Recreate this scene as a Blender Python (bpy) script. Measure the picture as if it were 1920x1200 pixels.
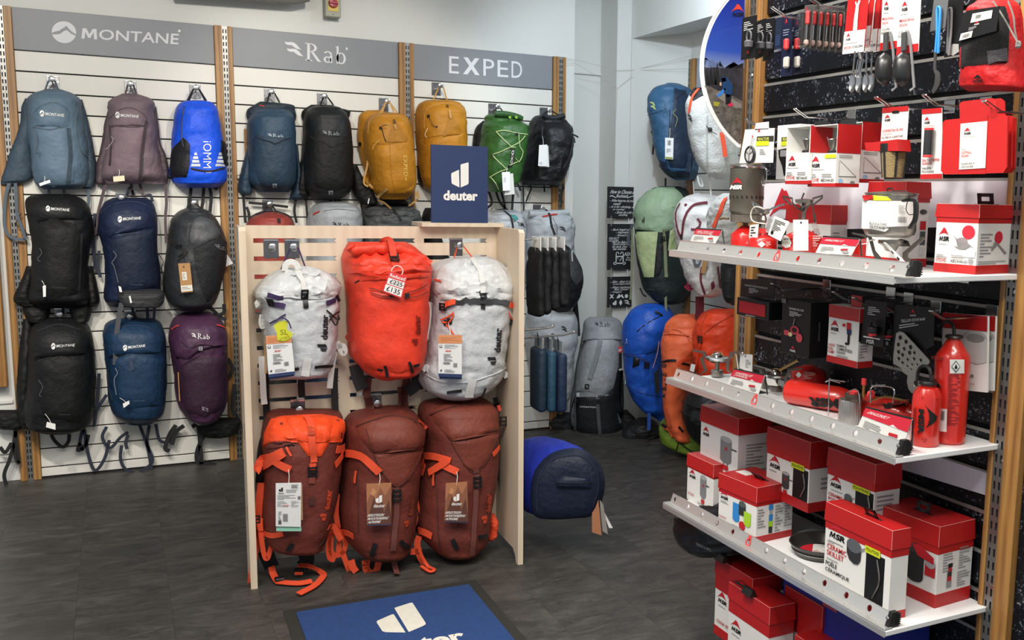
import bpy, bmesh, math, random
from math import sin, cos, pi, radians as rad
from mathutils import Vector as V, Matrix, noise
from mathutils.bvhtree import BVHTree
from mathutils.geometry import tessellate_polygon
random.seed(7)
for o in list(bpy.data.objects): bpy.data.objects.remove(o)
SC = bpy.context.scene; COL = SC.collection
# ---------------------------------------------------------------- camera
FPX, YAW, PITCH, ROLL, CAMH, CX, CY = 1840.52, .4886, .1389, -.0208, 1.5093, 1195.26, 626.32
_f = V((sin(YAW)*cos(PITCH), cos(YAW)*cos(PITCH), -sin(PITCH))); _r = V((cos(YAW), -sin(YAW), 0)); _d = _f.cross(_r)
_c, _s = cos(ROLL), sin(ROLL); CR = _c*_r+_s*_d; CD = -_s*_r+_c*_d; CO = V((0, 0, CAMH))
cd = bpy.data.cameras.new('camera'); cam = bpy.data.objects.new('camera', cd); COL.objects.link(cam)
m3 = Matrix((CR, -CD, -_f)).transposed(); cam.matrix_world = Matrix.Translation(CO) @ m3.to_4x4()
cd.sensor_width = 36; cd.lens = FPX/1920*36; cd.shift_x = (960-CX)/1920; cd.shift_y = (CY-600)/1920
cd.clip_start = .05; SC.camera = cam
# ---------------------------------------------------------------- light and exposure
SC.view_settings.view_transform = 'Standard'; SC.view_settings.look = 'None'; SC.view_settings.gamma = 1
SC.view_settings.use_curve_mapping = False; SC.view_settings.exposure = .24
w = bpy.data.worlds.new('world'); SC.world = w; w.use_nodes = True
w.node_tree.nodes['Background'].inputs[0].default_value = (.86, .92, 1, 1); w.node_tree.nodes['Background'].inputs[1].default_value = .46
def area(x, y, z, sx, sy, e, col=(1, .95, .87), rot=(0, 0, 0)):
    l = bpy.data.lights.new('ceiling_lamp', 'AREA'); l.shape = 'RECTANGLE'; l.size = sx; l.size_y = sy; l.energy = e; l.color = col
    o = bpy.data.objects.new('ceiling_lamp', l); o.location = (x, y, z); o.rotation_euler = rot; COL.objects.link(o); return o
area(-.3, 2.0, 3.0, 1.4, .3, 36); area(1.6, 2.4, 3.0, 1.2, .3, 26, (1, .97, .93)); area(.5, 1.2, 3.0, .3, 1.3, 34)
area(-.9, 1.2, 3.0, 1.4, .3, 34); area(1.0, .4, 3.0, 1.2, .3, 30); area(2.45, 4.4, 3.0, .5, .5, 14, (.82, .92, 1))
def spot(x, y, z, tx, ty, tz, e, ang=70, col=(1, .94, .85), r=.05):
    l = bpy.data.lights.new('unseen_spot', 'SPOT'); l.energy = e; l.color = col; l.spot_size = rad(ang); l.spot_blend = .6; l.shadow_soft_size = r
    o = bpy.data.objects.new('unseen_spot', l); o.location = (x, y, z); COL.objects.link(o)
    o.rotation_euler = (V((tx, ty, tz))-V((x, y, z))).to_track_quat('-Z', 'Y').to_euler(); return o
spot(-.4, 2.6, 2.95, -.1, 5.7, 1.6, 150, 52); spot(1.1, 3.3, 2.95, 1.2, 5.7, 1.7, 95, 50); spot(-.9, 3.0, 2.95, -.05, 5.7, .5, 150, 46); spot(.3, 1.2, 2.95, .9, 3.9, .5, 12, 50); spot(.4, 1.5, 2.95, 1.75, 2.15, 1.0, 70, 75)  # the spot aimed low on the back wall is added to brighten it
spot(1.9, 3.6, 2.95, 3.0, 5.6, 1.7, 90, 70, (.74, .88, 1))
# ---------------------------------------------------------------- helpers
def ray(u, v): return (CR*((u-CX)/FPX)+CD*((v-CY)/FPX)+_f)
def at(u, v, ax, val):
    d = ray(u, v); i = 'XYZ'.index(ax); return CO+d*((val-CO[i])/d[i])
def P(s): return [tuple(float(a) for a in p.split(',')) for p in s.split()]
def lin(h):
    h = h.lstrip('#'); h = h if len(h) == 6 else ''.join(x*2 for x in h); c = [int(h[i:i+2], 16)/255 for i in (0, 2, 4)]
    return tuple(((x/12.92) if x < .04045 else ((x+.055)/1.055)**2.4) for x in c)+(1,)
MATS = {}
def mat(name, col, rough=.6, metal=0, bump=0, bscale=60, var=0, vscale=6, detail=4, stretch=None, spec=.5, emit=0, alpha=1, trans=0, coat=0, rnd=0):
    if name in MATS: return MATS[name]
    m = bpy.data.materials.new(name); m.use_nodes = True; nt = m.node_tree; N = nt.nodes; L = nt.links; b = N['Principled BSDF']
    c = lin(col) if isinstance(col, str) else col
    b.inputs['Base Color'].default_value = c; b.inputs['Roughness'].default_value = rough; b.inputs['Metallic'].default_value = metal
    b.inputs['Specular IOR Level'].default_value = spec; b.inputs['Alpha'].default_value = alpha; b.inputs['Transmission Weight'].default_value = trans; b.inputs['Coat Weight'].default_value = coat
    tc = N.new('ShaderNodeTexCoord'); src = tc.outputs['Object']
    if stretch:
        mp = N.new('ShaderNodeMapping'); mp.inputs['Scale'].default_value = stretch; L.new(src, mp.inputs[0]); src = mp.outputs[0]
    if rnd:
        oi = N.new('ShaderNodeObjectInfo'); ad = N.new('ShaderNodeVectorMath'); ml = N.new('ShaderNodeMath'); ml.operation = 'MULTIPLY'; ml.inputs[1].default_value = 37
        L.new(oi.outputs['Random'], ml.inputs[0]); L.new(src, ad.inputs[0]); L.new(ml.outputs[0], ad.inputs[1]); src = ad.outputs[0]
    if var:
        n = N.new('ShaderNodeTexNoise'); n.inputs['Scale'].default_value = vscale; n.inputs['Detail'].default_value = detail; n.inputs['Roughness'].default_value = .6; L.new(src, n.inputs['Vector'])
        r = N.new('ShaderNodeValToRGB'); r.color_ramp.elements[0].position = .3; r.color_ramp.elements[1].position = .72
        r.color_ramp.elements[0].color = tuple(x*(1-var) for x in c[:3])+(1,); r.color_ramp.elements[1].color = tuple(min(1, x*(1+var)) for x in c[:3])+(1,)
        L.new(n.outputs['Fac'], r.inputs[0]); L.new(r.outputs[0], b.inputs['Base Color'])
    if bump:
        n2 = N.new('ShaderNodeTexNoise'); n2.inputs['Scale'].default_value = bscale; n2.inputs['Detail'].default_value = 3; L.new(src, n2.inputs['Vector'])
        bp = N.new('ShaderNodeBump'); bp.inputs['Strength'].default_value = bump; bp.inputs['Distance'].default_value = .01; L.new(n2.outputs['Fac'], bp.inputs['Height']); L.new(bp.outputs[0], b.inputs['Normal'])
    if emit: b.inputs['Emission Color'].default_value = c; b.inputs['Emission Strength'].default_value = emit
    MATS[name] = m; return m
def fab(col, rough=.6, bump=.5, bs=36):   # nylon pack fabric
    return mat('fabric'+col, col, rough, 0, bump, bs, .12, 14, spec=.35)
def web(col): return mat('webbing'+col, col, .7, 0, .4, 500)
def ink(col): return mat('print'+col, col, .55, spec=.3)
def wood(name, c1, c2, sc=(9, 9, .9), rough=.45):
    if name in MATS: return MATS[name]
    m = bpy.data.materials.new(name); m.use_nodes = True; N = m.node_tree.nodes; L = m.node_tree.links; b = N['Principled BSDF']; b.inputs['Roughness'].default_value = rough
    tc = N.new('ShaderNodeTexCoord'); mp = N.new('ShaderNodeMapping'); mp.inputs['Scale'].default_value = sc; L.new(tc.outputs['Object'], mp.inputs[0])
    n = N.new('ShaderNodeTexNoise'); n.inputs['Scale'].default_value = 3; n.inputs['Detail'].default_value = 6; n.inputs['Distortion'].default_value = 1.2; L.new(mp.outputs[0], n.inputs['Vector'])
    wv = N.new('ShaderNodeTexWave'); wv.inputs['Scale'].default_value = 1.4; wv.inputs['Distortion'].default_value = 5; wv.inputs['Detail'].default_value = 3; L.new(mp.outputs[0], wv.inputs['Vector'])
    mx = N.new('ShaderNodeMath'); mx.operation = 'MULTIPLY_ADD'; mx.inputs[1].default_value = .35; L.new(wv.outputs['Fac'], mx.inputs[0]); L.new(n.outputs['Fac'], mx.inputs[2])
    r = N.new('ShaderNodeValToRGB'); r.color_ramp.elements[0].position = .35; r.color_ramp.elements[1].position = .95; r.color_ramp.elements[0].color = lin(c1); r.color_ramp.elements[1].color = lin(c2)
    L.new(mx.outputs[0], r.inputs[0]); L.new(r.outputs[0], b.inputs['Base Color']); MATS[name] = m; return m
# ---- text outlines from the built-in font
_tc = {}
def text2d(s, bold=0, res=3):
    k = (s, bold)
    if k in _tc: return _tc[k]
    c = bpy.data.curves.new('t', 'FONT'); c.body = s; c.resolution_u = res; c.offset = bold; c.size = 1
    o = bpy.data.objects.new('t', c); me = bpy.data.meshes.new_from_object(o)
    vs = [(v.co.x, v.co.y) for v in me.vertices]; fs = [tuple(p.vertices) for p in me.polygons]
    bpy.data.objects.remove(o); bpy.data.meshes.remove(me); bpy.data.curves.remove(c)
    if not vs: vs = [(0, 0)]
    x0 = min(v[0] for v in vs); x1 = max(v[0] for v in vs); y0 = min(v[1] for v in vs); y1 = max(v[1] for v in vs)
    out = [((x-x0)/max(1e-6, x1-x0), (y-y0)/max(1e-6, y1-y0)) for x, y in vs]
    _tc[k] = (out, fs, (x1-x0)/max(1e-6, y1-y0)); return _tc[k]
def spl(pts, n):
    """Catmull-Rom resample of n+1 points (2D or 3D)"""
    pts = [V(p) for p in pts]
    if len(pts) == 2: return [pts[0].lerp(pts[1], i/n) for i in range(n+1)]
    seg = len(pts)-1; out = []
    for i in range(n+1):
        t = i/n*seg; k = min(int(t), seg-1); t -= k
        p1, p2 = pts[k], pts[k+1]; p0 = pts[k-1] if k else p1*2-p2; p3 = pts[k+2] if k+2 <= seg else p2*2-p1
        out.append(.5*((2*p1)+(p2-p0)*t+(2*p0-5*p1+4*p2-p3)*t*t+(3*p1-p0-3*p2+p3)*t**3))
    return out
class MB:
    def __init__(s): s.v = []; s.f = []; s.m = []; s.mats = []
    def mi(s, m):
        if m not in s.mats: s.mats.append(m)
        return s.mats.index(m)
    def add(s, vs, fs, m):
        o = len(s.v); k = s.mi(m); s.v += [tuple(v) for v in vs]
        for f in fs: s.f.append(tuple(i+o for i in f)); s.m.append(k)
        return s
    def box(s, c, sz, m, rot=None, bev=0, seg=1):
        c = V(c); h = V(sz)/2
        if bev:
            bm = bmesh.new(); bmesh.ops.create_cube(bm, size=1)
            for v in bm.verts: v.co = V((v.co.x*sz[0], v.co.y*sz[1], v.co.z*sz[2]))
            bmesh.ops.bevel(bm, geom=list(bm.edges), offset=min(bev, min(sz)*.49), segments=seg, affect='EDGES', profile=.5)
            bm.verts.index_update(); vs = [v.co.copy() for v in bm.verts]; fs = [[v.index for v in f.verts] for f in bm.faces]; bm.free()
        else:
            vs = [V((x*h.x, y*h.y, z*h.z)) for x in (-1, 1) for y in (-1, 1) for z in (-1, 1)]
            fs = [(0, 1, 3, 2), (4, 6, 7, 5), (0, 4, 5, 1), (2, 3, 7, 6), (0, 2, 6, 4), (1, 5, 7, 3)]
        if rot is not None:
            R = rot if isinstance(rot, Matrix) else Matrix.Rotation(rot, 3, 'Z'); vs = [R@v for v in vs]
        return s.add([c+v for v in vs], fs, m)
    def b2(s, a, b, m, bev=0):
        a = V(a); b = V(b); return s.box((a+b)/2, [abs(x) for x in (b-a)], m, None, bev)
    def tube(s, pts, r, m, n=6, closed=False, caps=True):
        pts = [V(p) for p in pts]; N = len(pts); rs = r if isinstance(r, (list, tuple)) else [r]*N; vs = []; fs = []; prev = None
        for i, p in enumerate(pts):
            t = (pts[(i+1) % N]-pts[i-1]) if closed else (pts[min(i+1, N-1)]-pts[max(i-1, 0)])
            t = t.normalized() if t.length > 1e-9 else V((0, 0, 1))
            a = prev if prev is not None else (V((0, 0, 1)) if abs(t.z) < .9 else V((1, 0, 0)))
            x = (a-t*a.dot(t)); x = x.normalized() if x.length > 1e-6 else t.orthogonal().normalized(); y = t.cross(x); prev = x
            vs += [p+(x*cos(2*pi*k/n)+y*sin(2*pi*k/n))*rs[i] for k in range(n)]
        for i in range(N if closed else N-1):
            j = (i+1) % N
            for k in range(n): fs.append((i*n+k, i*n+(k+1) % n, j*n+(k+1) % n, j*n+k))
        if caps and not closed: fs += [tuple(range(n))[::-1], tuple((N-1)*n+k for k in range(n))]
        return s.add(vs, fs, m)
    def ribbon(s, pts, w, m, ups, th=.0016):
        pts = [V(p) for p in pts]; N = len(pts); vs = []; fs = []
        for i, p in enumerate(pts):
            t = pts[min(i+1, N-1)]-pts[max(i-1, 0)]; up = V(ups[i]) if isinstance(ups, list) else V(ups)
            sd = t.cross(up); sd = sd.normalized() if sd.length > 1e-8 else V((1, 0, 0)); up = sd.cross(t).normalized() if t.length > 1e-9 else up
            ww = (w[i] if isinstance(w, list) else w)/2
            vs += [p-sd*ww, p+sd*ww, p+sd*ww+up*th, p-sd*ww+up*th]
        for i in range(N-1):
            a = i*4; b = a+4
            for k in range(4): fs.append((a+k, a+(k+1) % 4, b+(k+1) % 4, b+k))
        fs += [(3, 2, 1, 0), (N*4-4, N*4-3, N*4-2, N*4-1)]
        return s.add(vs, fs, m)
    def poly(s, pts2, fn, m):
        """flat polygon (concave allowed) mapped through fn"""
        tr = tessellate_polygon([[V((p[0], p[1], 0)) for p in pts2]])
        return s.add([fn(p[0], p[1]) for p in pts2], tr, m)
    def prism(s, pts2, fn0, fn1, m):
        n = len(pts2); tr = tessellate_polygon([[V((p[0], p[1], 0)) for p in pts2]])
        vs = [fn0(*p) for p in pts2]+[fn1(*p) for p in pts2]
        fs = [tuple(t) for t in tr]+[tuple(i+n for i in t[::-1]) for t in tr]+[(i, (i+1) % n, (i+1) % n+n, i+n) for i in range(n)]
        return s.add(vs, fs, m)
    def text(s, t, fn, m, bold=0, shear=0, box=(0, 0, 1, 1)):
        vs, fs, asp = text2d(t, bold); x0, y0, x1, y1 = box
        return s.add([fn(x0+(x1-x0)*(a+shear*(b-.5)), y0+(y1-y0)*b) for a, b in vs], fs, m)
    def lathe(s, prof, m, n=24, c=(0, 0, 0), M=None, a0=0, a1=2*pi):
        vs = []; fs = []; full = abs(a1-a0-2*pi) < 1e-6; nn = n if full else n+1
        for r, z in prof:
            for k in range(nn):
                a = a0+(a1-a0)*k/n; p = V((r*cos(a), r*sin(a), z)); vs.append((M@p if M else p)+V(c))
        for i in range(len(prof)-1):
            for k in range(n if full else n): j = (k+1) % nn; fs.append((i*nn+k, i*nn+j, (i+1)*nn+j, (i+1)*nn+k))
        return s.add(vs, fs, m)
    def build(s, name, parent=None, smooth=35, kind=None, label=None):
        me = bpy.data.meshes.new(name); me.from_pydata(s.v, [], s.f)
        for m in s.mats: me.materials.append(m)
        me.polygons.foreach_set('material_index', s.m)
        bm = bmesh.new(); bm.from_mesh(me); bmesh.ops.recalc_face_normals(bm, faces=bm.faces); bm.to_mesh(me); bm.free()
        if smooth:
            me.polygons.foreach_set('use_smooth', [True]*len(me.polygons)); me.set_sharp_from_angle(angle=rad(smooth))
        me.update(); o = bpy.data.objects.new(name, me); COL.objects.link(o)
        if parent is not None: o.parent = parent
        if kind: o['kind'] = kind
        if label: o['label'] = label
        return o
def tag_(o, label, cat, group=None):
    o['label'] = label; o['category'] = cat
    if group: o['group'] = group
    return o
class Fr:
    """a local frame: x right, -y outwards to the viewer of that wall, z up"""
    def __init__(s, o, rz=0): s.o = V(o); s.rz = rz; s.mat = Matrix.Translation(s.o)@Matrix.Rotation(rz, 4, 'Z'); s.inv = s.mat.inverted(); s.i3 = s.inv.to_3x3(); s.c = s.inv@CO
    def px(s, u, v, d=0): D = s.i3@ray(u, v); return s.c+D*((-d-s.c.y)/D.y)
    def w(s, p): return s.mat@V(p)
    def sub(s, p, rz=0): return Fr(s.mat@V(p), s.rz+rz)
class Thing:
    def __init__(s, name, label, cat, fr, group=None):
        s.f = fr; s.o = bpy.data.objects.new(name, None); s.o.empty_display_size = .05; COL.objects.link(s.o)
        s.o.location = fr.o; s.o.rotation_euler = (0, 0, fr.rz); tag_(s.o, label, cat, group); s.bv = None; s.d = .1
    def part(s, mb, name, **k): return mb.build(name, s.o, **k)
    def setbody(s, mb): s.gv = [V(v) for v in mb.v]; s.gf = list(mb.f); s.bv = BVHTree.FromPolygons(s.gv, s.gf)
    def grow(s, mb):   # later decorations lie on top of this part too
        if s.bv: n = len(s.gv); s.gv += [V(v) for v in mb.v]; s.gf += [tuple(i+n for i in f) for f in mb.f]; s.bv = BVHTree.FromPolygons(s.gv, s.gf)
    def hit(s, u, v, off=.002):
        D = (s.f.i3@ray(u, v)).normalized()
        if s.bv:
            loc, no, i, dist = s.bv.ray_cast(s.f.c, D)
            if loc is not None:
                if no.dot(D) > 0: no = -no
                return loc+no*off-D*off*.5, no
        return s.f.px(u, v, s.d*.55), V((0, -1, 0))
    def surf(s, pts, n=None, off=.002):
        if n is None: n = max(4, int(sum((V(a)-V(b)).length for a, b in zip(pts, pts[1:]))/7))
        pp = spl(pts, n) if len(pts) > 2 else [V(pts[0]).lerp(V(pts[1]), i/n) for i in range(n+1)]
        hs = [s.hit(p[0], p[1], off) for p in pp]
        nn = []
        for i in range(len(hs)):
            a = V((0, 0, 0))
            for j in range(max(0, i-1), min(len(hs), i+2)): a += hs[j][1]
            nn.append(a.normalized())
        return [h[0] for h in hs], nn
    def strap(s, pts, w, m, name='strap', off=.003, th=.002, **k):
        pts = P(pts) if isinstance(pts, str) else pts; a, n = s.surf(pts, None, off); mb = MB(); mb.ribbon(a, w, m, n, th); return s.part(mb, name, **k)
    def seam(s, pts, r, m, name='seam', off=.001, **k):
        pts = P(pts) if isinstance(pts, str) else pts; a, n = s.surf(pts, None, off); mb = MB(); mb.tube(a, r, m, 5); return s.part(mb, name, **k)
    def free(s, pts, w, m, d=.03, name='strap', up=(0, -1, 0), th=.002, n=None, mb=None):
        pts = P(pts) if isinstance(pts, str) else pts; n = n or max(6, len(pts)*4)
        if not isinstance(d, (list, tuple)): d = [d]*len(pts)
        a = spl([s.f.px(p[0], p[1], q) for p, q in zip(pts, d)], n); own = mb is None; mb = mb or MB(); mb.ribbon(a, w, m, up, th)
        return s.part(mb, name) if own else mb
    def cord(s, pts, r, m, d=.03, name='cord', n=None, mb=None):
        pts = P(pts) if isinstance(pts, str) else pts; n = n or max(6, len(pts)*4)
        if not isinstance(d, (list, tuple)): d = [d]*len(pts)
        a = spl([s.f.px(p[0], p[1], q) for p, q in zip(pts, d)], n); own = mb is None; mb = mb or MB(); mb.tube(a, r, m, 6)
        return s.part(mb, name) if own else mb
    def patch(s, pts, m, name='panel', off=.004, rim=True, rows=12, cols=9, puff=.5, label=None, wr=0):
        pts = P(pts) if isinstance(pts, str) else pts; ys = [p[1] for p in pts]; y0, y1 = min(ys), max(ys); n = len(pts); G = []
        for i in range(rows+1):
            y = y0+(y1-y0)*min(max(i/rows, .004), .996); xs = []
            for k in range(n):
                a, b = pts[k], pts[(k+1) % n]
                if (a[1] <= y) != (b[1] <= y): xs.append(a[0]+(b[0]-a[0])*(y-a[1])/(b[1]-a[1]))
            G.append((min(xs), max(xs), y) if xs else None)
        G = [g for g in G if g]; R = len(G); vs = []; fs = []
        for i, (a, b, y) in enumerate(G):
            for j in range(cols+1):
                e = min(i, R-1-i)/(R*.5); q = min(j, cols-j)/(cols*.5); k = min(1, (min(e, q)*2.2+.02))**puff
                o = off*(k if rim else 1); x = a+(b-a)*j/cols; c, no = s.hit(x, y, .0012); 
                if wr: o += wr*noise.noise(V((x*.09, y*.13, 3)))*min(1, e*q*6)
                vs.append(c+no*o)
        for i in range(R-1):
            for j in range(cols): k = i*(cols+1)+j; fs.append((k, k+1, k+cols+2, k+cols+1))
        mb = MB(); mb.add(vs, fs, m); ob = s.part(mb, name, smooth=60, label=label); s.grow(mb)
        return ob
    def qmap(s, q, off=.0022):
        q = P(q) if isinstance(q, str) else q   # TL TR BR BL pixels
        if len(q) == 2: (x0, y0), (x1, y1) = q; q = [(x0, y0), (x1, y0), (x1, y1), (x0, y1)]
        tl, tr, br, bl = [V(p) for p in q]
        def fn(a, b): p = bl.lerp(br, a).lerp(tl.lerp(tr, a), b); return s.hit(p.x, p.y, off)[0]
        return fn
    def txt(s, t, q, m, bold=.01, shear=0, name='lettering', mb=None, off=.0026):
        own = mb is None; mb = mb or MB(); mb.text(t, s.qmap(q, off), m, bold, shear)
        return s.part(mb, name, smooth=0) if own else mb
    def logo(s, kind, q, m, name='logo', off=.0026, m2=None):
        mb = MB(); LOGO[kind](mb, s.qmap(q, off), m, m2); return s.part(mb, name, smooth=0)
    def buckle(s, u, v, w, h, m, name='buckle', rot=0, off=.004):
        c, n = s.hit(u, v, off); z = V((0, 0, 1)); x = z.cross(n).normalized()*-1; zz = n.cross(x)*-1
        R = Matrix((x, -n, zz)).transposed()@Matrix.Rotation(rot, 3, 'Y'); mb = MB(); t = min(w, h)*.2
        for sx in (-1, 1): mb.box(c+R@V((sx*(w-t)/2, 0, 0)), (t, .006, h), m, R)
        for sz in (-1, 0, 1): mb.box(c+R@V((0, 0, sz*(h-t)/2)), (w, .006, t), m, R)
        return s.part(mb, name)
    def tag(s, q, m, d, name='hang_tag', th=.0012, cordto=None, cm=None, items=(), label=None, back=None):
        """hanging card: q TL TR BR BL pixels at depth d; items: (kind,data,box,material) printed on it"""
        q = P(q) if isinstance(q, str) else q; dd = d if isinstance(d, (list, tuple)) else [d]*4
        c = [s.f.px(p[0], p[1], e) for p, e in zip(q, dd)]; n = (c[1]-c[0]).cross(c[3]-c[0]).normalized()
        if n.y > 0: n = -n
        mb = MB(); mb.add(c+[p-n*th for p in c], [(0, 1, 2, 3), (7, 6, 5, 4), (0, 4, 5, 1), (1, 5, 6, 2), (2, 6, 7, 3), (3, 7, 4, 0)], m); ob = s.part(mb, name, smooth=0, label=label)
        def fn(a, b): return c[3].lerp(c[2], a).lerp(c[0].lerp(c[1], a), b)+n*.0012
        if items: 
            pr = MB(); prt(pr, fn, items); pr.build('print', ob, smooth=0)
        if cordto:
            mb = MB(); e = (c[0]+c[1])/2+n*.001-(c[0]-c[3])*.05; h = s.hit(cordto[0], cordto[1], .006)[0]; mb.tube([e, e.lerp(h, .5)+V((.003, -.002, 0)), h], .0012, cm or ink('#e8e6e0'), 5); mb.build('string', ob)
        return ob
def prt(mb, fn, items):
    """printed things on a face, in unit coordinates (0,0 bottom left)"""
    c0 = V(fn(.3, .3)); nrm = (V(fn(.7, .3))-c0).cross(V(fn(.3, .7))-c0).normalized()
    for n_, it in enumerate(items):
        k, a, b, m = it[:4]; x0, y0, x1, y1 = b; o = it[4] if len(it) > 4 else None; of = nrm*(.00016*n_)
        f2 = (lambda p, q, x0=x0, y0=y0, x1=x1, y1=y1, of=of: V(fn(x0+(x1-x0)*p, y0+(y1-y0)*q))+of)
        if k == 't': mb.text(a, f2, m, .014, o or 0)
        elif k == 'tv': mb.text(a, (lambda p, q, f2=f2: f2(1-q, p)), m, .014)          # reads upwards
        elif k == 'td': mb.text(a, (lambda p, q, f2=f2: f2(q, 1-p)), m, .014)          # reads downwards
        elif k == 'r': mb.add([f2(0, 0), f2(1, 0), f2(1, 1), f2(0, 1)], [(0, 1, 2, 3)], m)
        elif k == 'p': mb.poly(a, f2, m)
        elif k == 'l':                                                                # lines of small print
            rr = random.Random(int(x0*991+y0*77+a))
            for i in range(a):
                yy = 1-(i+.8)/a; wd = .55+.45*rr.random() if i % 4 != 3 else .35; mb.add([f2(0, yy), f2(wd, yy), f2(wd, yy+.42/a), f2(0, yy+.42/a)], [(0, 1, 2, 3)], m)
        elif k == 'bar':
            rr = random.Random(3); x = 0
            while x < .97: ww = .012+.03*rr.random(); mb.add([f2(x, 0), f2(min(1, x+ww), 0), f2(min(1, x+ww), 1), f2(x, 1)], [(0, 1, 2, 3)], m); x += ww+.015+.025*rr.random()
        elif k == 'logo': LOGO[a](mb, f2, m, o)
        elif k == 'e': mb.poly([(.5+.5*cos(2*pi*i/20), .5+.5*sin(2*pi*i/20)) for i in range(20)], f2, m)
def ell(cx, cy, rx, ry, a0=0, a1=2*pi, n=16): return [(cx+rx*cos(a0+(a1-a0)*i/n), cy+ry*sin(a0+(a1-a0)*i/n)) for i in range(n+1)]
def ringp(mb, fn, m, cx, cy, rx, ry, tx, ty, a0=0, a1=2*pi, n=18):
    o = ell(cx, cy, rx, ry, a0, a1, n); i = ell(cx, cy, rx-tx, ry-ty, a0, a1, n)
    mb.add([fn(*p) for p in o+i], [(k, k+1, n+2+k, n+1+k) for k in range(n)], m)
def txt_m(mb, rest, k, f, m, bold):   # a heavy M drawn by hand, then the other letters
    mb.poly([(k*.9*x, y) for x, y in [(0, 0), (.06, 1), (.3, 1), (.5, .45), (.7, 1), (.94, 1), (1, 0), (.8, 0), (.76, .66), (.57, .1), (.43, .1), (.24, .66), (.2, 0)]], f, m); mb.text(rest, f, m, bold, 0, (k, 0, 1, 1))
def l_deuter(mb, fn, m, m2=None):   # the two-block d
    mb.poly([(.0, .5), (.03, .56), (.4, .69), (.45, .69), (.47, .0), (.07, .13), (.02, .18)], fn, m)
    mb.poly([(.54, .9), (.58, .92), (.96, 1), (1, .99), (1, .2), (.98, .15), (.9, .11), (.54, 0)], fn, m)
def l_msr(mb, fn, m, m2=None):      # jagged red peak; italic letters below
    mb.poly([(0, .38), (.16, .56), (.38, .86), (.46, 1), (.53, .93), (.57, .95), (.68, .8), (.9, .4), (.78, .52), (.6, .6), (.42, .6), (.2, .53)], fn, m)
    txt_m(mb, 'SR', .38, lambda a, b: fn(.14+.84*a+.06*(b-.5), .06+.32*b), m2 or ink('#111111'), .05)
def l_peak(mb, fn, m, m2=None): mb.poly([(0, 0), (.18, .28), (.4, .78), (.5, 1), (.58, .9), (.64, .93), (.76, .68), (1, 0), (.85, .22), (.62, .36), (.42, .36), (.2, .22)], fn, m)
def l_waves(mb, fn, m, m2=None):    # the two wave-shaped birds
    for dx, dy in ((0, .5), (.12, 0)):
        mb.poly([(dx+0, dy+.5), (dx+.02, dy+.34), (dx+.14, dy+.24), (dx+.36, dy+.26), (dx+.46, dy+.14), (dx+.62, dy+.02), (dx+.88, dy-.02), (dx+.76, dy+.12), (dx+.64, dy+.32), (dx+.5, dy+.46), (dx+.34, dy+.5), (dx+.2, dy+.46), (dx+.1, dy+.44)], fn, m)
def l_rab(mb, fn, m, m2=None):      # serif Rab behind the birds
    l_waves(mb, lambda a, b: fn(a*.3, .22+b*.74), m)
    g = lambda a, b: fn(.32+a*.28, b)
    for q in ([(.14, 0), (.29, 0), (.29, 1), (.14, 1)], [(.02, 0), (.42, 0), (.42, .05), (.02, .05)], [(.02, .95), (.3, .95), (.3, 1), (.02, 1)], [(.36, .5), (.52, .5), (.88, .06), (1, 0), (.74, 0)],
              [(1.46, .02), (1.6, 0), (1.6, .45), (1.46, .42)], [(1.86, 0), (1.98, 0), (1.98, 1), (1.78, .96), (1.86, .9)]): mb.poly(q, g, m)
    ringp(mb, g, m, .3, .75, .4, .25, .15, .05, -pi/2, pi/2); ringp(mb, g, m, 1.32, .17, .23, .18, .12, .06); ringp(mb, g, m, 1.34, .45, .26, .2, .13, .06, .1, 2.7); ringp(mb, g, m, 2.13, .32, .28, .33, .13, .06)
def l_mont(mb, fn, m, m2=None):     # round badge and MONTANE
    g = lambda a, b: fn(a*.185, -.35+b*1.7)
    mb.poly([(1-.5+.5*cos(t), .5+.5*sin(t)) for t in [rad(-8+i*196/14) for i in range(15)]]+[(.12, .5), (.3, .55), (.45, .68), (.6, .8), (.7, .66), (.85, .52)], g, m)
    mb.poly([(.5+.5*cos(t), .5+.5*sin(t)) for t in [rad(195+i*150/12) for i in range(13)]]+[(.8, .45), (.62, .6), (.5, .56), (.35, .42), (.2, .38)], g, m)
    txt_m(mb, 'ONTANE', .175, lambda a, b: fn(.225+.775*a, .1+.8*b), m, .012)
LOGO = dict(deuter=l_deuter, msr=l_msr, peak=l_peak, waves=l_waves, rab=l_rab, montane=l_mont)
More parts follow.
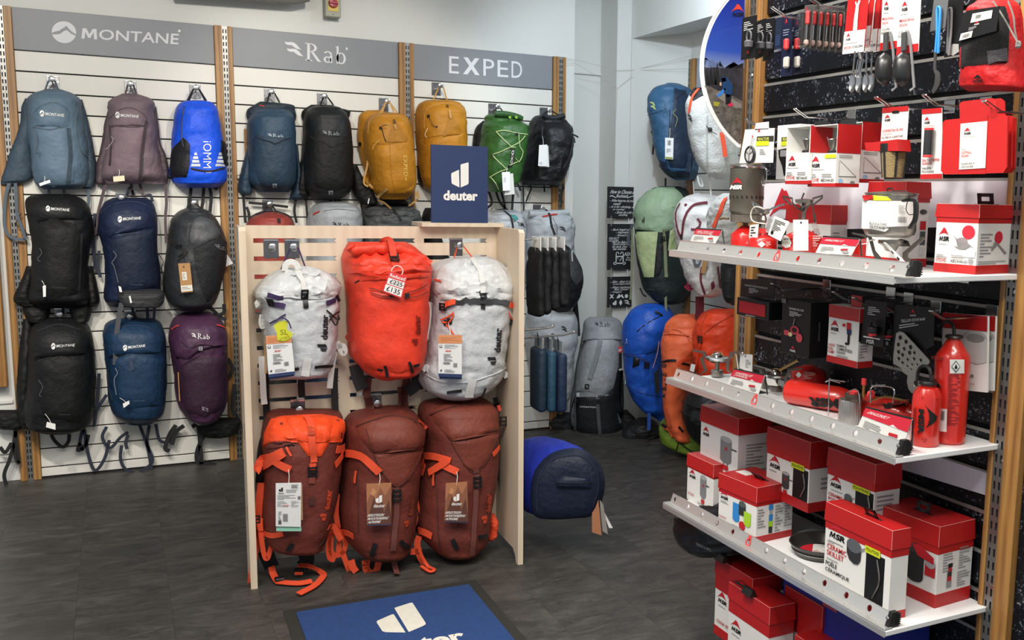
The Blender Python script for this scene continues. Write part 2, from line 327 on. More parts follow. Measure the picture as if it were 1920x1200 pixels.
# ---------------------------------------------------------------- room shell
PAINT = mat('wall_paint', '#d6d6d1', .75, bump=.06, bscale=40)
DARK = mat('dark_gap', '#141414', .9)
def struct(mb, name, **k): return mb.build(name, kind='structure', **k)
def slate():
    m = mat('slate_vinyl', '#3b3a37', .48, spec=.35, bump=.04, bscale=60); N = m.node_tree.nodes; L = m.node_tree.links; b = N['Principled BSDF']; tc = N.new('ShaderNodeTexCoord'); oi = N.new('ShaderNodeObjectInfo'); ml = N.new('ShaderNodeMath'); ml.operation = 'MULTIPLY'; ml.inputs[1].default_value = 41; ad = N.new('ShaderNodeVectorMath'); mp = N.new('ShaderNodeMapping'); mp.inputs['Scale'].default_value = (1.6, 4.2, 1); mp.inputs['Rotation'].default_value = (0, 0, .12)
    L.new(oi.outputs['Random'], ml.inputs[0]); L.new(tc.outputs['Object'], mp.inputs[0]); L.new(mp.outputs[0], ad.inputs[0]); L.new(ml.outputs[0], ad.inputs[1])
    def nz(sc, det, ro, dist): n = N.new('ShaderNodeTexNoise'); n.inputs['Scale'].default_value = sc; n.inputs['Detail'].default_value = det; n.inputs['Roughness'].default_value = ro; n.inputs['Distortion'].default_value = dist; L.new(ad.outputs[0], n.inputs['Vector']); return n
    a = nz(3.4, 10, .7, 1.1); r = N.new('ShaderNodeValToRGB'); e = r.color_ramp.elements; e[0].position = .3; e[0].color = lin('#2a2927'); e[1].position = .72; e[1].color = lin('#56534e'); k = e.new(.5); k.color = lin('#403e3b'); L.new(a.outputs['Fac'], r.inputs[0])
    c = nz(5.5, 6, .6, 2.2); d = N.new('ShaderNodeMath'); d.operation = 'SUBTRACT'; d.inputs[1].default_value = .5; L.new(c.outputs['Fac'], d.inputs[0]); f = N.new('ShaderNodeMath'); f.operation = 'ABSOLUTE'; L.new(d.outputs[0], f.inputs[0]); g = N.new('ShaderNodeMapRange'); g.inputs[1].default_value = 0; g.inputs[2].default_value = .012; g.inputs[3].default_value = .16; g.inputs[4].default_value = 0; L.new(f.outputs[0], g.inputs[0])
    mx = N.new('ShaderNodeMix'); mx.data_type = 'RGBA'; L.new(g.outputs[0], mx.inputs[0]); L.new(r.outputs[0], mx.inputs[6]); mx.inputs[7].default_value = lin('#77736c'); L.new(mx.outputs[2], b.inputs['Base Color']); return m
TILE = slate()
fl = MB(); fl.b2((-2.6, -1.2, -.06), (4.2, 7, -.004), DARK); floor = struct(fl, 'floor')
tm = MB(); tm.box((0, 0, -.003), (.3044, .6096, .006), TILE, None, .0003); _t = tm.build('tile', floor, smooth=0)
first = True
for i in range(-6, 12):
    for j in range(-1, 11):
        x = -.19+.3048*i+.152; y = .61*j+(.305 if i % 2 else 0)
        if y < .9 and x > 2.2: continue
        if x < -2 or x > 3.4 or y > 6.2: continue
        if not first: o = _t.copy(); o.parent = floor; COL.objects.link(o)
        else: o = _t; first = False
        o.location = (x, y, 0)
D = 5.788
mb = MB(); mb.b2((-2.6, 5.812, 0), (2.6, 6.2, 3.05), PAINT); struct(mb, 'wall_back')
mb = MB(); mb.b2((2.6, 6.05, 0), (2.95, 6.2, 3.05), PAINT); struct(mb, 'wall_recess')
mb = MB(); mb.b2((2.6, 6.035, 2.3), (2.95, 6.05, 2.315), PAINT, .004); struct(mb, 'trim_1')
mb = MB(); mb.b2((2.895, 5.8, 0), (3.0, 6.05, 3.05), PAINT, .006); struct(mb, 'wall_pier')
mb = MB(); mb.prism([(3.0, 5.8), (3.22, 5.42), (3.5, 5.42), (3.5, 5.8)], lambda x, y: (x, y, 0), lambda x, y: (x, y, 2.519), PAINT); struct(mb, 'wall_reveal', smooth=0)
mb = MB(); mb.b2((3.22, 2.6, 0), (3.5, 5.42, 2.519), PAINT); struct(mb, 'wall_alcove')
mb = MB(); mb.b2((3.0, 2.6, 2.519), (3.5, 5.8, 3.05), PAINT); struct(mb, 'wall_right')
mb = MB(); mb.b2((1.853, .1, 0), (3.5, 2.6, 3.05), PAINT); struct(mb, 'wall_partition')
mb = MB(); mb.b2((-2.6, -1.2, 3.05), (4.2, 7, 3.15), mat('ceiling_paint', '#e4e3de', .8)); struct(mb, 'ceiling')
# boxed duct high on the back wall, only its rounded underside in view
mb = MB(); mb.tube([(.3, 5.7, 2.54), (.9, 5.7, 2.562), (.98, 5.7, 2.566)], [.07, .07, .05], mat('duct_grey', '#8d8c82', .6), 20); tag_(mb.build('ceiling_duct'), 'grey rounded duct along the top edge of the back wall', 'duct')
OAK = wood('oak', '#7b5228', '#ab7f46'); OAKL = wood('oak_pale', '#a97838', '#cfa160'); STEEL = mat('upright_steel', '#8c8b88', .38, .85, bump=.1, bscale=30); CHROME = mat('chrome', '#c9c9c9', .18, 1); BLACK = mat('black_plastic', '#161617', .45); WHITE = mat('white_sheet', '#e9e8e6', .4)
def slotted(mb, x0, x1, z0, z1, y, m, pitch=.033, sh=.02, sw=.0055, inset=.25):
    w = x1-x0; c1 = x0+w*inset; c2 = x1-w*inset; xs = [x0, c1-sw/2, c1+sw/2, c2-sw/2, c2+sw/2, x1]; zs = [z0]; z = z0+.012
    while z+sh < z1: zs += [z, z+sh]; z += pitch
    zs.append(z1); vs = [(x, y, z) for z in zs for x in xs]; n = len(xs); fs = []
    for i in range(len(zs)-1):
        for j in range(n-1):
            if i % 2 == 1 and j in (1, 3):
                a, b, c, d = (xs[j], y, zs[i]), (xs[j+1], y, zs[i]), (xs[j+1], y, zs[i+1]), (xs[j], y, zs[i+1]); q = lambda p: (p[0], p[1]+.004, p[2])
                mb.add([a, b, c, d, q(a), q(b), q(c), q(d)], [(0, 1, 5, 4), (1, 2, 6, 5), (2, 3, 7, 6), (3, 0, 4, 7)], m); continue
            fs.append((i*n+j, i*n+j+1, (i+1)*n+j+1, (i+1)*n+j))
    mb.add(vs, fs, m)
def post(fr, x0, x1, z1, label, wl, wr, y=-.004, z0=0, screws=()):
    """oak strip, slotted steel channel, oak strip"""
    t = Thing('upright_post', label, 'post', fr.sub((x0, 0, z0))); w = x1-x0; z1 -= z0
    for a, b in ((0, wl), (w-wr, w)):
        if b-a > .002: mb = MB(); mb.b2((a, .02, 0), (b, y-.012, z1), OAK, .002); t.part(mb, 'wood_strip')
    mb = MB(); slotted(mb, wl+.001, w-wr-.001, 0, z1, y-.008, STEEL); t.part(mb, 'slotted_channel', smooth=0)
    mb = MB(); mb.b2((wl, y-.002, 0), (w-wr, .02, z1), DARK); t.part(mb, 'channel_back')
    for z in screws: mb = MB(); mb.lathe([(0, .003), (.006, .0025), (.008, 0)], CHROME, 12, (w/2, y-.0085, z-z0), Matrix.Rotation(pi/2, 3, 'X')); t.part(mb, 'screw')
    return t
BW = Fr((0, D, 0), 0)   # back wall front plane
BX = [(-.399, .506), (.594, 1.482), (1.568, 2.441)]; ZT = 2.359
post(BW, -.49, -.399, ZT, 'oak and steel post at the left end of the back wall', .03, .034)
post(BW, .506, .594, ZT, 'oak and steel post between the first and second slatted panels', .036, .022)
post(BW, 1.482, 1.568, ZT, 'oak and steel post between the second and third slatted panels', .036, .022)
post(BW, 2.441, 2.527, ZT, 'oak and steel post at the right end beside the wall corner', .04, .02)
SLAT = mat('slat_white', '#dcdad2', .5, bump=.03, bscale=200, rnd=1); GREY = mat('header_grey', '#82858a', .45, spec=.4); LET = ink('#d9dadc')
def slats(fr, x0, x1, ztop, zbot, label, m, th=.012, gap=.0065, step=.1, back=DARK, edge=None):
    t = Thing('slatwall_panel', label, 'slatted panel', fr.sub((x0, 0, 0))); w = x1-x0
    mb = MB(); mb.b2((0, .013, zbot), (w, .022, ztop), back); t.part(mb, 'backing')
    z = ztop; proto = None
    while z > zbot+.01:
        h = min(step, z-zbot)-gap
        if proto is None or h < step-gap-1e-4:
            mb = MB(); mb.b2((0, 0, -h), (w, th, 0), m, .0018)
            if edge: mb.b2((0, -.0015, -h-gap), (w, .004, -h-gap+.0035), edge); mb.b2((0, -.0015, -.0045), (w, .001, 0), edge)
            o = t.part(mb, 'slat', smooth=0); proto = o
        else: o = proto.copy(); COL.objects.link(o); o.parent = t.o
        o.location = (0, 0, z); z -= step
    return t
for (x0, x1), l in zip(BX, ('white slatted panel behind the first bay of packs, at the left', 'white slatted panel of the middle bay', 'white slatted panel of the third bay, nearest the wall corner')):
    slats(BW, x0+.001, x1-.001, ZT-.205, 0.004, l, SLAT)
def header(x0, x1, label, q, fnl):
    t = Thing('header_sign', label, 'sign', BW.sub(((x0+x1)/2, 0, ZT-.2))); w = x1-x0; mb = MB(); mb.b2((-w/2, 0, 0), (w/2, .014, .2), GREY, .002); t.part(mb, 'board'); t.d = 0
    c = [t.f.px(p[0], p[1], .0012) for p in q]
    fn = lambda a, b: c[3].lerp(c[2], a).lerp(c[0].lerp(c[1], a), b)
    mb = MB(); fnl(mb, fn); t.part(mb, 'lettering', smooth=0)
header(*BX[0], 'grey header sign with a white round badge and wide capitals', [(97, 47), (336, 61), (334, 86), (97, 71)], lambda mb, f: l_mont(mb, f, LET) or mb.poly(ell(1.0, 1.12, .012, .1), f, LET))
header(*BX[1], 'grey header sign with two white wave marks and serif lettering', [(534, 76), (649, 88), (649, 121), (534, 109)], lambda mb, f: l_rab(mb, f, LET) or mb.poly(ell(1.01, .9, .018, .08), f, LET))
def exped(mb, f):
    mb.text('E', lambda a, b: f(a*.13, b), LET); mb.text('X', lambda a, b: f(.185+a*.225, b), LET, .05)
    for i, ch in enumerate('PED'): mb.text(ch, lambda a, b: f(.46+i*.195+a*.15, b), LET)
header(*BX[2], 'grey header sign with thin capitals around a heavy X', [(842, 105), (979, 116), (979, 147), (842, 137)], exped)
# mirror at the left edge
t = Thing('wall_mirror', 'oak framed mirror at the far left edge', 'mirror', BW.sub((-.515, .02, .5)))
for a, b in (((-.055, -.07, 0), (0, -.02, 1.75)), ((-.75, -.07, 0), (-.055, -.02, .06)), ((-.75, -.07, 1.69), (-.055, -.02, 1.75)), ((-.8, -.07, 0), (-.75, -.02, 1.75))):
    mb = MB(); mb.b2(a, b, OAK, .004); t.part(mb, 'frame_member')
mb = MB(); mb.b2((-.75, -.045, .06), (-.055, -.025, 1.69), mat('mirror_glass', '#c6cbc8', .04, 1)); t.part(mb, 'glass')
mb = MB()
for z in (.1, .14, .4): mb.b2((-2.6, 5.8, z), (-.5, 5.812, z+.025), PAINT, .006)
struct(mb, 'trim_2')
# rotary isolator switch
t = Thing('isolator_switch', 'grey isolator box with red rotary knob above the middle header sign', 'switch', BW.sub((1.113, .02, 2.455)))
YEL = mat('switch_yellow', '#c9a92c', .4); RED = mat('switch_red', '#a01e34', .35)
mb = MB(); mb.b2((-.042, -.07, .0), (.042, 0, .16), mat('switch_grey', '#9c9d8d', .5), .004); t.part(mb, 'housing')
mb = MB(); mb.b2((-.028, -.073, .03), (.028, -.069, .1), YEL, .001); t.part(mb, 'yellow_plate')
mb = MB(); mb.lathe([(0, .018), (.022, .016), (.026, .004), (.026, 0)], RED, 24, (0, -.073, .072), Matrix.Rotation(pi/2, 3, 'X')); mb.box((0, -.094, .072), (.044, .012, .009), RED, None, .002); t.part(mb, 'knob')
mb = MB(); mb.lathe([(0, .002), (.003, 0)], BLACK, 8, (.0, -.0705, .015), Matrix.Rotation(pi/2, 3, 'X')); t.part(mb, 'screw')
# ---------------------------------------------------------------- chrome hooks
def hook(fr, x, z, label, L=.1, tilt=.12, group=None, plate=(.054, .074), r=.0145):
    t = Thing('hook', label, 'hook', fr.sub((x, 0, z)), group); w, h = plate
    mb = MB(); mb.b2((-w/2, -.004, -h/2), (w/2, 0, h/2), STEELB, .001); mb.b2((-w/2, -.007, h/2-.008), (w/2, .01, h/2), CHROME, .001); t.part(mb, 'plate')
    e = (0, -L, L*tilt); mb = MB(); mb.tube([(0, -.003, -.004), (0, -L*.5, L*tilt*.3), e], .0035, CHROME, 8); t.part(mb, 'peg')
    mb = MB(); mb.lathe([(0, .003), (r*.8, .003), (r, .0015), (r, -.0015), (0, -.002)], CHROME, 18, e, Matrix.Rotation(pi/2, 3, 'X')); t.part(mb, 'end_disc')
    return t
STEELB = mat('brushed_plate', '#77777a', .3, .9, bump=.1, bscale=120)
def hookpx(fr, u, v, label, dd=.1, **k):   # end disc seen at u,v
    p = fr.px(u, v, dd); return hook(fr, p.x, p.z-dd*.12, label, dd, **k)
# ---------------------------------------------------------------- plywood pack rack
BIRCH = wood('birch_ply', '#d3c0a8', '#dccbb4', (5, 5, .8), .5); BEDGE = wood('ply_edge', '#b59a76', '#ddc8a6', (60, 60, 2), .6)
RK = Fr((.43, 3.995, 0), rad(-3)); RW, RH = .985, 1.372
t = Thing('plywood_rack', 'pale plywood display rack with slotted back and two side wings', 'display rack', RK)
cols = [(.03, .335), (.375, .645), (.68, .945)]; zz = [RH-.058-.0692*i for i in range(18)]; sh = .0092
mb = MB(); prev = RH
for z in zz+[None]:
    lo = z+sh if z is not None else .045
    mb.b2((0, 0, lo), (RW, .018, prev), BIRCH)
    if z is None: break
    ed = [0]+[e for c in cols for e in c]+[RW]
    for k in range(0, 8, 2):
        a, b = ed[k], ed[k+1]; pl = [(a, z-sh)]+([] if k == 6 else [])+[(b, z-sh)]
        L = [(a-sh*.9*(1-abs(q)), z+q*sh) for q in (-1, -.5, 0, .5, 1)] if k else [(a, z-sh), (a, z+sh)]
        Rr = [(b+sh*.0, z+q*sh) for q in (1, -1)]
        mb.prism(L[::-1]+[(b, z-sh), (b, z+sh)], lambda x, zq: (x, 0, zq), lambda x, zq: (x, .018, zq), BIRCH)
    prev = z-sh
t.part(mb, 'back_panel', smooth=0)
mb = MB(); wl = [(0, 0), (-.012, 0), (-.012, .02), (-.16, .02), (-.16, 0), (-.175, 0), (-.175, RH-.015), (-.165, RH), (.02, RH), (.02, 0)]
mb.prism(wl, lambda y, z: (-.03, y, z), lambda y, z: (-.006, y, z), BIRCH); o = t.part(mb, 'side_panel', smooth=0)
for z in (.1, .42, .78, 1.26): mb = MB(); mb.b2((-.0312, -.155, z-.05), (-.03, -.12, z+.05), BEDGE, .0005); mb.build('finger_joint', o, smooth=0)
for z in (.28, .6, .9): mb = MB(); mb.b2((-.0308, -.11, z-.03), (-.03, -.106, z+.03), DARK); mb.build('slot', o, smooth=0)
mb = MB(); f = lambda a, b: (-.0306, -.02-a*.1, 1.0+b*.2); ENG = ink('#b79d7c')
l_deuter(mb, lambda a, b: (-.0306, -.02-.08*a, 1.09+.11*b), ENG); mb.text('deuter', lambda a, b: (-.0306, -.01-.14*a, 1.02+.045*b), ENG, .02); mb.build('engraved_logo', o, smooth=0)
mb = MB(); wr_ = [(.02, .05), (.02, RH), (-.295, RH), (-.31, RH-.012), (-.31, 0), (-.285, 0), (-.27, .03), (-.24, .05)]
mb.prism(wr_, lambda y, z: (RW, y, z), lambda y, z: (RW+.022, y, z), BIRCH); t.part(mb, 'side_panel', smooth=0)
mb = MB(); mb.b2((.66, -.06, RH+.0005), (1.0, .14, RH+.0165), BIRCH, .001); t.part(mb, 'top_board')
for u, v, l in ((511, 464, 'empty chrome hook at the rack, left of the first white pack hook'), (551, 464, 'chrome hook holding the smaller white pack on the rack'), (863, 461, 'chrome hook holding the larger white pack on the rack'), (713, 470, 'chrome hook holding the red roll-top pack on the rack'), (562, 769, 'chrome hook holding the orange-topped brown pack'), (708, 757, 'chrome hook holding the middle brown pack'), (840, 762, 'chrome hook holding the right-hand brown pack')):
    hookpx(RK, u, v, l, .07)
# navy sign board standing on the rack
NAVY = mat('sign_navy', '#22345f', .5)
t = Thing('sign_board', 'navy board with white block logo standing on top of the plywood rack', 'sign', Fr((1.243, 3.9, RH+.017), rad(-3)))
mb = MB(); mb.b2((-.117, 0, 0), (.117, .01, .31), NAVY, .001); t.part(mb, 'board')
SW = ink('#ece9e2'); mb = MB(); g = lambda x0, z0, x1, z1: (lambda a, b: (x0+(x1-x0)*a, -.0008, z0+(z1-z0)*b))
l_deuter(mb, g(-.036, .143, .036, .244), SW); mb.text('deuter', g(-.068, .09, .074, .13), SW, .04); t.part(mb, 'lettering', smooth=0)
# floor mat
t = Thing('floor_mat', 'blue logo mat with black rubber border on the floor', 'mat', Fr((.818, 3.06, 0), rad(-1.2)))
BLUEM = mat('mat_pile', '#22457f', .95, bump=.8, bscale=350, var=.14, vscale=60); RUB = mat('mat_rubber', '#26241f', .8)
mb = MB(); mb.b2((-.36, -.55, .0005), (.36, .5, .004), RUB, .0015); t.part(mb, 'rubber_border'); mb = MB(); mb.b2((-.32, -.51, .004), (.32, .455, .009), BLUEM, .002); t.part(mb, 'pile')
q = [t.f.inv@at(u, v, 'Z', .009) for u, v in ((706, 1152), (770, 1130), (781, 1168), (718, 1178))]; cx = sum(p.x for p in q)/4; cy = sum(p.y for p in q)/4
WOFF = mat('mat_white', '#dcd8cb', .95, bump=.5, bscale=300, var=.06, vscale=40)
mb = MB(); l_deuter(mb, lambda a, b: (cx-.075+.155*a, cy-.14+.24*b, .0098), WOFF); mb.text('deuter', lambda a, b: (cx-.155+.33*a, cy-.285+.095*b, .0098), WOFF, .04); t.part(mb, 'lettering', smooth=0)
# ---------------------------------------------------------------- chalk cards on strings
CARD = mat('chalkboard', '#17181a', .7); CHALK = ink('#dedede'); STR = ink('#b9b4a8')
SP = Fr((2.95, 5.79, 0), 0)
def card(px, label, fnl, z):
    a = SP.px(px[0], px[3], .02); b = SP.px(px[2], px[1], .02); t = Thing('chalk_card', label, 'sign', Fr(SP.w((a.x, -.02, a.z)), 0))
    w = b.x-a.x; h = b.z-a.z; mb = MB(); mb.b2((0, 0, 0), (w, .003, h), CARD, .0006); t.part(mb, 'card'); mb = MB(); fnl(mb, lambda x, y: (x*w, -.0006, y*h)); t.part(mb, 'chalk_writing', smooth=0); return t
T = lambda mb, f, s, x0, y0, x1, y1: mb.text(s, f, CHALK, .01, .08, (x0, y0, x1, y1))
def c1(mb, f):
    for a in (('How to Choose a', .12, .78, .92, .9), ('Rucksack', .32, .66, .72, .76), ('- What features do you', .1, .5, .9, .6), ('need?', .22, .42, .46, .5), ('- Is it for climbing, or', .08, .31, .95, .4), ('or running?', .2, .24, .6, .31), ('- Some do a bit of', .28, .15, .95, .23), ('everything', .4, .06, .7, .14)): T(mb, f, *a)
    mb.poly([(.08, .7), (.16, .73), (.3, .66), (.3, .64), (.16, .7), (.08, .68)], f, CHALK); mb.poly([(.68, .66), (.8, .7), (.95, .74), (.95, .72), (.8, .68), (.68, .64)], f, CHALK)
def c2(mb, f):
    for a in (('- Back length and fit', .12, .84, .95, .9), ('- Adjustable', .3, .78, .75, .84), ("- Women's fit", .3, .73, .75, .78), ('FUN FACT', .06, .65, .4, .71), ('NO on Rab and', .18, .58, .8, .63), ('Alpine packs are', .18, .53, .8, .58), ('for back. Don', .18, .48, .7, .53), ('the women', .2, .43, .66, .48), ('ASK', .6, .3, .85, .38), ('for', .7, .24, .85, .29), ('help!', .66, .18, .9, .24)): T(mb, f, *a)
    mb.poly([(.05, .63), (.4, .64), (.4, .63), (.05, .62)], f, CHALK)
    for (x0, y0, x1, y1) in ((.3, .14, .33, .36), (.55, .14, .58, .36), (.3, .13, .58, .15), (.34, .28, .54, .3)): mb.add([f(x0, y0), f(x1, y0), f(x1, y1), f(x0, y1)], [(0, 1, 2, 3)], CHALK)
    for cx in (.28, .6): ringp(mb, f, CHALK, cx, .14, .06, .03, .02, .012)
    for cx in (.36, .52): ringp(mb, f, CHALK, cx, .34, .06, .05, .02, .014, 0, pi)
    for s in (-1, 1): mb.poly([(.44, .2), (.44+s*.09, .28), (.44+s*.11, .28), (.46, .19)], f, CHALK)
def c3(mb, f):
    for a in (('- Size - does it need', .12, .8, .95, .88), ('to be dependable?', .2, .72, .85, .79), ('- Water resistance or', .12, .62, .95, .69), ('Rain Cover?', .26, .55, .75, .62), ('- Weight?', .12, .46, .5, .53)): T(mb, f, *a)
    mb.text('X', f, CHALK, .06, 0, (.08, .3, .24, .43)); mb.poly([(.32, .3), (.42, .44), (.47, .38), (.52, .43), (.6, .3), (.54, .3), (.48, .36), (.42, .3)], f, CHALK); mb.poly(ell(.68, .36, .06, .065), f, CHALK); mb.poly([(.82, .3), (.9, .42), (.98, .3), (.93, .3), (.9, .35), (.86, .3)], f, CHALK)
    l_deuter(mb, lambda a, b: f(.2+.13*a, .07+.16*b), CHALK); mb.poly([(.48, .05), (.54, .15), (.48, .25), (.42, .15)], f, CHALK); l_waves(mb, lambda a, b: f(.6+.22*a, .08+.15*b), CHALK)
card((1138, 351, 1193.5, 409), 'topmost of three black chalk cards hanging by the pier', c1, 0)
card((1138, 420, 1192.5, 506), 'middle black chalk card with a drawn rucksack, tallest of the three', c2, 0)
card((1138, 518, 1192, 577), 'lowest of three black chalk cards, with two rows of white symbols', c3, 0)
t = Thing('string_line', 'thin string strung from the post around the pier to the chalk cards', 'string', SP)
S = lambda u, v, d=0: SP.px(u, v, d)
for pts in ([S(1052, 108, .0), S(1079, 112, .002), S(1158, 132, .004), S(1190, 131, .004)], [S(1052, 120), S(1079, 119, .002), S(1158, 165, .003), S(1146, 353, .015)], [S(1190, 131, .004), S(1191, 353, .015)], [S(1158, 165, .003), S(1184, 144, .003), S(1212, 148, -.03)],
            [S(1190, 131, .004), SP.inv@V((3.2, 5.36, 2.38))], [S(1190, 132, .004), SP.inv@V((3.2, 5.36, 2.3))]): mb = MB(); mb.tube(pts, .0011, STR, 4); t.part(mb, 'strand')
for u, a, b in ((1146, 405, 424), (1187, 405, 424), (1146, 502, 522), (1188, 502, 522), (1144, 572, 582), (1189, 572, 584)): mb = MB(); mb.tube([S(u, a, .025), S(u, b, .025)], .0018, STR, 5); t.part(mb, 'short_tie')

# ---------------------------------------------------------------- rucksacks
class Pack(Thing):
    def __init__(s, label, fr, u, v, group=None, gap=.025, name='backpack', cat='backpack'):
        p = fr.px(u, v, gap); Thing.__init__(s, name, label, cat, fr.sub((p.x, 0, p.z)), group); s.gap = gap
    def body(s, rows, depth, m, prof=None, e=2.7, wr=.005, wf=14, M=58, name='body', setb=True, gap=None, fold=0):
        gap = s.gap if gap is None else gap; rows = P(rows) if isinstance(rows, str) else rows; R = spl(rows, M); prof = prof or [.3, .72, .95, 1, 1, .98, .9, .5]
        s.d = gap+depth if setb else s.d; dm = gap+depth*.45; vs = []; fs = []; wr = wr*1.45; NF, NB = 38, 6; sd = random.random()*50
        for i, (y, xl, xr) in enumerate(R):
            t = i/M; q = t*(len(prof)-1); k = min(int(q), len(prof)-2); q -= k; q = q*q*(3-2*q); dp = depth*(prof[k]*(1-q)+prof[k+1]*q)
            a = s.f.px(xl, y, dm); b = s.f.px(xr, y, dm); c = (a+b)/2; h = (b-a)/2
            ring = []
            for j in range(NF+1):
                th = pi*j/NF; cs = cos(th); sn = sin(th); px = math.copysign(abs(cs)**(2/e), cs); py = abs(sn)**(2/e)
                p = c+h*px; p.y = -gap-dp*py*1.0-.0
                if wr:
                    n3 = V((p.x*wf+sd, p.y*wf*.6, p.z*wf*1.25)); w1 = noise.noise(n3); w2 = 1-abs(noise.noise(n3*2.1+V((9, 3, 1))))*2; w = wr*(w1*.8+w2*.45)
                    if fold: w += fold*sin(p.z*95+noise.noise(n3*.5)*5)*.5*(.4+abs(cs))
                    p += V((px*.6, -py, 0))*w*min(1, 4*t+.2, 4*(1-t)+.2)
                ring.append(p)
            for j in range(1, NB): f = j/NB; p = c+h*(-1+2*f); p.y = -gap+.0; ring.append(p)
            vs += ring
        n = NF+NB
        for i in range(M):
            for j in range(n): fs.append((i*n+j, i*n+(j+1) % n, (i+1)*n+(j+1) % n, (i+1)*n+j))
        fs.append(tuple(range(n))); fs.append(tuple(M*n+k for k in range(n))[::-1])
        mb = MB(); mb.add(vs, fs, m); o = s.part(mb, name, smooth=70)
        if setb: s.setbody(mb)
        return o
    def loop(s, hook, l, r, m, d=.1, w=.008):
        """hang loop from the two top corners over the hook"""
        a = s.f.px(l[0], l[1], s.gap+.03); b = s.f.px(r[0], r[1], s.gap+.03); h = s.f.px(hook[0], hook[1], d-.02); h2 = h+V((.012, 0, 0)); h1 = h-V((.012, 0, 0))
        mb = MB(); mb.ribbon([a, a.lerp(h1, .9), h1.lerp(h2, .5)+V((0, 0, .008)), h2.lerp(b, .1), b], w, m, (0, -1, 0), .002); return s.part(mb, 'hang_loop')
    def zipc(s, pts, m=None, r=.0022): return s.seam(pts, r, m or BLACK, 'zip')
SOFT = .62
BK = web('#1a1a1c')
def bw(label, u, v, **k): return Pack(label, BW, u, v, 'rucksacks hung on the back wall', **k)
hk = 'chrome hook holding the '
for u, v, l in ((97, 148, 'blue-grey vest pack'), (245, 157, 'mauve vest pack'), (368, 164, 'bright blue pack'), (510, 172, 'slate blue pack with V-shaped pocket'), (610, 180, 'black pack with V-shaped pocket'), (727, 190, 'front mustard pack'), (827, 160, 'mustard pack behind the navy sign'), (934, 200, 'green roll-top pack'), (1031, 207, 'black roll-top pack'), (364, 381, 'charcoal pack with kraft tag'), (506, 383, 'brick red pack behind the rack')):
    hookpx(BW, u, v, hk+l)
hookpx(BW, 228, 371, 'chrome hook half hidden above the upper navy pack'); hookpx(BW, 112, 590, 'chrome hook between the two black packs at the left', .06); hookpx(BW, 244, 594, 'chrome hook above the lower navy pack', .06); hookpx(BW, 1018, 391, 'chrome hook above the pale grey roll-top pack by the corner')
# 1 blue-grey vest pack
c = fab('#5a6f80', .6); cd_ = fab('#3b4a57', .65); w1 = web('#55626d'); Wt = ink('#e6e6e4')
t = bw('blue-grey vest-style pack with pale round-badge logo, top left of the wall', 105, 352)
t.body('166,80,116 174,60,136 186,48,150 205,48,153 240,50,160 280,55,166 320,58,168 345,66,164 355,80,150', .17, c, e=2.4)
t.loop((97, 150), (82, 176), (113, 176), w1)
for pts, dd in (('184,46,70 200,40,68 240,34,62 280,20,58 310,10,62 335,2,58 345,0,40', .05), ('186,140,154 230,146,166 270,150,174 310,152,180 345,150,178 354,152,172', .06)): t.body(pts, dd, cd_, name='side_wing', setb=False, e=2.2, wr=.004)
t.patch('80,196 100,192 122,198 130,210 128,236 122,240 66,238 62,214', c, 'top_pocket', .012, wr=.004); t.patch('64,240 124,238 132,280 140,320 138,345 100,350 78,345 64,300', c, 'front_pocket', .01, wr=.004)
t.seam('62,214 74,200 98,192 120,200 131,212', .002, w1); t.seam('62,238 92,243 124,238', .0025, w1); t.seam('148,190 142,230 150,280 170,300', .003, w1, 'edging')
t.logo('montane', '75,209 120,213 120,220 75,216', Wt)
t.cord('66,240 70,265 64,280 74,285 72,292', .0016, w1, .2, 'elastic_cord'); t.strap('128,240 131,290 127,345', .016, cd_, 'side_strap')
t.tag('73,344 93,337 95,342 75,349', WHITE, .22, 'price_ticket', cordto=(85, 330))
for pp in ('24,300 22,330 12,360 8,400 10,430 22,445 46,450', '26,310 30,360 32,400 42,430 48,450', '92,352 92,366', '120,352 120,366', '165,345 166,380 160,400'): t.free(pp, .014, w1, .05, 'loose_strap')
# 2 mauve vest pack
c = fab('#75646c', .62); w1 = web('#57484d')
t = bw('mauve vest-style pack, second in the top row', 247, 345)
t.body('174,228,258 184,208,284 196,202,291 215,204,290 250,200,296 290,196,300 325,188,310 345,196,312', .17, c, e=2.4)
t.loop((245, 158), (234, 180), (256, 180), w1)
for pts in ('200,204,218 230,196,214 260,192,212 290,186,206 310,180,200 340,180,196 346,184,200', '200,282,293 240,284,298 270,288,302 290,296,310 320,300,316 345,306,314'): t.body(pts, .06, fab('#4f4248'), name='side_wing', setb=False, wr=.004)
t.patch('218,210 240,203 262,208 276,220 274,236 208,238 210,220', c, 'top_pocket', .012, wr=.003); t.patch('208,240 274,238 266,290 270,330 262,345 220,342 206,300', c, 'front_pocket', .01, wr=.004)
t.seam('206,222 224,206 246,202 266,212 276,224', .002, w1); t.seam('208,236 240,238 275,238', .0022, w1); t.strap('274,226 266,280 262,338', .014, web('#473a40'), 'side_strap'); t.strap('207,235 209,280 206,310', .012, web('#473a40'), 'side_strap')
t.logo('montane', '217,212 260,215 260,222 217,219', Wt); t.cord('208,256 212,262 204,275 198,280', .0016, web('#a99'), .2, 'elastic_cord')
t.tag('212,331 233,329 234,339 213,341', mat('paper_cream', '#ded5b4', .7), .21, 'price_ticket', cordto=(224, 318))
for pp in ('198,345 190,375 184,400 178,440', '310,345 312,380 310,410 312,456', '246,345 248,366', '262,345 268,366'): t.free(pp, .014, w1, .05, 'loose_strap')
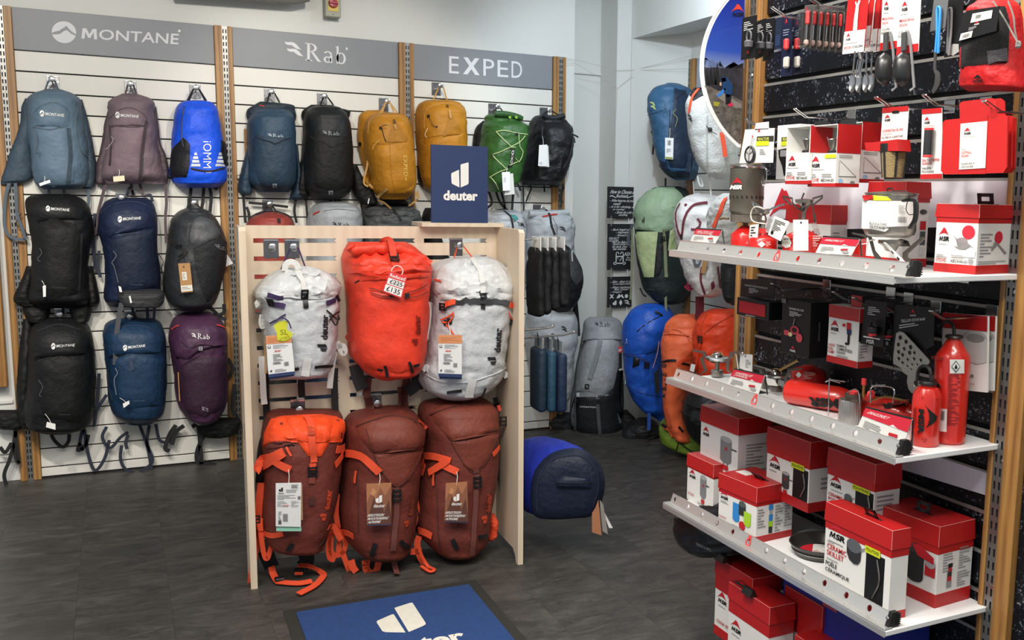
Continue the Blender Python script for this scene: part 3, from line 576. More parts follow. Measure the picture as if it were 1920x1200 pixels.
# 3 bright blue pack
c = fab('#1a52dc', .5); t = bw('bright blue pack with black side pockets and reflective chevrons', 372, 350)
t.body('187,350,388 193,337,402 210,329,410 245,325,416 290,322,424 325,320,427 342,326,424 352,342,408', .19, c, e=2.8, fold=.002)
t.loop((368, 166), (354, 190), (384, 188), BK); t.loop((368, 166), (350, 191), (387, 189), BK)
t.patch('322,280 344,258 356,268 356,308 350,334 322,338 319,312', fab('#131418'), 'side_pocket', .006); t.patch('414,262 424,268 427,300 426,312 418,310 414,285', fab('#131418'), 'side_pocket', .006)
t.strap('358,316 390,321 420,315', .009, BK, 'compression_strap'); t.zipc('346,200 341,230 341,260 344,275', r=.003)
q = t.qmap([(378, 302), (378, 264), (398, 264), (398, 302)][0:0] or [(396, 265), (396, 315), (381, 315), (381, 265)]); mb = MB(); mb.text('iOMM', q, Wt, -.005); t.part(mb, 'lettering', smooth=0)
REFL = mat('reflective', '#c9cdd2', .35)
for x in (367, 412):
    for i in range(4): y = 286+i*7; wd = 2+i*2; t.patch([(x-wd, y), (x+wd, y), (x+wd+1, y+5), (x-wd-1, y+5)], REFL, 'chevron', .002, rim=False, rows=2, cols=3)
t.txt('200', '386,321 396,321 396,324 386,324', Wt)
for pp in ('358,352 356,375 352,392', '382,352 380,380 376,400', '393,352 396,370 393,405'): t.free(pp, .016, BK, .05, 'loose_strap')
t.free('392,344 408,355', .02, BK, .06, 'side_release_tab')
# 4 black pack (second row)
BLK = fab('#131416', .6); BLK2 = fab('#0f1011', .65)
t = bw('black pack with pale badge logo on the lid, left end of the second row', 110, 572)
t.body('364,60,128 373,48,152 390,46,166 420,52,174 445,57,175 480,58,166 530,55,166 560,50,172 578,62,160', .22, BLK, e=2.8, wr=.006)
t.patch('62,374 100,368 140,376 158,392 152,414 116,406 72,416 50,396', BLK, 'lid', .02, wr=.006)
t.patch('72,412 100,408 140,416 150,440 148,500 144,560 84,562 76,500 70,440', BLK2, 'front_pocket', .01, wr=.004)
for pts in ('500,48,64 530,38,62 550,28,60 565,26,70 580,44,90', '500,160,174 535,160,182 560,164,186 575,160,184'): t.body(pts, .1, BLK2, name='hip_fin', setb=False, wr=.004)
t.body('555,40,92 580,42,94 600,50,88 606,60,80', .08, BLK2, name='hip_belt', setb=False); t.body('555,128,176 580,130,172 600,136,168 606,142,160', .08, BLK2, name='hip_belt', setb=False)
t.logo('montane', '86,388 130,391 130,397 86,394', Wt); t.cord('74,465 78,475 70,486 76,490', .0015, web('#55575c'), .26, 'elastic_cord'); t.strap('152,440 150,490 147,545', .012, BK, 'side_strap')
t.tag('80,536 86,535 86,556 81,557', WHITE, .26, 'price_ticket', cordto=(80, 526)); t.txt('TRAILBLAZER', '98,538 124,539 124,541 98,540', ink('#4b4d52')); t.free('118,576 119,592', .012, BK, .05, 'loose_strap')
t.cord('40,400 30,420 44,430 52,440', .002, BK, .05)
# 5 navy pack (second row)
NV = fab('#1a2540', .58); NV2 = fab('#151f34', .62)
t = bw('dark navy pack with badge logo and grey belt pocket, middle of the second row', 245, 545)
t.body('371,212,276 380,196,288 400,187,294 430,184,297 455,190,295 490,196,298 530,196,302 560,194,302 576,204,294', .21, NV, e=2.8, wr=.006)
t.patch('204,380 240,373 276,380 287,400 284,428 250,434 206,444 190,420', NV, 'lid', .018, wr=.006); t.patch('208,446 250,436 286,430 288,480 296,530 290,545 222,548 210,490', NV2, 'front_pocket', .01, wr=.005, puff=.4)
t.seam('190,400 210,384 240,378 270,382 288,396', .002, web('#2c3b58')); t.logo('montane', '221,408 264,406 264,412 221,415', Wt)
t.body('543,225,300 550,222,308 562,222,308 574,230,302 577,240,292', .06, fab('#2a2b2d'), name='belt_pocket', setb=False, gap=.2, e=3); t.free('243,555 246,568', .008, Wt, .27, 'white_tab')
t.buckle(229, 561, .03, .026, BLACK); t.free('228,568 222,600 218,640 216,684', .022, web('#4a4b4e'), .24, 'loose_strap')
t.cord('212,470 218,480 210,492 214,500 222,530', .0016, web('#70757d'), .25, 'elastic_cord'); t.tag('222,536 227,538 229,548 224,547', WHITE, .27, 'price_ticket'); t.txt('TRAILBLAZER', '243,532 268,533 268,535 243,534', ink('#555d6e'))
for pp in ('238,366 244,352 252,366', '272,368 282,366 286,378', '178,400 176,450 178,505', '186,470 184,500 188,520', '248,577 252,592 260,602', '276,577 277,602', '290,577 288,602'): t.free(pp, .014, web('#2c3342'), .05, 'loose_strap')
t.cord('296,475 306,490 302,505 306,520 303,535', .002, BK, .1); t.cord('296,478 300,500 305,512', .002, BK, .1)
# 6 charcoal pack with kraft tag
CH = fab('#2c2e31', .5); CH2 = fab('#1c1d20', .62)
t = bw('charcoal pack with hanging kraft tag, right end of the second row', 365, 575)
t.body('391,350,382 398,336,396 415,322,410 440,318,422 475,314,427 510,309,421 545,308,414 570,318,404 584,336,386', .22, CH, e=2.6, wr=.005)
t.patch('362,412 376,406 400,414 412,436 408,446 370,462 358,460 356,440', fab('#484a4d', .5), 'top_panel', .012, wr=.004); t.patch('362,464 410,444 426,448 424,500 412,545 388,566 376,540 366,500', CH2, 'front_panel', .008)
t.seam('354,460 356,430 366,410 380,404', .003, web('#2a2c2e'), 'edging'); t.loop((364, 382), (352, 398), (380, 396), BK)
t.txt('Rab', '408,458 422,461 422,470 408,467', ink('#6a6d70'), .0) ; t.logo('waves', '401,457 408,458 408,464 401,463', ink('#6a6d70'))
t.strap('322,455 340,466 352,474', .016, BK, 'compression_strap'); t.buckle(336, 462, .03, .018, BLACK); t.buckle(340, 480, .028, .016, BLACK, rot=.6); t.strap('352,470 344,480 332,488', .012, BK, 'compression_strap'); t.strap('310,510 322,535 340,552', .014, BK, 'compression_strap')
KR = mat('kraft_card', '#a97f52', .75, bump=.05, bscale=300); KW = ink('#d9d6cd')
t.tag('334,494 356,493 362,547 340,549', KR, .27, 'hang_tag', .0015, (345, 482), BK, [('r', 0, (.22, .42, .62, .7), KW), ('l', 7, (.26, .46, .58, .66), ink('#77726a')), ('r', 0, (.02, .04, .98, .24), KW), ('l', 2, (.1, .1, .9, .2), ink('#77726a')), ('r', 0, (.38, .85, .5, .9), ink('#4a331c'))])
t.tag('421,478 426,477 437,494 423,500', WHITE, .08, 'price_ticket')
for pp in ('376,584 390,592 418,588 420,570', '392,574 410,592 424,600'): t.free(pp, .02, BK, .07, 'loose_strap')
# 7 lower black pack
t = bw('black pack with badge logo, left end of the bottom row', 108, 810)
t.body('600,82,142 610,64,160 628,54,170 660,50,176 690,50,178 730,46,178 770,42,176 800,46,168 814,70,140', .24, BLK, e=2.8, wr=.006)
t.patch('70,608 110,600 152,612 166,640 160,664 110,662 66,676 56,640', BLK, 'lid', .02, wr=.006); t.patch('64,680 110,666 160,668 164,720 158,780 150,792 84,790 72,740', BLK2, 'front_pocket', .012, wr=.005)
t.logo('montane', '96,646 140,644 140,650 96,653', Wt); t.seam('70,622 110,608 156,620', .003, web('#26272a'))
t.body('600,42,60 650,36,62 700,32,62 750,30,60 790,34,66 806,44,70', .1, BLK2, name='shoulder_harness', setb=False, e=2.2)
t.body('770,0,40 776,-8,46 795,-8,46 806,0,40', .05, BLK2, name='hip_belt', setb=False, e=3)
t.cord('72,712 80,726 74,740 78,744', .0015, web('#55575c'), .28, 'elastic_cord'); t.tag('88,791 104,795 104,806 86,801', WHITE, .29, 'price_ticket', cordto=(86, 775)); t.txt('TRAILBLAZER', '109,776 132,776 132,778 109,778', ink('#4b4d52'))
for pp in ('28,768 30,800 26,830 18,862 8,890 14,916', '28,800 32,840 36,868 30,858 26,830', '0,838 10,848 22,830', '96,815 104,828 118,838 128,828 130,814', '166,815 160,835 146,845 150,830'): t.free(pp, .017, BK, .05, 'loose_strap')
# 8 lower navy pack
NT = fab('#193450', .55); t = bw('navy blue pack with a grey strap across it, middle of the bottom row', 255, 790)
t.body('601,218,290 610,200,302 630,193,310 665,195,313 700,200,314 740,202,313 775,210,308 797,234,288', .23, NT, e=2.8, wr=.006)
t.patch('204,612 250,603 292,612 304,640 298,664 250,660 206,672 196,640', NT, 'lid', .02, wr=.006); t.patch('206,674 250,664 300,668 302,720 300,760 240,768 214,745', NT, 'front_pocket', .012, wr=.004)
t.logo('montane', '231,649 272,645 272,651 231,656', Wt); t.strap('244,672 249,694', .018, web('#2b3c58'), 'daisy_chain'); t.strap('204,690 206,730 212,752', .014, web('#22314a'), 'side_strap')
t.cord('216,690 220,700 214,712 218,740', .0015, web('#8a919c'), .27, 'elastic_cord'); t.tag('230,757 242,751 243,757 232,765', WHITE, .29, 'price_ticket', cordto=(226, 745)); t.txt('TRAILBLAZER', '249,751 272,750 272,752 249,753', ink('#5b6a80')); t.seam('198,625 230,612 270,612 300,628', .003, web('#22314a'))
for pp in ('200,740 180,770 158,800 150,830 156,845', '158,805 165,850 178,882 196,860 205,825', '200,800 192,820 206,840 226,820 240,810', '262,797 274,830 280,855 284,880', '280,797 276,830 286,865 262,885', '228,835 226,860 236,880 262,888 280,882', '240,815 236,830 238,842', '292,795 300,826 320,826 326,800', '186,700 182,760 176,800'): t.free(pp, .016, web('#272c3c'), .05, 'loose_strap')
# 9 purple pack
PU = fab('#472a44', .5); PU2 = fab('#331d2f', .6); t = bw('purple pack with white lettering on the lid, right end of the bottom row', 373, 790)
t.body('589,348,398 598,330,412 615,321,424 640,318,428 680,324,428 720,330,429 760,334,426 785,350,412 798,368,394', .23, PU, e=2.7, wr=.006)
t.patch('334,604 370,596 410,604 426,630 424,650 392,648 352,674 330,668 322,635', PU, 'lid', .02, wr=.007); t.patch('332,690 376,668 424,662 426,720 420,765 384,782 350,772 338,740', PU2, 'front_pocket', .01, wr=.003)
t.logo('rab', '359,624 393,627 393,636 359,635', Wt); t.strap('323,618 330,613 336,611', .008, web('#e04a3a'), 'red_zip_pull'); t.strap('406,610 414,612 420,615', .008, web('#e04a3a'), 'red_zip_pull'); t.seam('332,690 356,676 374,668', .003, web('#2b1628'), 'edging'); t.seam('340,640 356,652 378,646 420,652', .004, web('#2b1628'), 'edging'); t.buckle(376, 654, .018, .02, mat('buckle_grey', '#8a8a8e', .4))
t.patch('379,762 390,763 390,772 379,771', ink('#8e7f8c'), 'badge', .003, rim=False, rows=3, cols=3); t.logo('waves', '381,764 389,765 389,770 381,769', ink('#2b1628'), off=.006)
t.tag('333,698 335,698 338,752 336,752', KR, .2, 'hang_tag')
for pp in ('330,797 318,815 310,840 318,846', '360,800 372,800 378,870', '440,720 436,760 440,780', '426,672 436,690 430,706', '345,798 330,810 322,834', '440,800 410,800 385,815 370,845 372,868 396,870 412,876'): t.free(pp, .022, BK, .06, 'loose_strap')
t.body('785,382,450 795,376,452 812,378,446 822,386,420', .07, BLK2, name='hip_belt', setb=False, gap=.04)
# 10 slate blue V-pocket pack
SB = fab('#2b4357', .55); SB2 = fab('#26394a', .6)
t = bw('slate blue pack with V-shaped front pocket, left of the middle bay', 508, 358)
t.body('202,484,538 212,474,550 230,467,555 270,467,557 310,466,558 340,468,556 360,488,545', .2, SB, e=2.8, wr=.003)
t.body('190,488,498 196,478,548 206,465,554 220,464,556 232,468,552', .05, fab('#202c36'), name='back_yoke', setb=False, gap=.015, e=3)
for pts in ('280,464,476 310,456,470 335,450,470 358,448,474 366,455,470', '270,552,560 310,554,562 340,552,566 362,548,572 375,544,570'): t.body(pts, .08, SB2, name='side_wing', setb=False, wr=.004)
t.patch('472,262 484,250 500,262 516,266 540,254 550,264 552,300 548,345 520,354 490,348 478,320', SB2, 'front_pocket', .008, wr=.003, label='V-cut stretch pocket'); t.seam('479,256 492,262 508,266 516,270 528,264 546,258', .0035, web('#182530'), 'pocket_edge')
t.logo('rab', '502,250 531,252 531,258 502,257', ink('#b9c4cc')); t.loop((510, 174), (500, 194), (524, 192), BK); t.patch('511,344 519,344 519,351 511,351', ink('#93a3ae'), 'badge', .003, rim=False, rows=3, cols=3); t.logo('waves', '512,345 518,345 518,350 512,350', ink('#1d2a35'), off=.006)
t.strap('486,197 496,199', .005, web('#c23b2a'), 'red_pull')
for pp in ('456,366 458,390 460,418', '462,388 466,398 468,418', '466,380 500,383 540,388', '556,366 552,395 556,418'): t.free(pp, .014, BK, .05, 'loose_strap')
t.cord('448,340 444,330 452,328', .0015, BK, .05)
# 11 black V-pocket pack
t = bw('black pack with V-shaped front pocket, middle of the middle bay', 615, 370)
t.body('196,596,630 204,580,644 222,573,656 260,573,662 300,570,664 335,568,664 358,574,660 374,592,642', .2, fab('#17191c', .55), e=2.8, wr=.003)
t.body('196,584,600 206,570,652 216,566,656 235,572,650', .05, BLK2, name='back_yoke', setb=False, gap=.015, e=3)
for pts in ('300,566,574 330,560,572 350,556,574 372,556,580', '310,660,672 340,662,684 360,664,700 380,676,708 384,690,704'): t.body(pts, .07, BLK2, name='side_wing', setb=False, wr=.004, gap=.05)
t.patch('576,262 590,246 604,262 622,272 648,254 656,262 658,300 652,350 624,360 594,354 580,320', BLK2, 'front_pocket', .008, wr=.003, label='V-cut stretch pocket'); t.seam('582,256 592,262 610,268 622,276 634,270 658,262', .0035, BK, 'pocket_edge')
t.logo('rab', '605,245 636,247 636,254 605,253', ink('#8f9498')); t.loop((610, 182), (601, 198), (625, 197), BK); t.patch('616,357 624,357 624,364 616,364', ink('#8d9094'), 'badge', .003, rim=False, rows=3, cols=3); t.logo('waves', '617,358 623,358 623,363 617,363', ink('#1d1d1f'), off=.006)
for pp in ('572,300 570,340 574,380 577,418', '676,378 680,398', '634,374 640,380'): t.free(pp, .012, BK, .05, 'loose_strap')
t.free('692,372 690,382', .006, Wt, .13, 'white_tab')
# 12/13 mustard packs in the middle bay
MU = fab('#b97d1e', .55); MU2 = fab('#a9711a', .6); TANW = web('#c79a5a')
t = bw('mustard pack hanging behind another mustard pack', 700, 340)
t.body('206,690,722 214,678,728 235,674,730 270,674,730 300,680,730 330,690,730 345,700,728', .1, MU, gap=.015, e=2.6); t.strap('692,250 689,290 690,320', .012, TANW, 'shoulder_strap'); t.buckle(676, 270, .02, .02, BLACK); t.body('330,676,700 345,680,704 358,690,706', .04, MU2, name='hip_fin', setb=False)
t = bw('mustard pack in front of its twin, with vertical lettering', 740, 372, gap=.12)
t.body('211,710,752 218,698,766 235,690,772 270,689,777 300,694,780 330,702,782 355,706,780 374,722,768', .2, MU, e=2.7, wr=.005)
t.loop((727, 192), (712, 214), (740, 214), TANW, .12); t.loop((727, 192), (716, 212), (748, 216), TANW, .12)
t.patch('735,236 728,262 726,266 768,266 758,250 740,225', MU2, 'triangle_panel', .004, rim=False); t.patch('700,275 728,266 768,264 774,285 776,340 760,362 722,362 706,330', MU, 'front_pocket', .01, wr=.004)
t.seam('700,268 730,270 770,264', .0025, MU2, 'pocket_edge'); t.seam('690,250 694,226 712,218 750,220 766,232', .0022, TANW, 'edging'); t.seam('731,268 733,320 740,360', .0018, MU2); t.seam('712,268 718,330 724,360', .0018, MU2)
t.buckle(739, 228, .014, .022, mat('buckle_tan', '#7a5a2a', .5)); t.strap('740,234 742,242', .01, TANW, 'ice_tool_loop'); t.buckle(714, 240, .012, .014, BLACK); t.cord('716,236 726,234', .0018, BK, .34); t.cord('712,262 702,272 698,280', .002, TANW, .33); t.strap('716,240 720,256 724,266', .004, BK, 'cord')
q = t.qmap([(763, 292), (764, 331), (757, 331), (756, 292)]); mb = MB(); mb.text('EXPED', q, ink('#e0c060'), .0); mb.poly([(1.05, .4), (1.2, .4), (1.2, .6), (1.05, .6)], q, ink('#e0c060')); t.part(mb, 'lettering', smooth=0)
t.strap('708,370 718,360 726,354', .016, TANW, 'axe_loop'); t.strap('779,360 784,372', .012, TANW, 'compression_strap')
t.body('362,706,730 374,716,760 386,730,770', .07, fab('#141414'), name='hip_belt', setb=False, gap=.06)
for pp in ('690,250 690,300 682,340 690,350', '692,345 702,355', '708,375 720,380 734,392', '782,358 784,372 766,386', '700,270 703,320 704,350'): t.free(pp, .01, TANW, .14, 'loose_strap')
# 14 mustard pack third bay
t = bw('mustard pack half hidden by the navy sign board', 835, 360)
t.body('186,806,856 194,793,868 212,787,876 245,787,877 280,790,877 320,792,874 350,800,862 362,820,850', .2, MU, e=2.7, wr=.005)
t.loop((827, 162), (812, 188), (838, 188), TANW); t.patch('840,226 832,252 830,256 872,254 862,240 845,212', MU2, 'triangle_panel', .004, rim=False); t.patch('800,268 830,252 872,250 874,300 868,345 812,345', MU, 'front_pocket', .01)
t.seam('796,240 797,212 812,198 846,194 870,206', .0022, TANW, 'edging'); t.seam('802,258 825,254 870,250', .0025, MU2, 'pocket_edge'); t.buckle(839, 200, .014, .02, mat('buckle_tan', '#7a5a2a', .5)); t.strap('842,206 845,222', .012, TANW, 'ice_tool_loop'); t.buckle(804, 218, .013, .016, BLACK); t.cord('804,220 812,234 819,238', .0016, BK, .22); t.buckle(819, 238, .008, .009, BLACK); t.cord('802,240 797,252 800,258', .0018, ink('#ddc9a0'), .22)
t.body('310,784,800 335,786,806 350,792,808', .05, fab('#141414'), name='hip_fin', setb=False); t.free('800,335 806,345 802,352', .008, TANW, .08, 'loose_strap')
# 17/15/16
t = bw('black pack hanging behind the green roll-top pack', 905, 320); t.body('226,908,925 240,895,928 270,889,928 300,892,928 330,898,928', .06, BLK2, gap=.012)
GR = fab('#335c2a', .45, .6, 30); t = bw('green roll-top pack with pale zigzag cord', 945, 350, gap=.1)
t.body('212,925,978 218,918,986 226,918,984 238,913,994 255,911,992 285,908,988 310,906,982 340,912,976 360,926,952', .2, GR, e=2.6, wr=.007, wf=20, prof=[.3, .45, .55, .9, 1, 1, .95, .9, .5])
rl = [t.f.px(u, v, .2) for u, v in ((928, 213), (945, 214), (962, 217), (980, 222))]; mb = MB(); mb.tube(spl(rl, 10), [.014, .018, .019, .019, .019, .019, .019, .019, .018, .017, .012], fab('#2d5225', .45), 12); t.part(mb, 'rolled_closure')
for u in (956, 968): mb = MB(); mb.lathe([(0, .004), (.008, .003), (.009, 0)], ink('#7fae3c'), 12, t.f.px(u, 220, .225), Matrix.Rotation(pi/2, 3, 'X')); t.part(mb, 'roll_button')
LC = web('#cfe0a0')
for pp in ('931,248 945,245 968,250 988,252', '932,248 945,262 958,275', '984,254 974,266 958,275', '958,276 940,284 924,290', '924,291 936,304 948,316', '972,252 974,275 980,285 973,302 966,296', '952,316 935,323 919,332', '921,332 930,343 935,354', '966,276 958,276', '973,302 955,310'): t.seam(pp, .0024, LC, 'zigzag_cord', .005)
for u, v in ((969, 251), (958, 277), (924, 291), (953, 313)): t.buckle(u, v, .012, .012, BLACK)
t.strap('962,280 960,300 957,312', .022, BK, 'lettered_tape'); q = t.qmap([(963, 283), (960, 306), (956, 306), (959, 283)], .008); mb = MB(); mb.text('EXPED', q, Wt); t.part(mb, 'lettering', smooth=0)
t.tag('941,323 956,322 957,357 943,358', WHITE, .36, 'swing_tag', cordto=(950, 312), items=[('l', 3, (.15, .2, .5, .5), ink('#999')) if 0 else ('e', 0, (.15, .45, .5, .75), ink('#c9c9cc'))]); t.tag('950,326 962,325 965,364 946,366', ink('#d7d7d2'), .34, 'swing_tag')
t.loop((934, 202), (925, 214), (946, 214), BK, .11)
for pp in ('915,355 922,380 912,392 905,410', '940,360 946,390 930,395', '968,340 974,352 976,358', '930,360 938,380 955,398', '962,360 960,395'): t.free(pp, .014, BK, .06, 'loose_strap')
t = bw('black roll-top pack with a white swing tag, nearest the wall corner', 1030, 346)
t.body('215,1016,1056 220,1010,1062 232,1004,1072 255,1002,1075 280,1000,1075 310,992,1068 335,986,1060 348,996,1050', .22, fab('#141518', .5), e=2.6, wr=.007, wf=20, prof=[.3, .45, .6, .9, 1, 1, .95, .9, .6])
rl = [t.f.px(u, v, .14) for u, v in ((1016, 215), (1026, 220), (1038, 222), (1050, 219), (1058, 217))]; mb = MB(); mb.tube(spl(rl, 12), .016, fab('#26272b', .5), 12); t.part(mb, 'rolled_closure'); t.loop((1031, 208), (1016, 216), (1048, 216), BK)
q = t.qmap([(1056, 284), (1049, 322), (1044, 321), (1051, 283)]); mb = MB(); mb.text('EXPED', q, ink('#4a4b4f')); t.part(mb, 'lettering', smooth=0); t.strap('1072,236 1074,256 1068,290 1056,315', .008, web('#3a3b3f'), 'side_strap')
t.tag('1011,272 1026,271 1027,312 1009,311', WHITE, .3, 'swing_tag', cordto=(1018, 256), items=[('l', 2, (.1, .08, .5, .2), ink('#9a9a9a'))]); t.tag('1014,274 1028,273 1030,313 1012,313', ink('#d7d7d4'), .29, 'swing_tag')
t.strap('1018,238 1017,256', .008, web('#3a3b3f'), 'daisy_chain'); t.free('1074,252 1082,256 1084,258', .01, BK, .15, 'side_release_tab'); t.free('1076,258 1078,268', .008, BK, .12, 'side_release_tab')
for pp in ('984,330 981,350 982,396', '990,350 996,352 986,378', '1020,348 1021,360', '1030,348 1046,350', '1056,345 1054,360 1052,388', '1058,350 1050,370 1056,380'): t.free(pp, .01, BK, .05, 'loose_strap')
# kraft label on the panel
t = Thing('kraft_label', 'small kraft label hanging on the slatted panel, left of the slate blue pack', 'label', BW.sub(BW.px(463, 290, .004))); mb = MB(); a = t.f.px(459, 291, .004); b = t.f.px(470, 242, .004); mb.b2((a.x, a.y, a.z), (b.x, a.y-.0015, b.z), KR); t.part(mb, 'card', smooth=0)
mb = MB(); mb.text('RAB', lambda x, y: (a.x+(b.x-a.x)*(.25+.5*y), a.y-.002, a.z+(b.z-a.z)*(.6-.55*x)), ink('#3a2a18')); t.part(mb, 'lettering', smooth=0)
# second row of the middle bay, tops seen over the rack
t = bw('brick red pack with charcoal back, top seen above the rack', 512, 460); t.body('398,500,522 404,484,538 412,472,548 430,464,554 490,462,556 540,462,556 585,470,548', .2, fab('#8c3a33', .55), e=2.6); t.body('396,492,524 402,478,540 412,468,550 440,462,556', .08, CH2, name='back_panel', setb=False, gap=.012); t.loop((506, 385), (494, 400), (520, 400), BK); t.strap('522,410 523,418', .016, BK, 'daisy_chain')
t = bw('pale grey pack with dark lettering, top seen above the rack', 632, 450); t.body('378,610,650 384,596,668 396,586,678 418,580,682 470,582,682 540,582,682 585,590,672', .22, fab('#9ca0a4', .5), e=2.6); t.logo('rab', '623,416 655,418 655,426 623,424', ink('#222')); t.strap('588,403 592,400 600,397', .008, web('#c8322a'), 'red_pull'); t.seam('606,396 634,392 668,396', .0016, web('#6d7075')); t.loop((624, 376), (612, 384), (640, 384), BK)
t = bw('crumpled dark grey pack cover, top seen above the rack', 740, 440); t.body('384,700,772 392,690,782 404,684,790 440,682,796 520,682,796 580,690,790', .15, fab('#4b4d4f', .55, .8, 25), wr=.016, wf=30); t.strap('736,392 744,402 752,414', .014, BK, 'strap')
t = bw('black pack edge between the grey cover and the navy sign board', 803, 440); t.body('390,802,812 400,798,814 420,796,816 500,798,850 560,800,860 580,806,850', .12, BLK2)
LG = fab('#a9adb1', .48, .5, 30)
t = bw('pale grey roll-top pack beside the navy sign board', 950, 450); t.body('394,920,975 402,914,982 420,912,985 460,912,985 540,912,985 580,920,980', .2, LG, wr=.01, wf=24); t.strap('962,404 968,412', .03, web('#3f8f8a'), 'teal_tab'); t.strap('945,396 958,408 962,430', .012, BK, 'strap'); t.logo('waves', '970,416 985,418 985,426 970,424', ink('#26272a'))
t = bw('pale grey roll-top pack with red buckle tabs by the wall corner', 1032, 480); t.body('394,992,1066 400,986,1072 410,984,1076 425,984,1077 460,984,1076 490,986,1074 520,996,1066', .24, LG, wr=.009, wf=22, prof=[.4, .7, .9, 1, 1, 1, .8])
rl = [t.f.px(u, v, .18) for u, v in ((992, 401), (1015, 402), (1040, 401), (1066, 398))]; mb = MB(); mb.tube(spl(rl, 10), .02, LG, 12); t.part(mb, 'rolled_closure'); t.strap('1018,407 1044,402', .016, web('#c8322a'), 'red_tab'); t.strap('1022,393 1030,402 1034,424 1040,440', .013, BK, 'compression_strap'); t.logo('waves', '1049,424 1062,426 1062,434 1049,432', ink('#26272a')); t.cord('1036,408 1044,425 1044,440', .0016, BK, .29)
t = bw('black pack with mesh side pocket hanging below the pale grey roll-top', 1060, 585, gap=.1); t.body('436,1034,1042 446,1028,1052 470,1020,1072 500,1016,1088 525,1014,1095 550,1018,1090 570,1026,1080 590,1036,1066', .2, fab('#141517'), e=2.5); t.patch('1066,466 1078,476 1092,504 1094,525 1080,535 1070,520', fab('#3b3c3e'), 'mesh_pocket', .004); t.strap('1046,448 1056,480 1062,520', .016, BK, 'strap'); t.free('1072,470 1073,490', .008, mat('cord_end', '#bdbdbd', .5), .3, 'zip_pull'); t.free('1082,545 1080,570 1074,585', .02, BK, .1, 'loose_strap'); t.free('1078,560 1082,600 1084,630', .03, BK, .06, 'loose_strap')
for k, (a, b) in enumerate(((470, 556), (578, 668), (690, 776), (800, 888))):  # packs added behind the rack to make its slots look dark
    t = bw('added black pack low on the wall, darkening the rack slots, %s from the left' % ('first', 'second', 'third', 'fourth')[k], (a+b)/2, 810); t.body([(598, a+14, b-14), (612, a+3, b-3), (660, a, b), (740, a-2, b+2), (790, a+4, b-6), (812, a+20, b-22)], .22, (BLK, NV2, BLK2, CH2)[k]); t.patch([(a+12, 612), (b-12, 612), (b-10, 660), (a+10, 664)], (BLK, NV2, BLK2, CH2)[k], 'lid', .015); t.loop(((a+b)/2, 590), ((a+b)/2-12, 604), ((a+b)/2+12, 604), BK, .06)
# ---------------------------------------------------------------- packs on the plywood rack
def rk(label, u, v, **k): return Pack(label, RK, u, v, 'rucksacks hung on the plywood rack', **k)
DY = mat('dyneema_white', '#bec1c4', .42, bump=.75, bscale=26, var=.08, vscale=30, spec=.45); DYT = mat('dyneema_top', '#cbcdcd', .4, bump=.9, bscale=22, var=.05, vscale=25)
DG = ink('#2b2c30'); WSTR = web('#d9d9d6'); OR = web('#e8502a'); PUW = web('#3c2b55')
def dtag(t, q, d, top='#cf8a5f', cordto=None, foot='#2c3b5e'):
    return t.tag(q, mat('tag_white', '#dcdcdb', .5), d, 'swing_tag', .0015, cordto, None, [('r', 0, (0, .8, 1, 1), ink(top)), ('l', 4, (.08, .83, .9, .95), ink('#b0704a')), ('r', 0, (0, 0, 1, .08), ink(foot)), ('l', 5, (.25, .68, .95, .78), ink('#a5a6a8')), ('r', 0, (.04, .7, .16, .76), ink('#55565a')), ('r', 0, (.06, .72, .14, .75), ink('#dcdcdb')),
        ('t', 'deuter', (.3, .6, .55, .66), ink('#cc4438'), .2), ('bar', 0, (.2, .3, .5, .36), ink('#333')), ('bar', 0, (.62, .24, .8, .34), ink('#555')), ('l', 6, (.22, .38, .6, .56), ink('#77787b')), ('logo', 'deuter', (.06, .13, .14, .18), ink('#222')), ('l', 3, (.25, .11, .8, .19), ink('#8a8a8c'))])
t = rk('smaller white crinkled pack with a yellow tag, upper left of the rack', 558, 706)
t.body('502,562,584 508,530,604 516,512,622 532,491,641 547,479,638 556,479,635 564,486,636 580,490,638 610,494,636 640,496,633 670,499,630 694,500,623 706,512,608 711,534,590', .2, DY, e=2.7, wr=.007, wf=24, M=60)
t.patch('536,508 560,501 588,504 616,516 636,534 642,536 634,552 600,562 570,558 540,556 500,553 480,560 478,552 492,532 512,516', DYT, 'lid', .014, wr=.02, rows=20, cols=18)
mb = MB(); mb.ribbon(spl([t.f.px(u, v, .16) for u, v in ((534, 508), (536, 496), (545, 491), (555, 495), (560, 505))], 14), .022, WSTR, (0, -1, .3), .003); t.part(mb, 'grab_handle')
t.loop((552, 462), (527, 505), (573, 503), PUW, .07, .006); t.strap('556,505 564,522 570,545', .02, WSTR, 'lid_strap'); t.buckle(571, 551, .026, .038, BLACK); t.strap('571,556 573,568 574,578', .018, BLACK, 'strap_end')
t.strap('532,559 514,556 503,553', .018, PUW, 'compression_strap'); t.buckle(509, 567, .028, .028, BLACK); t.strap('512,570 524,572 535,575', .02, PUW, 'compression_strap'); t.strap('503,567 494,560 484,566 482,574 492,574', .02, WSTR, 'strap_loop'); t.buckle(632, 560, .022, .026, BLACK); t.strap('628,562 620,565 611,569', .02, PUW, 'compression_strap')
for pp in ('610,582 622,592 632,600 636,594', '616,600 626,588 634,584', '508,606 522,598 536,588'): t.strap(pp, .006, PUW if pp[0] == '5' else BLACK, 'lash_cord', .005)
t.cord('516,602 528,596 540,602 546,616', .0025, PUW, .28, 'lash_cord'); t.cord('618,592 630,610 635,590', .003, BLACK, .24, 'cord_lock')
YT = mat('tag_yellow', '#c9c92f', .5); a = P('513,611 522,603 536,601 540,604 538,618 550,626 546,632 540,638 532,640 520,638 519,625'); pr = [t.f.px(p[0], p[1], .27) for p in a]
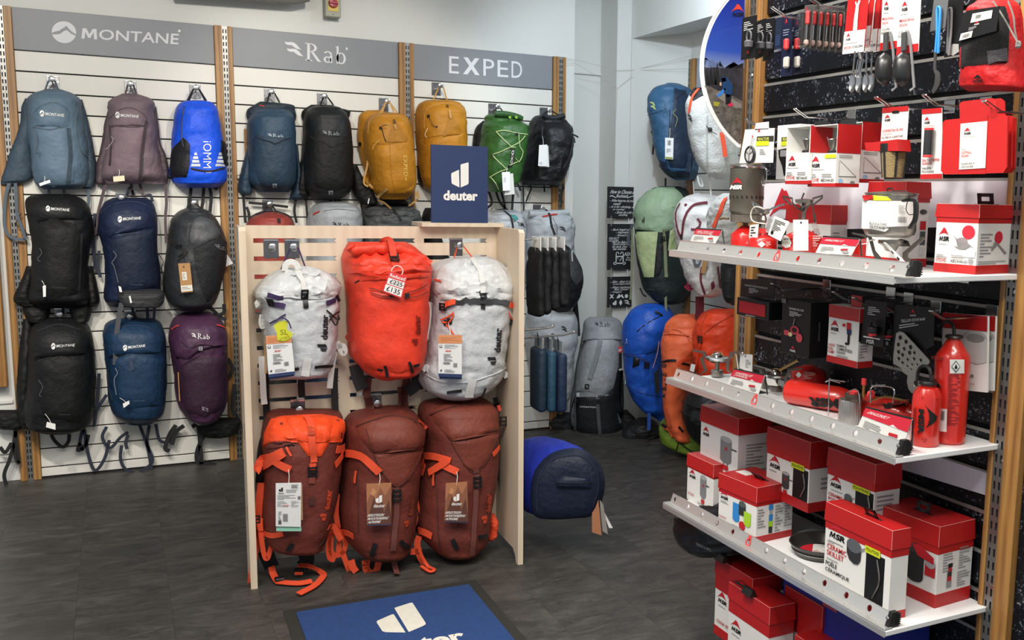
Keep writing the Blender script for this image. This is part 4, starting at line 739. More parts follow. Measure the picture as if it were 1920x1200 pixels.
mb = MB(); mb.prism([(p.x, p.z) for p in pr], lambda x, z: (x, pr[0].y, z), lambda x, z: (x, pr[0].y-.002, z), YT); o = t.part(mb, 'yellow_tag', smooth=0); mb = MB(); A = t.f.px(526, 628, .2725); B = t.f.px(540, 618, .2725); mb.text('SL', lambda x, z: (A.x+(B.x-A.x)*x, A.y, A.z+(B.z-A.z)*z), ink('#6e6e18')); mb.text('WOMEN', lambda x, z: (A.x+(B.x-A.x)*(1.4*x-.2), A.y, A.z-.03+(.018)*z+.012*x), ink('#8a8a20')); mb.build('lettering', o, smooth=0)
t.tag('503,630 548,636 552,705 505,712', mat('tag_navy', '#2c3b5e', .5), .262, 'swing_tag'); dtag(t, '498,630 546,627 553,702 504,708', .268, cordto=(528, 606)); t.tag('496,640 500,640 500,700 496,702', KR, .24, 'swing_tag')
q = t.qmap([(602, 590), (607, 637), (616, 637), (611, 590)][0:0] or [(615, 636), (615, 590), (602, 590), (602, 636)]); 
mb = MB(); q = t.qmap([(601, 637), (603, 590), (615, 590), (614, 637)]); mb.text('deuter', q, DG, .04); t.part(mb, 'lettering', smooth=0)
t.logo('deuter', [(596, 657), (595, 645), (614, 645), (614, 658)][0:0] or [(594, 659), (594, 645), (613, 645), (613, 659)], DG)
for pp in ('589,688 606,686 622,686',): t.strap(pp, .012, BLACK, 'gear_loop', .004)
t.strap('577,672 574,690 571,705', .03, WSTR, 'axe_tab'); t.strap('552,692 560,690', .012, BLACK, 'gear_loop')
for pp in ('490,668 492,700 494,740 496,758', '628,655 622,690 618,728'): t.free(pp, .022, WSTR, .08, 'white_strap')
t.free('633,650 643,648 647,658 642,662 632,640', .02, WSTR, .1, 'strap_loop')
for pp in ('500,700 498,730 500,800 490,840 486,905', '564,708 566,745', '628,690 627,720 629,780'): t.free(pp, .026, BK, .035, 'loose_strap')
for u in (495, 492): t.free([(u, 590), (u-2, 605), (u+2, 615)], .02, WSTR, .1, 'compression_loop')
# red roll-top pack
RD = fab('#e2402a', .45, .35, 40); RD2 = fab('#d63c27', .45, .35, 40)
t = rk('bright red roll-top pack with a reduced-price ticket, top middle of the rack', 730, 705)
t.body('456,662,770 463,658,784 474,653,796 487,648,809 502,650,811 520,652,810 550,656,807 580,658,806 610,659,804 640,660,801 670,664,798 688,675,793 703,690,776 711,706,744', .25, RD, e=3, wr=.006, wf=16, M=64, prof=[.35, .55, .85, .98, 1, 1, 1, .95, .6])
rl = [t.f.px(u, v, .2) for u, v in ((656, 462), (664, 468), (700, 466), (730, 466), (760, 470), (790, 482), (806, 494))]
mb = MB(); mb.tube(spl(rl, 24), [.012+.011*sin(pi*min(1, (i+2)/20))+.004*sin(i*1.9) for i in range(25)], RD, 14); t.part(mb, 'rolled_closure', smooth=70)
t.patch('654,482 680,476 720,474 760,474 800,486 810,500 808,510 760,514 700,518 652,512', RD, 'roll_collar', .016, wr=.016, rows=16, cols=22)
t.patch('672,511 740,516 808,512 807,519 740,526 678,528', RD2, 'zip_flap', .008, rows=4, cols=14); t.patch('660,600 690,540 780,538 804,600 800,660 790,690 750,700 700,695 668,668', RD, 'front_face', .006, puff=.4, rows=16, cols=14)
mb = MB(); mb.ribbon(spl([t.f.px(u, v, d) for u, v, d in ((716, 464, .14), (718, 453, .17), (730, 450, .21), (735, 462, .27), (738, 480, .29))], 16), .024, web('#e2452c'), (0, -1, .2), .003); t.part(mb, 'roll_strap')
t.buckle(739, 486, .034, .04, mat('buckle_brown', '#4a3732', .4), off=.01); t.strap('739,492 740,500', .026, web('#e2452c'), 'roll_strap')
mb = MB(); c0 = t.f.px(745, 509, .315); mb.tube([c0+V((.021*cos(a), .003, .021*sin(a))) for a in [2*pi*i/22 for i in range(22)]], .0022, ink('#e3c9c2'), 6, True); t.part(mb, 'tag_ring')
PR = mat('price_red', '#d8383a', .5); PW = ink('#ece9e6'); PK = ink('#16161a')
t.tag('730,508 764,518 753,560 718,547', PR, .315, 'price_ticket', .0015, None, None, [('t', 'Reduced', (.1, .76, .92, .92), PW), ('r', 0, (.06, .42, .94, .7), PW), ('r', 0, (.02, .06, .94, .38), PW), ('t', '£225', (.18, .47, .86, .67), PK), ('r', 0, (.15, .56, .92, .575), PK), ('t', '£135', (.12, .11, .84, .33), PK)])
for pp in ('694,540 716,546 736,552', '696,549 720,556 734,558', '763,549 780,543 797,533', '764,558 782,555 798,546'): t.strap(pp, .005, web('#8e2a1c'), 'daisy_chain', .008)
t.strap('735,551 738,556', .03, BLACK, 'daisy_end', .009); t.strap('761,550 762,559', .018, BLACK, 'daisy_end', .009)
mb = MB(); q = t.qmap([(778, 627), (776, 591), (787, 591), (788, 627)], .004); mb.text('deuter', q, ink('#7c1f16'), .04); t.part(mb, 'lettering', smooth=0); t.logo('deuter', '771,647 771,636 783,634 783,646', ink('#7c1f16'), off=.004)
for pp in ('722,684 725,694 726,706', '708,691 718,693', '766,678 770,686 772,698', '784,683 774,686'): t.strap(pp, .011, BLACK, 'gear_loop', .006)
t.zipc('666,530 674,526', m=BLACK, r=.003); t.cord('804,566 808,590 800,640', .0015, WSTR, .2)
for k in range(4): t.tag([(802+k*2, 566+k), (807+k*2, 566+k), (802+k*2, 640-3*k), (797+k*2, 640-3*k)], ink('#bfa9a8'), .15-.02*k, 'swing_tag')
for pp in ('666,684 672,710 680,730', '786,690 780,720 762,735'): t.free(pp, .05, BK, .07, 'shoulder_strap')
t.free('656,625 650,632 656,640', .012, web('#8e2a1c'), .1, 'strap_end')
# larger white pack
t = rk('larger white crinkled pack with a grey strap across it, upper right of the rack', 862, 745)
t.body('484,874,930 492,836,946 505,818,958 511,814,962 529,811,969 547,811,968 560,812,965 580,812,965 610,810,959 640,806,954 670,802,950 688,796,950 700,792,947 718,793,935 733,801,917 746,820,888 751,838,872', .25, DY, e=2.7, wr=.008, wf=22, M=64)
t.patch('874,486 928,487 950,500 966,524 970,548 960,566 930,562 902,562 860,566 826,562 812,545 814,512 840,492', DYT, 'lid', .014, wr=.024, rows=20, cols=20)
t.loop((863, 461), (850, 488), (888, 486), OR, .07, .005); t.strap('885,484 900,510 906,530 906,548', .02, WSTR, 'lid_strap'); t.buckle(905, 553, .026, .03, BLACK); t.strap('905,558 905,580', .018, BLACK, 'strap_end')
t.strap('836,574 856,566 880,564 906,564 930,566 954,570', .022, web('#3c3e42'), 'top_strap', .006); t.strap('836,573 846,569 856,567', .022, OR, 'red_strap_end', .009); t.strap('952,570 958,573 964,576', .022, OR, 'red_strap_end', .009); t.buckle(833, 575, .034, .03, BLACK, off=.01); t.buckle(965, 576, .022, .028, BLACK, off=.006)
for pp in ('828,600 842,594 852,586', '830,604 844,604 852,590', '838,608 846,620 852,628', '952,586 956,596 962,600'): t.strap(pp, .006, OR, 'lash_cord', .005)
for u, v in ((838, 606), (844, 602), (957, 604)): t.buckle(u, v, .02, .022, BLACK)
t.cord('958,600 954,615 952,628', .0025, OR, .2, 'lash_cord'); mb = MB(); mb.lathe([(0, -.007), (.006, -.004), (.006, .004), (0, .007)], BLACK, 10, t.f.px(951, 628, .21)); t.part(mb, 'cord_end')
t.tag('824,640 866,640 866,711 824,711', mat('tag_navy', '#2c3b5e', .5), .3, 'swing_tag'); dtag(t, '822,628 866,628 866,708 822,706', .306, cordto=(842, 606))
mb = MB(); q = t.qmap([(926, 661), (928, 615), (941, 615), (938, 661)]); mb.text('deuter', q, DG, .04); t.part(mb, 'lettering', smooth=0); t.logo('deuter', '914,684 914,669 930,669 930,684', DG)
t.strap('886,711 882,728 879,744', .034, WSTR, 'axe_tab'); t.strap('839,736 852,734 866,731', .012, BLACK, 'gear_loop', .005); t.strap('909,726 905,738 903,744', .01, BLACK, 'gear_loop', .005); t.seam('794,700 830,716 880,716 930,700 948,690', .003, DY); 
t.free('792,694 800,688 806,696', .022, WSTR, .16, 'strap_loop'); t.free('936,706 946,700 950,708', .022, WSTR, .16, 'strap_loop'); t.strap('960,590 966,598 962,604', .02, WSTR, 'strap_tab'); t.strap('816,524 824,526 828,527', .007, OR, 'red_pull'); t.free('786,700 787,730', .026, BK, .04, 'loose_strap'); t.free('928,745 932,765', .02, BK, .05, 'loose_strap')
# brown packs
BR = fab('#6a3027', .6, .3, 60); BR2 = fab('#713529', .58, .3, 60); OF = fab('#ef4f24', .5, .35, 40); BW_ = web('#6b3a33')
def bphoto(t, q, d, cordto):
    a, b, c, e = ink('#c08862'), ink('#8a5a44'), ink('#5f3d33'), ink('#ece8e2')
    return t.tag(q, mat('tag_photo', '#a8704e', .5), d, 'swing_tag', .0015, cordto, None, [('p', [(0, .55), (.2, .8), (.35, .6), (.55, .9), (.75, .7), (1, .95), (1, 0), (0, 0)], (0, 0, 1, 1), b), ('p', [(.1, .3), (.3, .7), (.4, .4), (.6, .75), (.7, .3), (.9, .6), (1, .2), (1, 0), (0, 0)], (0, 0, 1, 1), c), ('p', [(.15, .75), (.25, .9), (.4, .8), (.3, .7)], (0, 0, 1, 1), a),
      ('logo', 'deuter', (.36, .53, .62, .72), e), ('t', 'deuter', (.28, .43, .74, .51), e), ('t', 'BERGSTEIGEN', (.05, .22, .7, .28), e, .1), ('t', 'MOUNTAINEERING', (.05, .14, .88, .2), e, .1), ('t', 'ALPINISME', (.05, .06, .56, .12), e, .1), ('r', 0, (0, 0, 1, .03), ink('#3b3a52'))], back=1)
t = rk('brown pack with bright orange top flap, lower left of the rack', 560, 1036)
t.body('776,528,624 782,507,644 790,502,647 800,499,648 820,494,646 840,493,643 870,495,643 920,495,637 953,493,630 987,492,623 1013,497,613 1030,510,606 1039,535,572', .24, BR, e=2.9, wr=.004, M=60)
t.patch('508,786 530,780 556,782 600,777 628,780 646,788 648,806 640,830 600,828 556,832 520,826 494,838 496,812', OF, 'orange_lining', .006, wr=.02, rows=14, cols=18); t.patch('534,786 560,780 620,780 622,800 616,832 606,850 602,856 578,856 558,828 546,800', OF, 'top_flap', .014, rows=16, cols=12, wr=.006)
t.patch('498,832 520,826 546,828 546,836 536,838 500,842', BR, 'side_yoke', .004)
for a, b in (('574,782 580,792 584,810 587,850 588,866', OR), ('583,802 585,815', web('#b8401c'))): t.strap(a, .024, b, 'top_strap', .005)
t.buckle(586, 884, .034, .04, BLACK, off=.006); t.strap('586,868 586,880', .024, OR, 'top_strap', .005); t.strap('585,892 584,906', .024, BR2, 'strap_end', .005); t.strap('584,932 584,947', .022, web('#4a1f18'), 'lash_patch', .003)
t.strap('533,846 520,853 506,858 490,862 481,884', .03, OR, 'compression_strap', .006); t.strap('481,884 500,872 520,858 534,848', .03, OR, 'compression_strap', .01); t.strap('515,862 530,872 546,879', .028, OR, 'compression_strap', .01)
t.strap('646,838 636,842 628,842', .03, OR, 'compression_strap', .006); t.strap('640,852 634,862 626,872', .026, OR, 'strap_end', .006); t.zipc('534,836 546,834 552,836', m=BLACK, r=.003); t.strap('538,838 542,846 547,855', .008, OR, 'zip_pull', .008)
mb = MB(); q = t.qmap([(607, 957), (611, 920), (623, 918), (617, 955)]); mb.text('deuter', q, ink('#c4472c'), .04); t.part(mb, 'lettering', smooth=0); t.logo('deuter', '598,976 600,963 612,962 610,976', ink('#c4472c'))
for pp in ('540,1032 546,1022 548,1018', '599,1024 606,1014 609,1008'): t.strap(pp, .018, BLACK, 'gear_loop', .005)
t.tag('520,910 567,908 568,975 520,976', KR, .29, 'swing_tag'); t.tag('518,988 565,988 565,996 518,996', ink('#8fc5ad'), .292, 'swing_tag')
t.tag('517,906 565,905 564,988 517,987', mat('tag_white', '#dcdcdb', .5), .298, 'swing_tag', .0015, (541, 872), None, [('logo', 'deuter', (.12, .8, .28, .9), ink('#222')), ('t', 'deuter', (.1, .75, .32, .79), ink('#222')), ('l', 3, (.4, .78, .85, .86), ink('#999')), ('l', 4, (.06, .62, .8, .74), ink('#999')), ('bar', 0, (.86, .62, .98, .7), ink('#333')), ('t', 'deuter', (.28, .46, .52, .52), ink('#cc4438'), .2), ('l', 6, (.06, .46, .5, .6), ink('#aaa')), ('l', 6, (.6, .46, .95, .6), ink('#aaa')), ('bar', 0, (.28, .12, .48, .3), ink('#555')), ('l', 7, (.1, .14, .24, .36), ink('#888')), ('r', 0, (.1, .06, .22, .14), ink('#555')), ('l', 3, (.6, .88, .95, .97), ink('#555'))])
t.free('490,905 486,940 484,970 480,1020 474,1060 470,1100', .026, OR, .1, 'orange_strap'); t.strap('486,975 490,995 510,1004 532,1000', .02, OR, 'orange_strap'); t.free('488,972 490,1010 496,1042 502,1046 510,1020 520,1006', .018, OR, .14, 'orange_strap'); t.buckle(481, 974, .026, .03, BLACK)
t.strap('615,988 626,986 632,1000 640,1012', .022, OR, 'orange_strap'); 
for pp in ('632,926 630,960 634,990', '624,990 640,1000 648,1020 640,1038 626,1040 620,1028 622,1000', '630,985 636,1010 634,1036', '625,985 616,1020 618,1045 628,1050', '640,1030 648,1052 656,1074'): t.free(pp, .02, OR, .12, 'orange_strap')
for pp in ('497,1032 504,1050 510,1064', '572,1036 576,1050 566,1062'): t.free(pp, .055, BK, .06, 'shoulder_strap')
FL = lambda pts, z=.012: [t.f.inv@at(u, v, 'Z', z) for u, v in pts]
mb = MB(); mb.ribbon(spl([t.f.px(508, 1062, .09), t.f.px(512, 1076, .1)]+FL([(520, 1090), (528, 1092), (560, 1094), (585, 1090)]), 20), .026, OR, (0, -.3, 1), .003); t.part(mb, 'orange_strap'); mb = MB(); mb.ribbon(spl([t.f.px(560, 1060, .09), t.f.px(580, 1062, .12)]+FL([(600, 1072), (606, 1080), (590, 1098), (560, 1114)]), 20), .026, OR, (0, -.3, 1), .003); t.part(mb, 'orange_strap')
mb = MB(); p = FL([(525, 1089)])[0]; mb.box(p+V((0, 0, .008)), (.04, .03, .012), BLACK, None, .004); t.part(mb, 'belt_buckle'); mb = MB(); p = t.f.px(560, 1070, .1); mb.box(p, (.036, .012, .024), BLACK, None, .004); t.part(mb, 'belt_buckle'); t.free('552,1075 568,1075', .012, OR, .12, 'orange_tab')
def brown(label, u, v, rows, lid, face, strap_pts, bk, pd, lett, tagq, tagc):
    t = rk(label, u, v); t.body(rows, .25, BR, e=2.8, wr=.004, M=60, prof=[.45, .85, 1, 1, 1, 1, .95, .6]); t.patch(lid, BR2, 'lid', .02, rows=14, cols=12, wr=.003); t.patch(face, BR2, 'front_face', .006, rows=14, cols=10, puff=.35)
    t.strap(strap_pts, .022, BW_, 'lid_strap', .008); t.buckle(bk[0], bk[1], .034, .044, BLACK, off=.012); bphoto(t, tagq, .315, tagc); return t
t = brown('brown pack with a mountain photo tag, lower middle of the rack', 712, 1046, '770,738,766 777,690,780 784,667,788 797,655,797 810,650,800 833,649,797 860,647,793 887,645,792 920,642,788 953,639,785 987,640,782 1010,647,777 1027,660,770 1041,675,756 1048,692,728',
  '672,790 735,776 778,788 797,806 794,838 750,846 700,850 688,836 668,804', '700,852 745,848 794,842 768,900 745,914 724,904', '742,912 742,960 738,1000 736,1030', (743, 928), 0, 0, '687,907 734,905 733,984 688,986', (712, 886))
t.seam('668,800 700,788 735,780 770,786 782,794', .003, web('#4a1f18')); t.seam('686,804 700,846 708,852', .002, web('#4a1f18')); t.seam('698,852 740,846 792,840', .0022, web('#87493a')); t.seam('700,852 720,890 744,912 770,890 794,842', .002, web('#4a1f18'))
t.strap('652,850 670,852 684,858 700,874 712,885', .03, OR, 'compression_strap', .008); t.zipc('671,876 672,920 672,1000', m=web('#4a1f18'), r=.003); t.strap('671,882 669,894 668,905', .01, OR, 'zip_pull', .008); t.strap('640,996 655,1000 664,1006', .024, OR, 'compression_strap'); mb = MB(); q = t.qmap([(763, 968), (768, 935), (776, 934), (772, 966)], .004); mb.text('deuter', q, ink('#87412f'), .04); t.part(mb, 'lettering', smooth=0); t.logo('deuter', '755,988 757,977 766,975 764,987', ink('#a83e1e'), off=.004)
for pp in ('704,1018 700,1030 697,1042', '749,1014 758,1022 765,1027'): t.strap(pp, .018, BLACK, 'gear_loop', .006)
t.strap('784,790 792,796 800,803', .014, web('#d0402a'), 'red_piping'); mb = MB(); mb.ribbon(spl([t.f.px(736, 1030, .25), t.f.px(740, 1060, .2)]+[t.f.inv@at(744, 1076, 'Z', .015)], 8), .022, BW_, (0, -1, .2), .003); t.part(mb, 'strap_tail')
for pp in ('688,1050 686,1066 694,1074', '684,1050 690,1074 704,1072 710,1054', '658,1050 662,1064 668,1072', '770,1034 790,1034', '786,1005 782,1020 788,1044 800,1062 813,1066'): t.free(pp, .026, OR, .16, 'orange_strap')
t.buckle(668, 1060, .03, .03, BLACK, off=0); t.free('778,985 784,960 780,930', .014, OR, .12, 'orange_strap'); t.cord('780,950 786,968 782,985', .0022, BLACK, .14, 'lash_cord')
mb = MB(); mb.ribbon(spl([t.f.px(785, 1030, .2)]+[t.f.inv@at(u, v, 'Z', .012) for u, v in ((800, 1060), (814, 1068), (806, 1072), (790, 1062))], 14), .014, OR, (0, -.3, 1), .003); t.part(mb, 'orange_strap')
for pp in ('690,745 693,770', '752,725 754,750 750,772', '764,700 758,740 760,770', '690,708 688,740 695,762'): t.free(pp, .03, web('#57271f'), .05, 'shoulder_strap')
t.loop((708, 757), (694, 780), (722, 776), BW_, .07)
t = brown('brown pack with a photo tag and orange mesh pocket, lower right of the rack', 860, 1036, '753,848,914 762,806,930 776,795,937 797,797,938 820,802,937 853,800,937 887,795,935 920,790,930 953,787,923 987,785,920 1007,788,917 1023,803,903 1037,818,882 1042,830,850',
  '810,768 850,758 918,756 935,772 937,808 900,818 850,828 838,818 816,790', '846,828 900,820 936,812 912,868 892,886 872,874', '892,880 892,906 888,980 884,1040', (894, 903), 0, 0, '836,906 876,903 878,980 833,979', (856, 880))
t.seam('806,778 840,766 880,758 920,758', .003, web('#4a1f18')); t.seam('846,826 890,818 936,810', .0022, web('#87493a')); t.seam('846,830 870,870 892,888 914,862 936,814', .002, web('#4a1f18'))
t.strap('798,854 820,856 846,864', .028, OR, 'compression_strap', .008); t.strap('842,862 826,874 808,886', .028, OR, 'compression_strap', .011); t.strap('826,868 846,878 858,884', .028, OR, 'compression_strap', .009); t.strap('798,862 792,880 796,888 800,870', .02, OR, 'strap_loop', .008); t.zipc('818,886 820,930 822,1000 826,1030', m=web('#4a1f18'), r=.003); t.strap('816,888 815,900 815,910', .009, OR, 'zip_pull', .008); t.strap('788,994 800,998 812,1004', .028, OR, 'compression_strap', .008)
mb = MB(); q = t.qmap([(910, 962), (911, 926), (921, 924), (919, 960)], .004); mb.text('deuter', q, ink('#b5432b'), .04); t.part(mb, 'lettering', smooth=0); t.logo('deuter', '901,982 902,968 913,966 911,981', ink('#c4472c'), off=.004)
for pp in ('848,1010 853,1020 857,1028', '895,1007 904,1006 912,1004'): t.strap(pp, .018, BLACK, 'gear_loop', .006)
t.strap('922,852 928,846 934,838', .02, OR, 'compression_strap', .006); t.body('966,918,930 980,918,933 1000,916,931 1014,912,926', .06, fab('#d84a28', .7, 1, 60), name='mesh_pocket', setb=False, gap=.12); t.strap('934,760 938,770', .014, web('#d0402a'), 'red_piping')
for pp in ('934,755 944,790 940,860 946,920 950,972',): t.free(pp, .045, BK, .05, 'shoulder_strap')
t.buckle(944, 790, .03, .04, BLACK, off=0); t.loop((840, 763), (832, 780), (852, 770), BW_, .07)
# ---------------------------------------------------------------- alcove: slats, post, header
AW = Fr((3.205, 5.405, 0), rad(-90))
post(AW, 0, .075, 2.36, 'oak and steel post in the alcove at its far corner', .0, .048)
slats(AW, .078, 1.05, 2.155, .004, 'white slatted panel in the alcove behind the packs', SLAT)
t = Thing('header_sign', 'plain grey header sign in the alcove, partly behind the round poster', 'sign', AW.sub((.56, 0, 2.16))); mb = MB(); mb.b2((-.482, 0, 0), (.49, .014, .2), mat('header_pale', '#9aa3ad', .45), .002); t.part(mb, 'board')
def al(label, u, v, X, rz=-48, **k): p = at(u, v, 'X', X); return Pack(label, Fr((p.x, p.y, 0), rad(rz)), u, v, 'rucksacks by the corner and alcove', **k)
c = fab('#33597a', .5); cn = fab('#17273c', .55); LIME = ink('#b9c77a')
t = al('teal blue tall pack with a white barcode tag, top left of the alcove', 1255, 336, 3.1)
t.body('154,1242,1266 163,1224,1284 178,1213,1292 200,1211,1296 218,1214,1296 240,1220,1297 270,1224,1299 300,1232,1302 322,1242,1300 337,1260,1290', .24, c, e=2.4, wr=.006)
t.patch('1264,160 1284,168 1295,190 1297,250 1300,300 1292,334 1262,334 1252,300 1256,240 1262,200', cn, 'side_panel', .004, wr=.004, rows=16); t.patch('1236,300 1250,302 1262,336 1246,324 1236,312', cn, 'base_panel', .004)
t.seam('1214,216 1228,212 1250,204', .0025, web('#22405c')); t.logo('waves', '1219,190 1231,192 1231,206 1219,204', LIME); t.cord('1268,205 1262,212 1270,222 1266,238', .0018, ink('#8d9a6a'), .27, 'zip_pull'); t.cord('1256,205 1255,240 1254,256', .002, BLACK, .27); t.zipc('1262,190 1278,178 1286,168')
t.tag('1247,258 1263,259 1262,299 1247,298', WHITE, .27, 'swing_tag', .0012, (1256, 240), None, [('bar', 0, (.3, .66, .7, .88), ink('#333')), ('l', 4, (.2, .3, .8, .5), ink('#888')), ('r', 0, (.05, .02, .95, .1), ink('#8c9a3a'))]); t.tag('1288,286 1296,288 1295,324 1280,320', cn, .2, 'swing_tag')
for pp in ('1222,245 1226,262 1224,290', '1248,334 1248,352'): t.free(pp, .012, BK, .1, 'loose_strap')
t = al('white ripstop pack with orange strap, behind the round poster', 1345, 330, 3.0)
WR = fab('#c3c2bd', .55, .5, 90); t.body('163,1300,1334 175,1290,1342 195,1284,1352 225,1286,1362 255,1290,1370 285,1297,1374 310,1308,1376 325,1322,1370 336,1338,1360', .24, WR, e=2.4, wr=.005)
t.patch('1292,176 1302,164 1330,164 1330,176 1312,182 1300,190', CH2, 'top_panel', .004); t.strap('1311,166 1298,184 1292,212', .016, OR, 'orange_strip'); t.patch('1328,186 1342,200 1352,220 1340,222 1330,208', CH2, 'mesh_panel', .003)
t.logo('waves', '1290,214 1300,218 1299,228 1290,226', DG); mb = MB(); mb.text('quasar', t.qmap([(1302, 284), (1306, 314), (1300, 314), (1296, 286)]), DG); t.part(mb, 'lettering', smooth=0); t.strap('1326,216 1325,250 1326,310', .008, web('#b2b0a8'), 'daisy_chain'); t.free('1353,248 1357,270 1360,294', .024, OR, .26, 'orange_strap'); t.cord('1324,236 1334,246 1344,252', .002, BLACK, .27); t.buckle(1331, 243, .02, .02, BLACK)
for pp in ('1308,330 1312,346 1318,348 1314,332', '1330,325 1332,350 1334,370'): t.free(pp, .01, WSTR, .12, 'loose_strap')
t.free('1300,340 1302,365 1308,372', .008, ink('#9a9a9a'), .03)
gl = fab('#8ba183', .5); gp = fab('#a8b585', .55); gd = fab('#1b2625', .6); OLV = web('#7b8060')
t = al('tall sage green pack with a pale green front panel', 1240, 566, 3.08)
t.body('349,1228,1264 356,1212,1278 374,1195,1284 400,1186,1286 430,1188,1282 465,1190,1276 500,1195,1280 530,1202,1284 550,1212,1284 566,1232,1276 571,1246,1268', .25, gd, e=2.5, wr=.005)
t.patch('1226,351 1264,351 1280,366 1286,396 1282,420 1262,432 1240,436 1190,432 1186,400 1196,374', gl, 'lid', .012, wr=.01, rows=14, cols=14); t.patch('1190,434 1234,434 1230,470 1226,520 1208,520 1196,480', gp, 'front_panel', .008, wr=.006); t.patch('1256,430 1278,424 1276,460 1262,474 1252,470', gp, 'side_panel', .006); t.patch('1232,464 1242,456 1242,500 1236,518 1226,520', CH2, 'dark_panel', .006)
t.logo('deuter', '1204,419 1209,419 1209,406 1204,406'[0:0] or [(1204, 407), (1209, 407), (1209, 418), (1204, 418)], ink('#2a332a')); t.strap('1244,430 1246,450', .016, OLV, 'lid_strap'); t.buckle(1243, 448, .026, .03, BLACK); t.strap('1246,452 1248,500 1249,520', .02, OLV, 'lid_strap'); t.free('1249,500 1248,540 1249,585', .016, OLV, .25, 'loose_strap'); t.free('1186,430 1185,480 1184,530 1182,562', .014, OLV, .2, 'loose_strap'); t.free('1186,420 1178,450 1186,466', .02, ink('#4b4f52'), .1, 'strap_end')
t.txt('FUTURA AIR', '1212,541 1227,542 1227,544 1212,543', ink('#5d6666')); t.free('1200,540 1206,552 1212,556', .01, BK, .18); t.cord('1282,372 1268,384 1250,392', .002, gp, .24)
MM = fab('#d2cecb', .5, .6, 40); MR = web('#6d1f2f')
t = al('white pack with dark red straps, middle of the alcove', 1320, 553, 2.98)
t.body('362,1296,1346 370,1276,1362 390,1262,1372 420,1259,1376 450,1264,1374 480,1272,1370 510,1280,1366 535,1294,1360 552,1312,1348 558,1322,1340', .26, MM, e=2.4, wr=.009, wf=18)
for pp in ('1276,382 1268,400 1272,430 1279,448', '1326,380 1300,386 1284,410 1279,448'): t.strap(pp, .013, MR, 'red_strap', .005)
t.strap('1279,440 1280,448', .016, BLACK, 'strap_end', .008); t.strap('1308,410 1314,420 1306,430 1296,430', .012, MR, 'red_strap'); t.strap('1284,384 1288,385', .014, MR, 'red_loop'); t.strap('1316,500 1314,524 1322,552', .012, MR, 'red_strap'); t.strap('1345,500 1350,540', .012, MR, 'red_strap'); t.patch('1332,528 1338,526 1341,538 1334,544', MR, 'red_patch', .003, rows=4, cols=4)
for pp in ('1288,530 1292,540 1296,534', '1284,536 1292,544 1300,540'): t.strap(pp, .012, web('#a32a44'), 'red_cord')
t.tag('1296,480 1318,482 1310,500 1302,500', ink('#5b5d60'), .3, 'swing_tag', items=[('t', 'ED', (.4, .3, .8, .7), Wt)]); t.tag('1318,484 1328,486 1322,514 1314,512', KR, .3, 'swing_tag'); t.free('1312,556 1312,580 1310,606', .05, MR, .08, 'shoulder_strap')
t = al('grey ripstop pack with an orange buckle strap, half behind the cooking pot', 1365, 470, 2.9); t.body('362,1348,1392 376,1336,1396 396,1326,1398 430,1324,1398 455,1330,1396 475,1342,1390', .2, WR, e=2.4, wr=.012, wf=26); t.strap('1362,372 1352,392 1346,410 1338,426', .022, OR, 'orange_strap', .006)
t = al('black pack hanging beneath the white pack, beside the oak post', 1370, 570, 2.95); t.body('470,1350,1392 500,1350,1396 530,1352,1396 556,1358,1392 572,1368,1384', .2, fab('#202124'), e=2.4)
# packs standing by the corner
def fp(label, u, v, rz, back=.0, **k): p = at(u, v, 'Z', .0); return Pack(label, Fr((p.x+back*sin(rad(-rz)), p.y+back*cos(rad(rz)), 0), rad(rz)), u, v-0, 'rucksacks by the corner and alcove', gap=0, **k)
gg = fab('#8f9295', .5); gk = fab('#202124', .6)
t = fp('grey and black trekking pack standing on the floor in the corner', 1122, 815, -25, .26)
t.body('598,1106,1150 606,1096,1164 625,1092,1170 650,1088,1171 690,1080,1168 720,1076,1165 750,1070,1163 780,1068,1166 806,1072,1168 820,1086,1158 824,1100,1148', .25, gg, e=2.5, wr=.005, M=54)
t.patch('1108,600 1150,600 1168,618 1170,640 1150,622 1124,618 1104,632 1092,650 1094,616', gg, 'lid', .014, wr=.008); t.patch('1114,632 1150,628 1164,650 1166,690 1152,722 1132,742 1080,738 1082,690 1096,650', fab('#9da0a3', .5), 'front_panel', .012, wr=.004); t.strap('1126,636 1118,670 1106,710', .03, web('#85888b'), 'centre_strip', .006); t.zipc('1126,640 1128,650 1122,650', m=BLACK, r=.002)
t.patch('1078,742 1130,744 1152,724 1164,760 1168,800 1158,820 1090,820 1070,800 1070,770', gk, 'base_panel', .006, rows=14); t.patch('1158,690 1168,680 1170,760 1166,790 1156,770 1150,730', gk, 'side_panel', .004)
t.patch('1097,720 1105,720 1105,729 1097,729', BLACK, 'badge', .004, rim=False, rows=3, cols=3); t.logo('waves', '1099,722 1104,722 1104,727 1099,727', ink('#aaa'), off=.007); t.logo('rab', '1115,605 1143,604 1143,613 1115,612', DG)
for pp in ('1082,740 1080,770 1080,818', '1120,744 1122,780 1126,826'): t.strap(pp, .022, web('#515356'), 'base_strap', .008)
for u in (1086, 1121): t.strap([(u, 737), (u, 744)], .026, WSTR, 'strap_anchor', .01); t.buckle(u, 752, .022, .024, BLACK, off=.012)
t.txt('HYDRATION', '1088,761 1118,762 1118,765 1088,764', Wt); t.tag('1152,650 1166,649 1168,660 1153,663', PR, .2, 'price_ticket', items=[('t', 'Reduced', (.08, .2, .92, .7), PW)]); t.tag('1158,661 1168,660 1169,694 1159,695', WHITE, .19, 'swing_tag'); t.tag('1160,662 1166,662 1166,690 1160,690', BLACK, .2, 'swing_tag')
